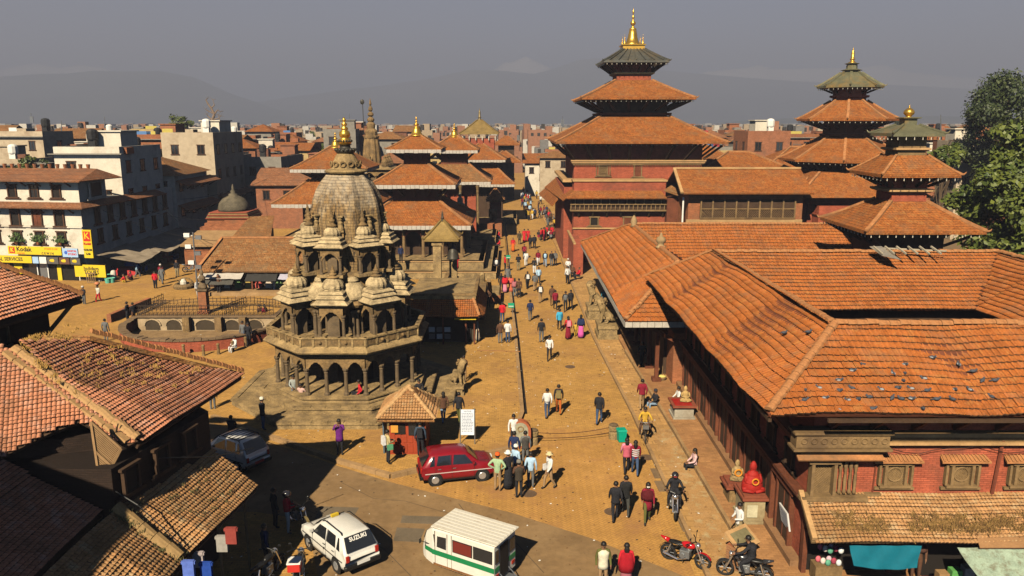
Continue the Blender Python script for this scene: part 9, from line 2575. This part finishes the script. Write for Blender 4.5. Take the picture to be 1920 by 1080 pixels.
PEOPLE = [
 (638, 852, .18, 180, 'camera', PU, K_, "woman in purple coat raising a camera at the kerb before the stone temple", 'long', (('coat', PU, .25),)),
 (728, 870, .18, -60, 'hold', (.45, .36, .18), K_, "person with cream top and green bag at the open shutter of the ticket booth", 'short', (('pack', W_), ('bag', GR_))),
 (789, 856, .18, 0, 'stand', (.04, .06, .09), K_, "man with dark backpack standing at the ticket booth window", 'short', (('pack', K_),)),
 (494, 806, .18, -60, 'stand', K_, JN, "man in pale cap, black jacket and jeans on the left of the temple steps", (.6, .55, .45, 0), (('coat', K_, .12),)),
 (832, 793, .18, 20, 'walk', BR, LJ, "woman in dark brown jacket and light jeans walking behind the booth", 'long', (('coat', BR, .1),)),
 (861, 793, .18, -20, 'walk2', K_, OL, "man in black jacket and olive trousers walking toward the small stone lion", 'short', (('coat', K_, .1),)),
 (870, 716, .18, 170, 'hold', BR, TN, "stooping man in brown leaning near the small stone lion", 'short', ()),
 (786, 736, .86, 200, 'sit', K_, JN, "man in black sitting on the stone temple's right step", 'short', ()),
 (566, 745, .86, 160, 'recline', (.55, .35, .3), BR, "person in pale pink top stretched out on the temple's left step", 'short', ()),
 (551, 728, 1.18, 200, 'sit', (.3, .32, .3), G_, "person in checked shirt sitting inside the temple's left arcade", 'short', ()),
 (676, 738, 1.18, 100, 'recline', RD, K_, "person in red lying in the temple's front arcade", 'short', ()),
 (933, 921, .01, -15, 'akimbo', (.3, .42, .25), TN, "tourist in orange cap and pale green shirt, hands on hips, by the maroon car's bonnet", (.6, .1, .02, 0), ()),
 (953, 917, .01, 30, 'stand', K_, K_, "tourist in white hat and long black dress in the group by the maroon car", (.62, .6, .55, 1), (('skirt', K_),)),
 (973, 934, .01, 10, 'hold', BR, K_, "tourist in grey cap and dark jacket, nearest of the group by the maroon car", (.16, .15, .13, 0), (('coat', (.05, .04, .03), .1),)),
 (995, 915, .01, -5, 'stand', LB_, G_, "man in light blue shirt standing right in the group by the maroon car", 'short', ()),
 (967, 900, .01, -40, 'stand', LB_, TN, "person in white hat and pale shirt at the centre of the group by the car", (.62, .6, .55, 0), ()),
 (1030, 916, .01, 120, 'walk', W_, TN, "woman in straw sun hat, white shirt and cream trousers walking right of the group", (.55, .45, .25, 1), (('bag', W_),)),
 (985, 872, .01, 5, 'stand', G_, G_, "man in charcoal jacket reading the arched brick monument, from behind", 'short', (('coat', (.06, .055, .05), .08),)),
 (964, 874, .01, -10, 'stand', N_, TN, "man in dark navy jacket left of the arched brick monument, from behind", 'short', ()),
 (963, 838, .05, 190, 'stand', W_, K_, "man in white shirt standing just left of the arched brick monument", 'short', ()),
 (1026, 784, .01, 5, 'walk', W_, JN, "young man in white shirt with navy sleeves and jeans walking up the street", 'short', (('vest', W_),)),
 (1047, 777, .01, -5, 'walk2', K_, (.4, .1, .02), "man in dark top, tan backpack and rust trousers walking up the street", 'short', (('pack', (.2, .15, .06)),)),
 (1123, 796, .01, -10, 'walk', K_, JN, "man in black jacket and jeans walking alone above the chain", 'short', (('coat', K_, .05),)),
 (1174, 888, .01, 0, 'walk', PK, K_, "woman in pink patterned jacket with long dark hair, left of the striped one", 'long', (('coat', (.45, .1, .14), .1),)),
 (1190, 892, .01, -5, 'walk2', MR, JN, "woman in white-striped maroon jumper and jeans, from behind", 'long', (('stripes', W_),)),
 (1153, 978, .01, 0, 'walk', K_, K_, "shorter man in black leather jacket, left of the pair walking away", 'short', (('coat', K_, .1),)),
 (1172, 968, .01, -5, 'walk2', K_, (.05, .05, .045), "taller man in black jacket with pale collar patch, right of the pair", 'short', (('coat', (.018, .018, .018), .12),)),
 (1213, 980, .01, 175, 'walk', MR, OL, "woman in white face mask and maroon tunic walking toward the camera", 'long', (('coat', MR, .35), ('shawl', (.08, .012, .015), .3), ('mask',))),
 (1130, 1100, .01, 180, 'stand', OL, TN, "man in cream jacket over olive jumper at the bottom edge", 'short', (('coat', (.6, .55, .42), .2),)),
 (1173, 1104, .01, -5, 'stand', RD, PK, "woman wrapped in a crimson shawl at the bottom edge, from behind", 'long', (('shawl', (.3, .012, .02), .62), ('skirt', (.3, .1, .12)))),
 (1203, 768, .14, 0, 'walk', MR, TN, "man in maroon jumper and beige trousers walking along the palace terrace", 'short', (('coat', MR, .05),)),
 (1229, 756, .3, 110, 'sit', K_, LJ, "man in dark cap and jacket sitting on the terrace kerb with jeans", (.03, .03, .04, 0), (('coat', K_, .0),)),
 (1272, 750, .32, 100, 'sit', W_, K_, "person sitting in half shadow beside the crowned idol's plinth", 'short', ()),
 (1302, 872, .3, 95, 'sit', (.6, .38, .38), K_, "girl in pale pink top sitting on the terrace kerb, facing left", 'long', ()),
 (1383, 1020, .3, 110, 'hold', W_, KH, "man in white shirt leaning over behind the brick reading desk", 'short', ()),
 (541, 1000, .01, -70, 'hold', RD, (.5, .48, .44), "motorcyclist in black helmet, red vest and pale jeans at the shadow's edge", 'helmet', (('vest', RD),)),
 (500, 1064, .01, -60, 'stand', N_, K_, "man in dark suit standing at the bottom left beside the motorcycles", 'short', (('coat', (.035, .035, .05), .12),)),
 (517, 990, .01, -50, 'stand', K_, K_, "dark figure standing in the shade left of the red-vested motorcyclist", 'short', ()),
 (434, 816, .01, 0, 'squat', K_, K_, "figure crouching in the shade above the silver car", 'short', ()),
 (400, 772, .01, 20, 'stand', K_, G_, "small figure at the left house's corner beside the kerb", 'short', ()),
 (1030, 676, .01, 175, 'walk', W_, K_, "man in white shirt and black trousers walking toward the camera mid-street", 'short', ()),
 (1015, 642, .01, 0, 'stand', K_, G_, "man in black jacket and grey trousers walking away behind the white-shirted man", 'short', (('coat', K_, .05),)),
 (994, 602, .01, 5, 'walk', N_, G_, "man in navy jacket walking up the street near the gutter", 'short', (('coat', N_, .05),)),
 (1049, 620, .01, 0, 'walk2', SKY_, K_, "person in bright sky-blue jacket walking up the street", 'short', (('coat', SKY_, .1),)),
 (1065, 636, .01, 10, 'walk', RD, MR, "woman in dark red dress with pink backpack holding a child's hand", 'long', (('skirt', MR), ('pack', PK))),
 (1079, 631, .01, 0, 'walk', YL, YL, "small child in yellow between the two women", 'short', ()),
 (1089, 634, .01, -10, 'stand', N_, PK, "woman in blue shawl and long magenta skirt beside the child", 'long', (('skirt', (.6, .1, .35)), ('shawl', N_, .35))),
 (1035, 573, .01, 0, 'walk', BR, BR, "man in brown jacket walking ahead of the maroon-clad one", 'short', (('coat', BR, .1),)),
 (1041, 581, .01, 0, 'walk2', MR, K_, "person in maroon jacket close behind the brown-jacketed man", 'short', (('coat', MR, .1),)),
 (1060, 584, .01, 180, 'walk', K_, K_, "left person of the dark-clad pair near the stone lions", 'short', (('vest', G_),)),
 (1070, 580, .01, 180, 'walk2', K_, K_, "right person of the dark-clad pair near the stone lions", 'short', (('coat', K_, .15),)),
 (1013, 568, .01, 0, 'walk', K_, TN, "man with white-strapped pack walking in mid-street", 'short', (('pack', W_),)),
 (942, 606, .18, 0, 'walk', RD, JN, "person in red jacket beside the nearest green box", 'short', (('coat', RD, .05),)),
 (938, 644, .18, 0, 'stand', BR, G_, "man in brown jacket, left of the pair beside the gutter", 'short', (('coat', BR, .08),)),
 (952, 643, .18, 0, 'stand', W_, JN, "man in white jacket, right of the pair beside the gutter", 'short', (('coat', W_, .08),)),
 (1003, 545, .01, 0, 'walk', G_, TN, "man in grey jacket walking mid-street behind the pale blue shirt", 'short', (('coat', G_, .05),)),
 (1010, 532, .01, 0, 'walk2', LB_, K_, "person in pale blue shirt mid-street", 'short', ()),
 (989, 541, .01, 10, 'walk', K_, K_, "person in black with a white bundle mid-street", 'short', (('pack', W_),)),
 (1002, 513, .01, 0, 'stand', K_, W_, "person in dark top and white trousers mid-street", 'short', ()),
 (972, 507, .01, 10, 'hold', K_, KH, "man in dark top and khaki trousers near the gutter", 'short', ()),
 (986, 499, .01, 0, 'walk', W_, W_, "person in white patterned clothes near the gutter", 'short', ()),
 (1009, 498, .01, 180, 'walk', MR, W_, "man in maroon waistcoat and white trousers facing the camera, left of four", 'short', (('coat', MR, .05),)),
 (1022, 500, .01, 180, 'walk2', K_, LJ, "man in black jacket over white shirt, second of four abreast", 'short', (('vest', LB_),)),
 (1034, 499, .01, 180, 'stand', K_, G_, "man in black, third of four abreast", 'short', (('coat', K_, .1),)),
 (1041, 498, .01, 180, 'stand', G_, K_, "man in grey, rightmost of four abreast", 'short', ()),
 (983, 485, .01, 180, 'walk', MR, K_, "person in maroon alone in mid-street", 'short', ()),
 (962, 472, .01, 180, 'stand', RD, OR, "woman in white and orange sari beside the gutter", 'long', (('skirt', OR),)),
 (994, 466, .01, 0, 'walk', K_, K_, "left of the dark pair behind the red-robed walkers", 'short', (('coat', K_, .1),)),
 (1002, 466, .01, 0, 'walk2', K_, K_, "right of the dark pair behind the red-robed walkers", 'short', (('coat', K_, .1),)),
 (974, 458, .01, 0, 'stand', (.09, .07, .04), (.09, .07, .04), "man in long dark coat by the red-robed walkers", 'short', (('coat', (.07, .055, .035), .35),)),
 (983, 454, .01, 0, 'stand', RD, RD, "left red-robed walker in the upper street", 'short', (('skirt', RD),)),
 (990, 453, .01, 0, 'stand', RD, RD, "right red-robed walker in the upper street", 'short', (('skirt', RD),)),
 (1064, 531, .14, 20, 'stand', W_, K_, "man in white shirt standing at the terrace edge by the seated vendors", 'short', ()),
 (1065, 507, .14, 180, 'sit', W_, G_, "vendor in white sitting left at the brick bench by the palace", (.5, .45, .4, 0), ()),
 (1086, 524, .14, 100, 'sit', RD, K_, "vendor in red sitting on the brick bench by the palace", 'short', ()),
 (1073, 519, .14, 180, 'sit', BR, K_, "vendor in brown sitting between the white and the red vendor", 'short', ()),
 (1132, 577, .14, 0, 'stand', (.03, .18, .25), LJ, "person in teal jacket standing in the shade beside the stone lions", (.6, .6, .6, 0), ()),
 (1203, 688, .3, 10, 'walk', K_, K_, "figure in black stepping into the palace arcade's shade", 'short', ()),
 (904, 487, .18, 190, 'akimbo', K_, K_, "black-clad figure with hand on hip before the pagoda's shadow", 'short', ()),
 (931, 512, .18, 180, 'stand', K_, K_, "man in black suit standing on the platform edge by the recumbent lion", 'short', (('vest', W_),)),
 (947, 508, .18, -80, 'stand', RD, K_, "person in red beside the middle green box", 'short', ()),
 (937, 466, .18, 90, 'sit', RD, K_, "person in red seated on the platform edge above the lion", 'short', ()),
 (936, 449, .18, 90, 'sit', RD, N_, "pair's person in red seated higher up the platform edge", 'short', ()),
 (916, 577, .18, 200, 'hold', BR, BR, "man in brown leaning at the corner by the souvenir shop", 'short', ()),
 (973, 558, .01, 0, 'stand', BR, K_, "woman in brown at the right of the sari group by the gutter", 'short', ()),
 (965, 556, .01, 0, 'stand', (.35, .1, .12), G_, "woman in rose shawl in the sari group by the gutter", 'long', (('shawl', (.35, .12, .14), .4),)),
 (958, 549, .05, 0, 'stand', OR, OR, "woman in salmon sari in the group by the gutter", 'long', (('skirt', (.5, .12, .06)), ('shawl', (.5, .1, .08), .4))),
 (947, 549, .18, 0, 'stand', RD, PK, "woman in red shawl and pink skirt in the group by the gutter", 'long', (('skirt', PK), ('shawl', RD, .45))),
 (940, 547, .18, 0, 'stand', K_, K_, "woman in black at the left of the sari group by the gutter", 'long', ()),
 (952, 532, .18, 180, 'stand', G_, G_, "grey-jacketed man behind the sari group by the gutter", 'short', ()),
 (896, 640, .18, -90, 'stand', (.45, .35, .25), (.45, .35, .25), "person in cream robe at the souvenir shop's red door", 'short', (('skirt', (.5, .4, .3)),)),
 (856, 505, 2.1, 180, 'stand', RD, RD, "woman in bright red standing on the bell platform", 'long', (('skirt', RD),)),
 (752, 492, 1.9, 200, 'stand', N_, K_, "figure in dark blue on the platform right of the dome", 'short', ()),
 (186, 569, .0, 160, 'walk', (.5, .48, .4), RD, "walking figure in white top and red trousers carrying a load on the shoulders", 'short', (('load', (.5, .2, .1)),)),
 (159, 574, .0, 160, 'hold', K_, G_, "dark-clad figure stooping beside the red-trousered walker", (.5, .45, .4, 0), ()),
 (292, 541, .18, 0, 'stand', RD, K_, "person in red shirt and black trousers in the left square", 'short', ()),
 (303, 527, .18, 0, 'walk', MR, G_, "person in maroon and white cap near the market tarps", (.6, .55, .5, 0), ()),
 (305, 533, .18, 0, 'walk2', G_, G_, "grey figure right behind the red-shirted person", 'short', ()),
 (333, 519, .18, 180, 'stand', K_, KH, "man in black jacket and khaki trousers left of the shop row", 'short', ()),
 (373, 558, .18, 190, 'stand', W_, W_, "man in white with black vest at the shop row's left post", 'short', (('vest', K_),)),
 (241, 607, .18, 90, 'hold', K_, K_, "left of two dark figures leaning on the fountain railing", 'short', ()),
 (252, 607, .18, 60, 'hold', K_, BR, "right of two dark figures leaning on the fountain railing", 'short', ()),
 (435, 588, .8, 180, 'sit', BR, BR, "left of two people seated on the back rim of the fountain", 'short', ()),
 (445, 590, .8, 170, 'sit', N_, N_, "right of two people seated on the back rim of the fountain", 'short', ()),
 (441, 650, .5, 140, 'sit', W_, W_, "man in white seated on the fountain's brick rim", 'short', ()),
 (457, 646, .18, 160, 'stand', G_, JN, "grey-jacketed figure right of the man in white", 'short', ()),
 (467, 648, .18, 180, 'stand', K_, K_, "black-clad figure right of the man in white", 'short', ()),
 (489, 612, .18, 60, 'stand', BR, K_, "left of two people beside the stone temple's left stair", 'short', ()),
 (498, 613, .18, 60, 'stand', MR, K_, "right of two people beside the stone temple's left stair", 'long', ()),
 (200, 640, .18, 0, 'stand', G_, G_, "small grey figure just above the tiled roof in the left square", 'short', ()),
 (235, 533, .0, 100, 'squat', RD, YL, "vendor in red crouching among the mint tubs", 'short', ()),
 (213, 516, .0, 180, 'squat', (.04, .1, .4), K_, "vendor in blue crouching behind the sacks", 'short', ()),
 (247, 528, .0, 150, 'squat', MR, K_, "vendor in maroon crouching right of the mint tubs", 'short', ()),
 (411, 548, .5, 180, 'stand', BR, K_, "shopkeeper in brown standing in the tiled shop row", 'short', ()),
 (560, 425, .18, 180, 'stand', W_, W_, "white figure left of the stone temple's upper turrets", 'short', ()),
 (1715, 1088, .3, 150, 'stand', BR, BR, "man in dark jacket and white scarf below the teal awning", 'short', (('shawl', (.08, .04, .03), .2),)),
]
for px, py, z, hd, pose, top, bot, lab, hair, ex in PEOPLE:
 q = at(px, py, z)
 s_ = .62 if 'child' in lab and 'small' in lab else 1.0 * RN.uniform(.96, 1.04)
 zz = z
 if pose == 'sit' and z < .8: zz = z - .0;
 if pose in ('sit', 'recline') and z >= .3: zz = z - .42
 if pose == 'recline' and z < .3: zz = z - .4
 person(q.x, q.y, zz, radians(hd), pose, top, bot, lab, s_, hair, ex, fine=(py > 560))
q = at(1263, 965); a_ = face_to((1261, 940), (1267, 985))
person(q.x - .25 * cos(a_), q.y - .25 * sin(a_), .14 + .02, a_ - pi / 2, 'ride', K_, K_, "helmeted rider in black jacket on the black motorcycle facing the camera", 1.0, 'helmet', (('coat', K_, -.05),))
q = at(1395, 1092); a_ = radians(160)
person(q.x - .2 * cos(a_), q.y - .2 * sin(a_), .16, a_ - pi / 2, 'ride', K_, K_, "rider in black on the dark motorcycle at the bottom edge by the reading desk", 1.0, 'short', (('coat', K_, -.05),))
q = at(1208, 828)
person(q.x - .16 * cos(brz), q.y - .16 * sin(brz), .2, brz - pi / 2, 'ride', YL, BR, "cyclist in a mustard yellow jacket riding toward the camera", 1.0, 'short', (('coat', (.4, .22, .05), -.05),))
cr_ = random.Random(21)
PAL = [(K_, "black"), (K_, "black"), (G_, "grey"), (N_, "navy"), (BR, "brown"), (W_, "white"), (MR, "maroon"), (RD, "red"), (LB_, "pale blue"), (OL, "olive"), (YL, "mustard")]
def crowd(n, fx, fy, z, place, poses, grp):
 for i, (px, py) in enumerate(sorted((fx(i), fy(i)) for i in range(n))):
  c, cn = cr_.choice(PAL); c2, cn2 = cr_.choice(PAL[:7])
  q = at(px, py, z)
  person(q.x, q.y, z, cr_.uniform(0, 6.28), cr_.choice(poses), c, c2, "%s-topped figure %s, %s from left" % (cn, place, ORD[i]), 1.0, 'short', (), fine=False, group=grp)
crowd(15, lambda i: 1011 + i * 2.3 + cr_.uniform(-1.5, 1.5), lambda i: 452 - abs(i - 4) * 1.0 + cr_.uniform(-4, 3), .14, "in the crowd seated below the tall tower", ('stand', 'sit', 'stand'), "crowd below the tower")
crowd(7, lambda i: 1045 + i * 2 + cr_.uniform(-1, 1), lambda i: 440 + i * 3.2, .14, "at the crowd's right end under the tower wall", ('sit', 'stand'), "crowd below the tower")
crowd(8, lambda i: 1030 + cr_.uniform(-6, 16), lambda i: 412 + i * 2.6, .14, "behind the crowd, toward the dark palace corner", ('stand',), "crowd below the tower")
crowd(9, lambda i: 906 + (i % 5) * 4.5, lambda i: 427 + (i // 5) * 8, .18, "in the seated circle by the brick steps", ('squat', 'sit'), "circle by the brick steps")
crowd(14, lambda i: 984 + cr_.uniform(0, 48), lambda i: 404 + cr_.uniform(-4, 14), .01, "walking in the upper street", ('walk', 'stand', 'walk2'), "walkers in the upper street")
crowd(30, lambda i: 982 + cr_.uniform(-4, 34), lambda i: 366 + cr_.uniform(-14, 30), .01, "in the bustle at the far end of the street", ('walk', 'stand', 'walk2'), "bustle at the street's end")
crowd(10, lambda i: 258 + i * 11 + cr_.uniform(-4, 4), lambda i: 520 - i * 7.5 + cr_.uniform(-3, 3), .0, "in the shade beside the market tarps", ('stand', 'walk'), "shoppers by the tarps")
for i, (px, py, lab) in enumerate(((893, 497, "dark seated figure in the pagoda's shadow"), (881, 492, "dark standing figure beside the tall stone pillar"))):
 q = at(px, py, .18); person(q.x, q.y, .18, 2.5, 'sit' if i == 0 else 'stand', K_, K_, lab, 1.0, 'short', (), fine=False)
# LITTER, LEAVES AND WEAR ON THE GROUND
rs = np.random.RandomState(17)
b = MB()
for i in range(2600):
 if i < 1500: x, y, z = rs.uniform(-14, 8.5), rs.uniform(24, 62), 0
 else: x, y, z = rs.uniform(-32, 8), rs.uniform(40, 110), 0
 if hypot(x - KC[0], y - KC[1]) < 6.3: continue
 b.cm = int(rs.choice((0, 0, 0, 1, 2)))
 if x < .3 - (y - 55) * .02 and y > 34 + (-x - 1) * .25: z = .18
 if x > 6.4: z = .14
 s_ = rs.uniform(.015, .05) * (1 + y / 90); q = rs.uniform(0, pi)
 p = [(x + s_ * cos(q + k * pi / 2) * (1 if k % 2 else .6), y + s_ * sin(q + k * pi / 2) * (1 if k % 2 else .6), z + .012 + .004 * (i % 4) + (.01 if k == 0 else 0)) for k in range(4)]
 b.add(p, [(0, 1, 2, 3)])
o = b.build("litter", [mat("dry_leaf", (.16, .08, .03), bump=0), WHITE, mat("dark_scrap", (.04, .03, .025), bump=0)])
tag(o, kind='stuff')
for i, pts in enumerate((((640, 905), (700, 935), (760, 940), (830, 960), (905, 975)), ((560, 950), (640, 985), (720, 1030), (770, 1080)), ((860, 945), (890, 985), (960, 1010), (1020, 1075)))):
 q = [at(*p) for p in pts]; b = MB()
 for a, c in zip(q, q[1:]):
  n_ = (c - a).cross(V3(0, 0, 1)).normalized() * .016
  b.add([a - n_ + V3(0, 0, .0125 + i * .001), a + n_ + V3(0, 0, .0125 + i * .001), c + n_ + V3(0, 0, .0125 + i * .001), c - n_ + V3(0, 0, .0125 + i * .001)], [(0, 1, 2, 3)])
 structure(b.build("tar_seam", mat("tar", (.11, .075, .045), bump=0)))
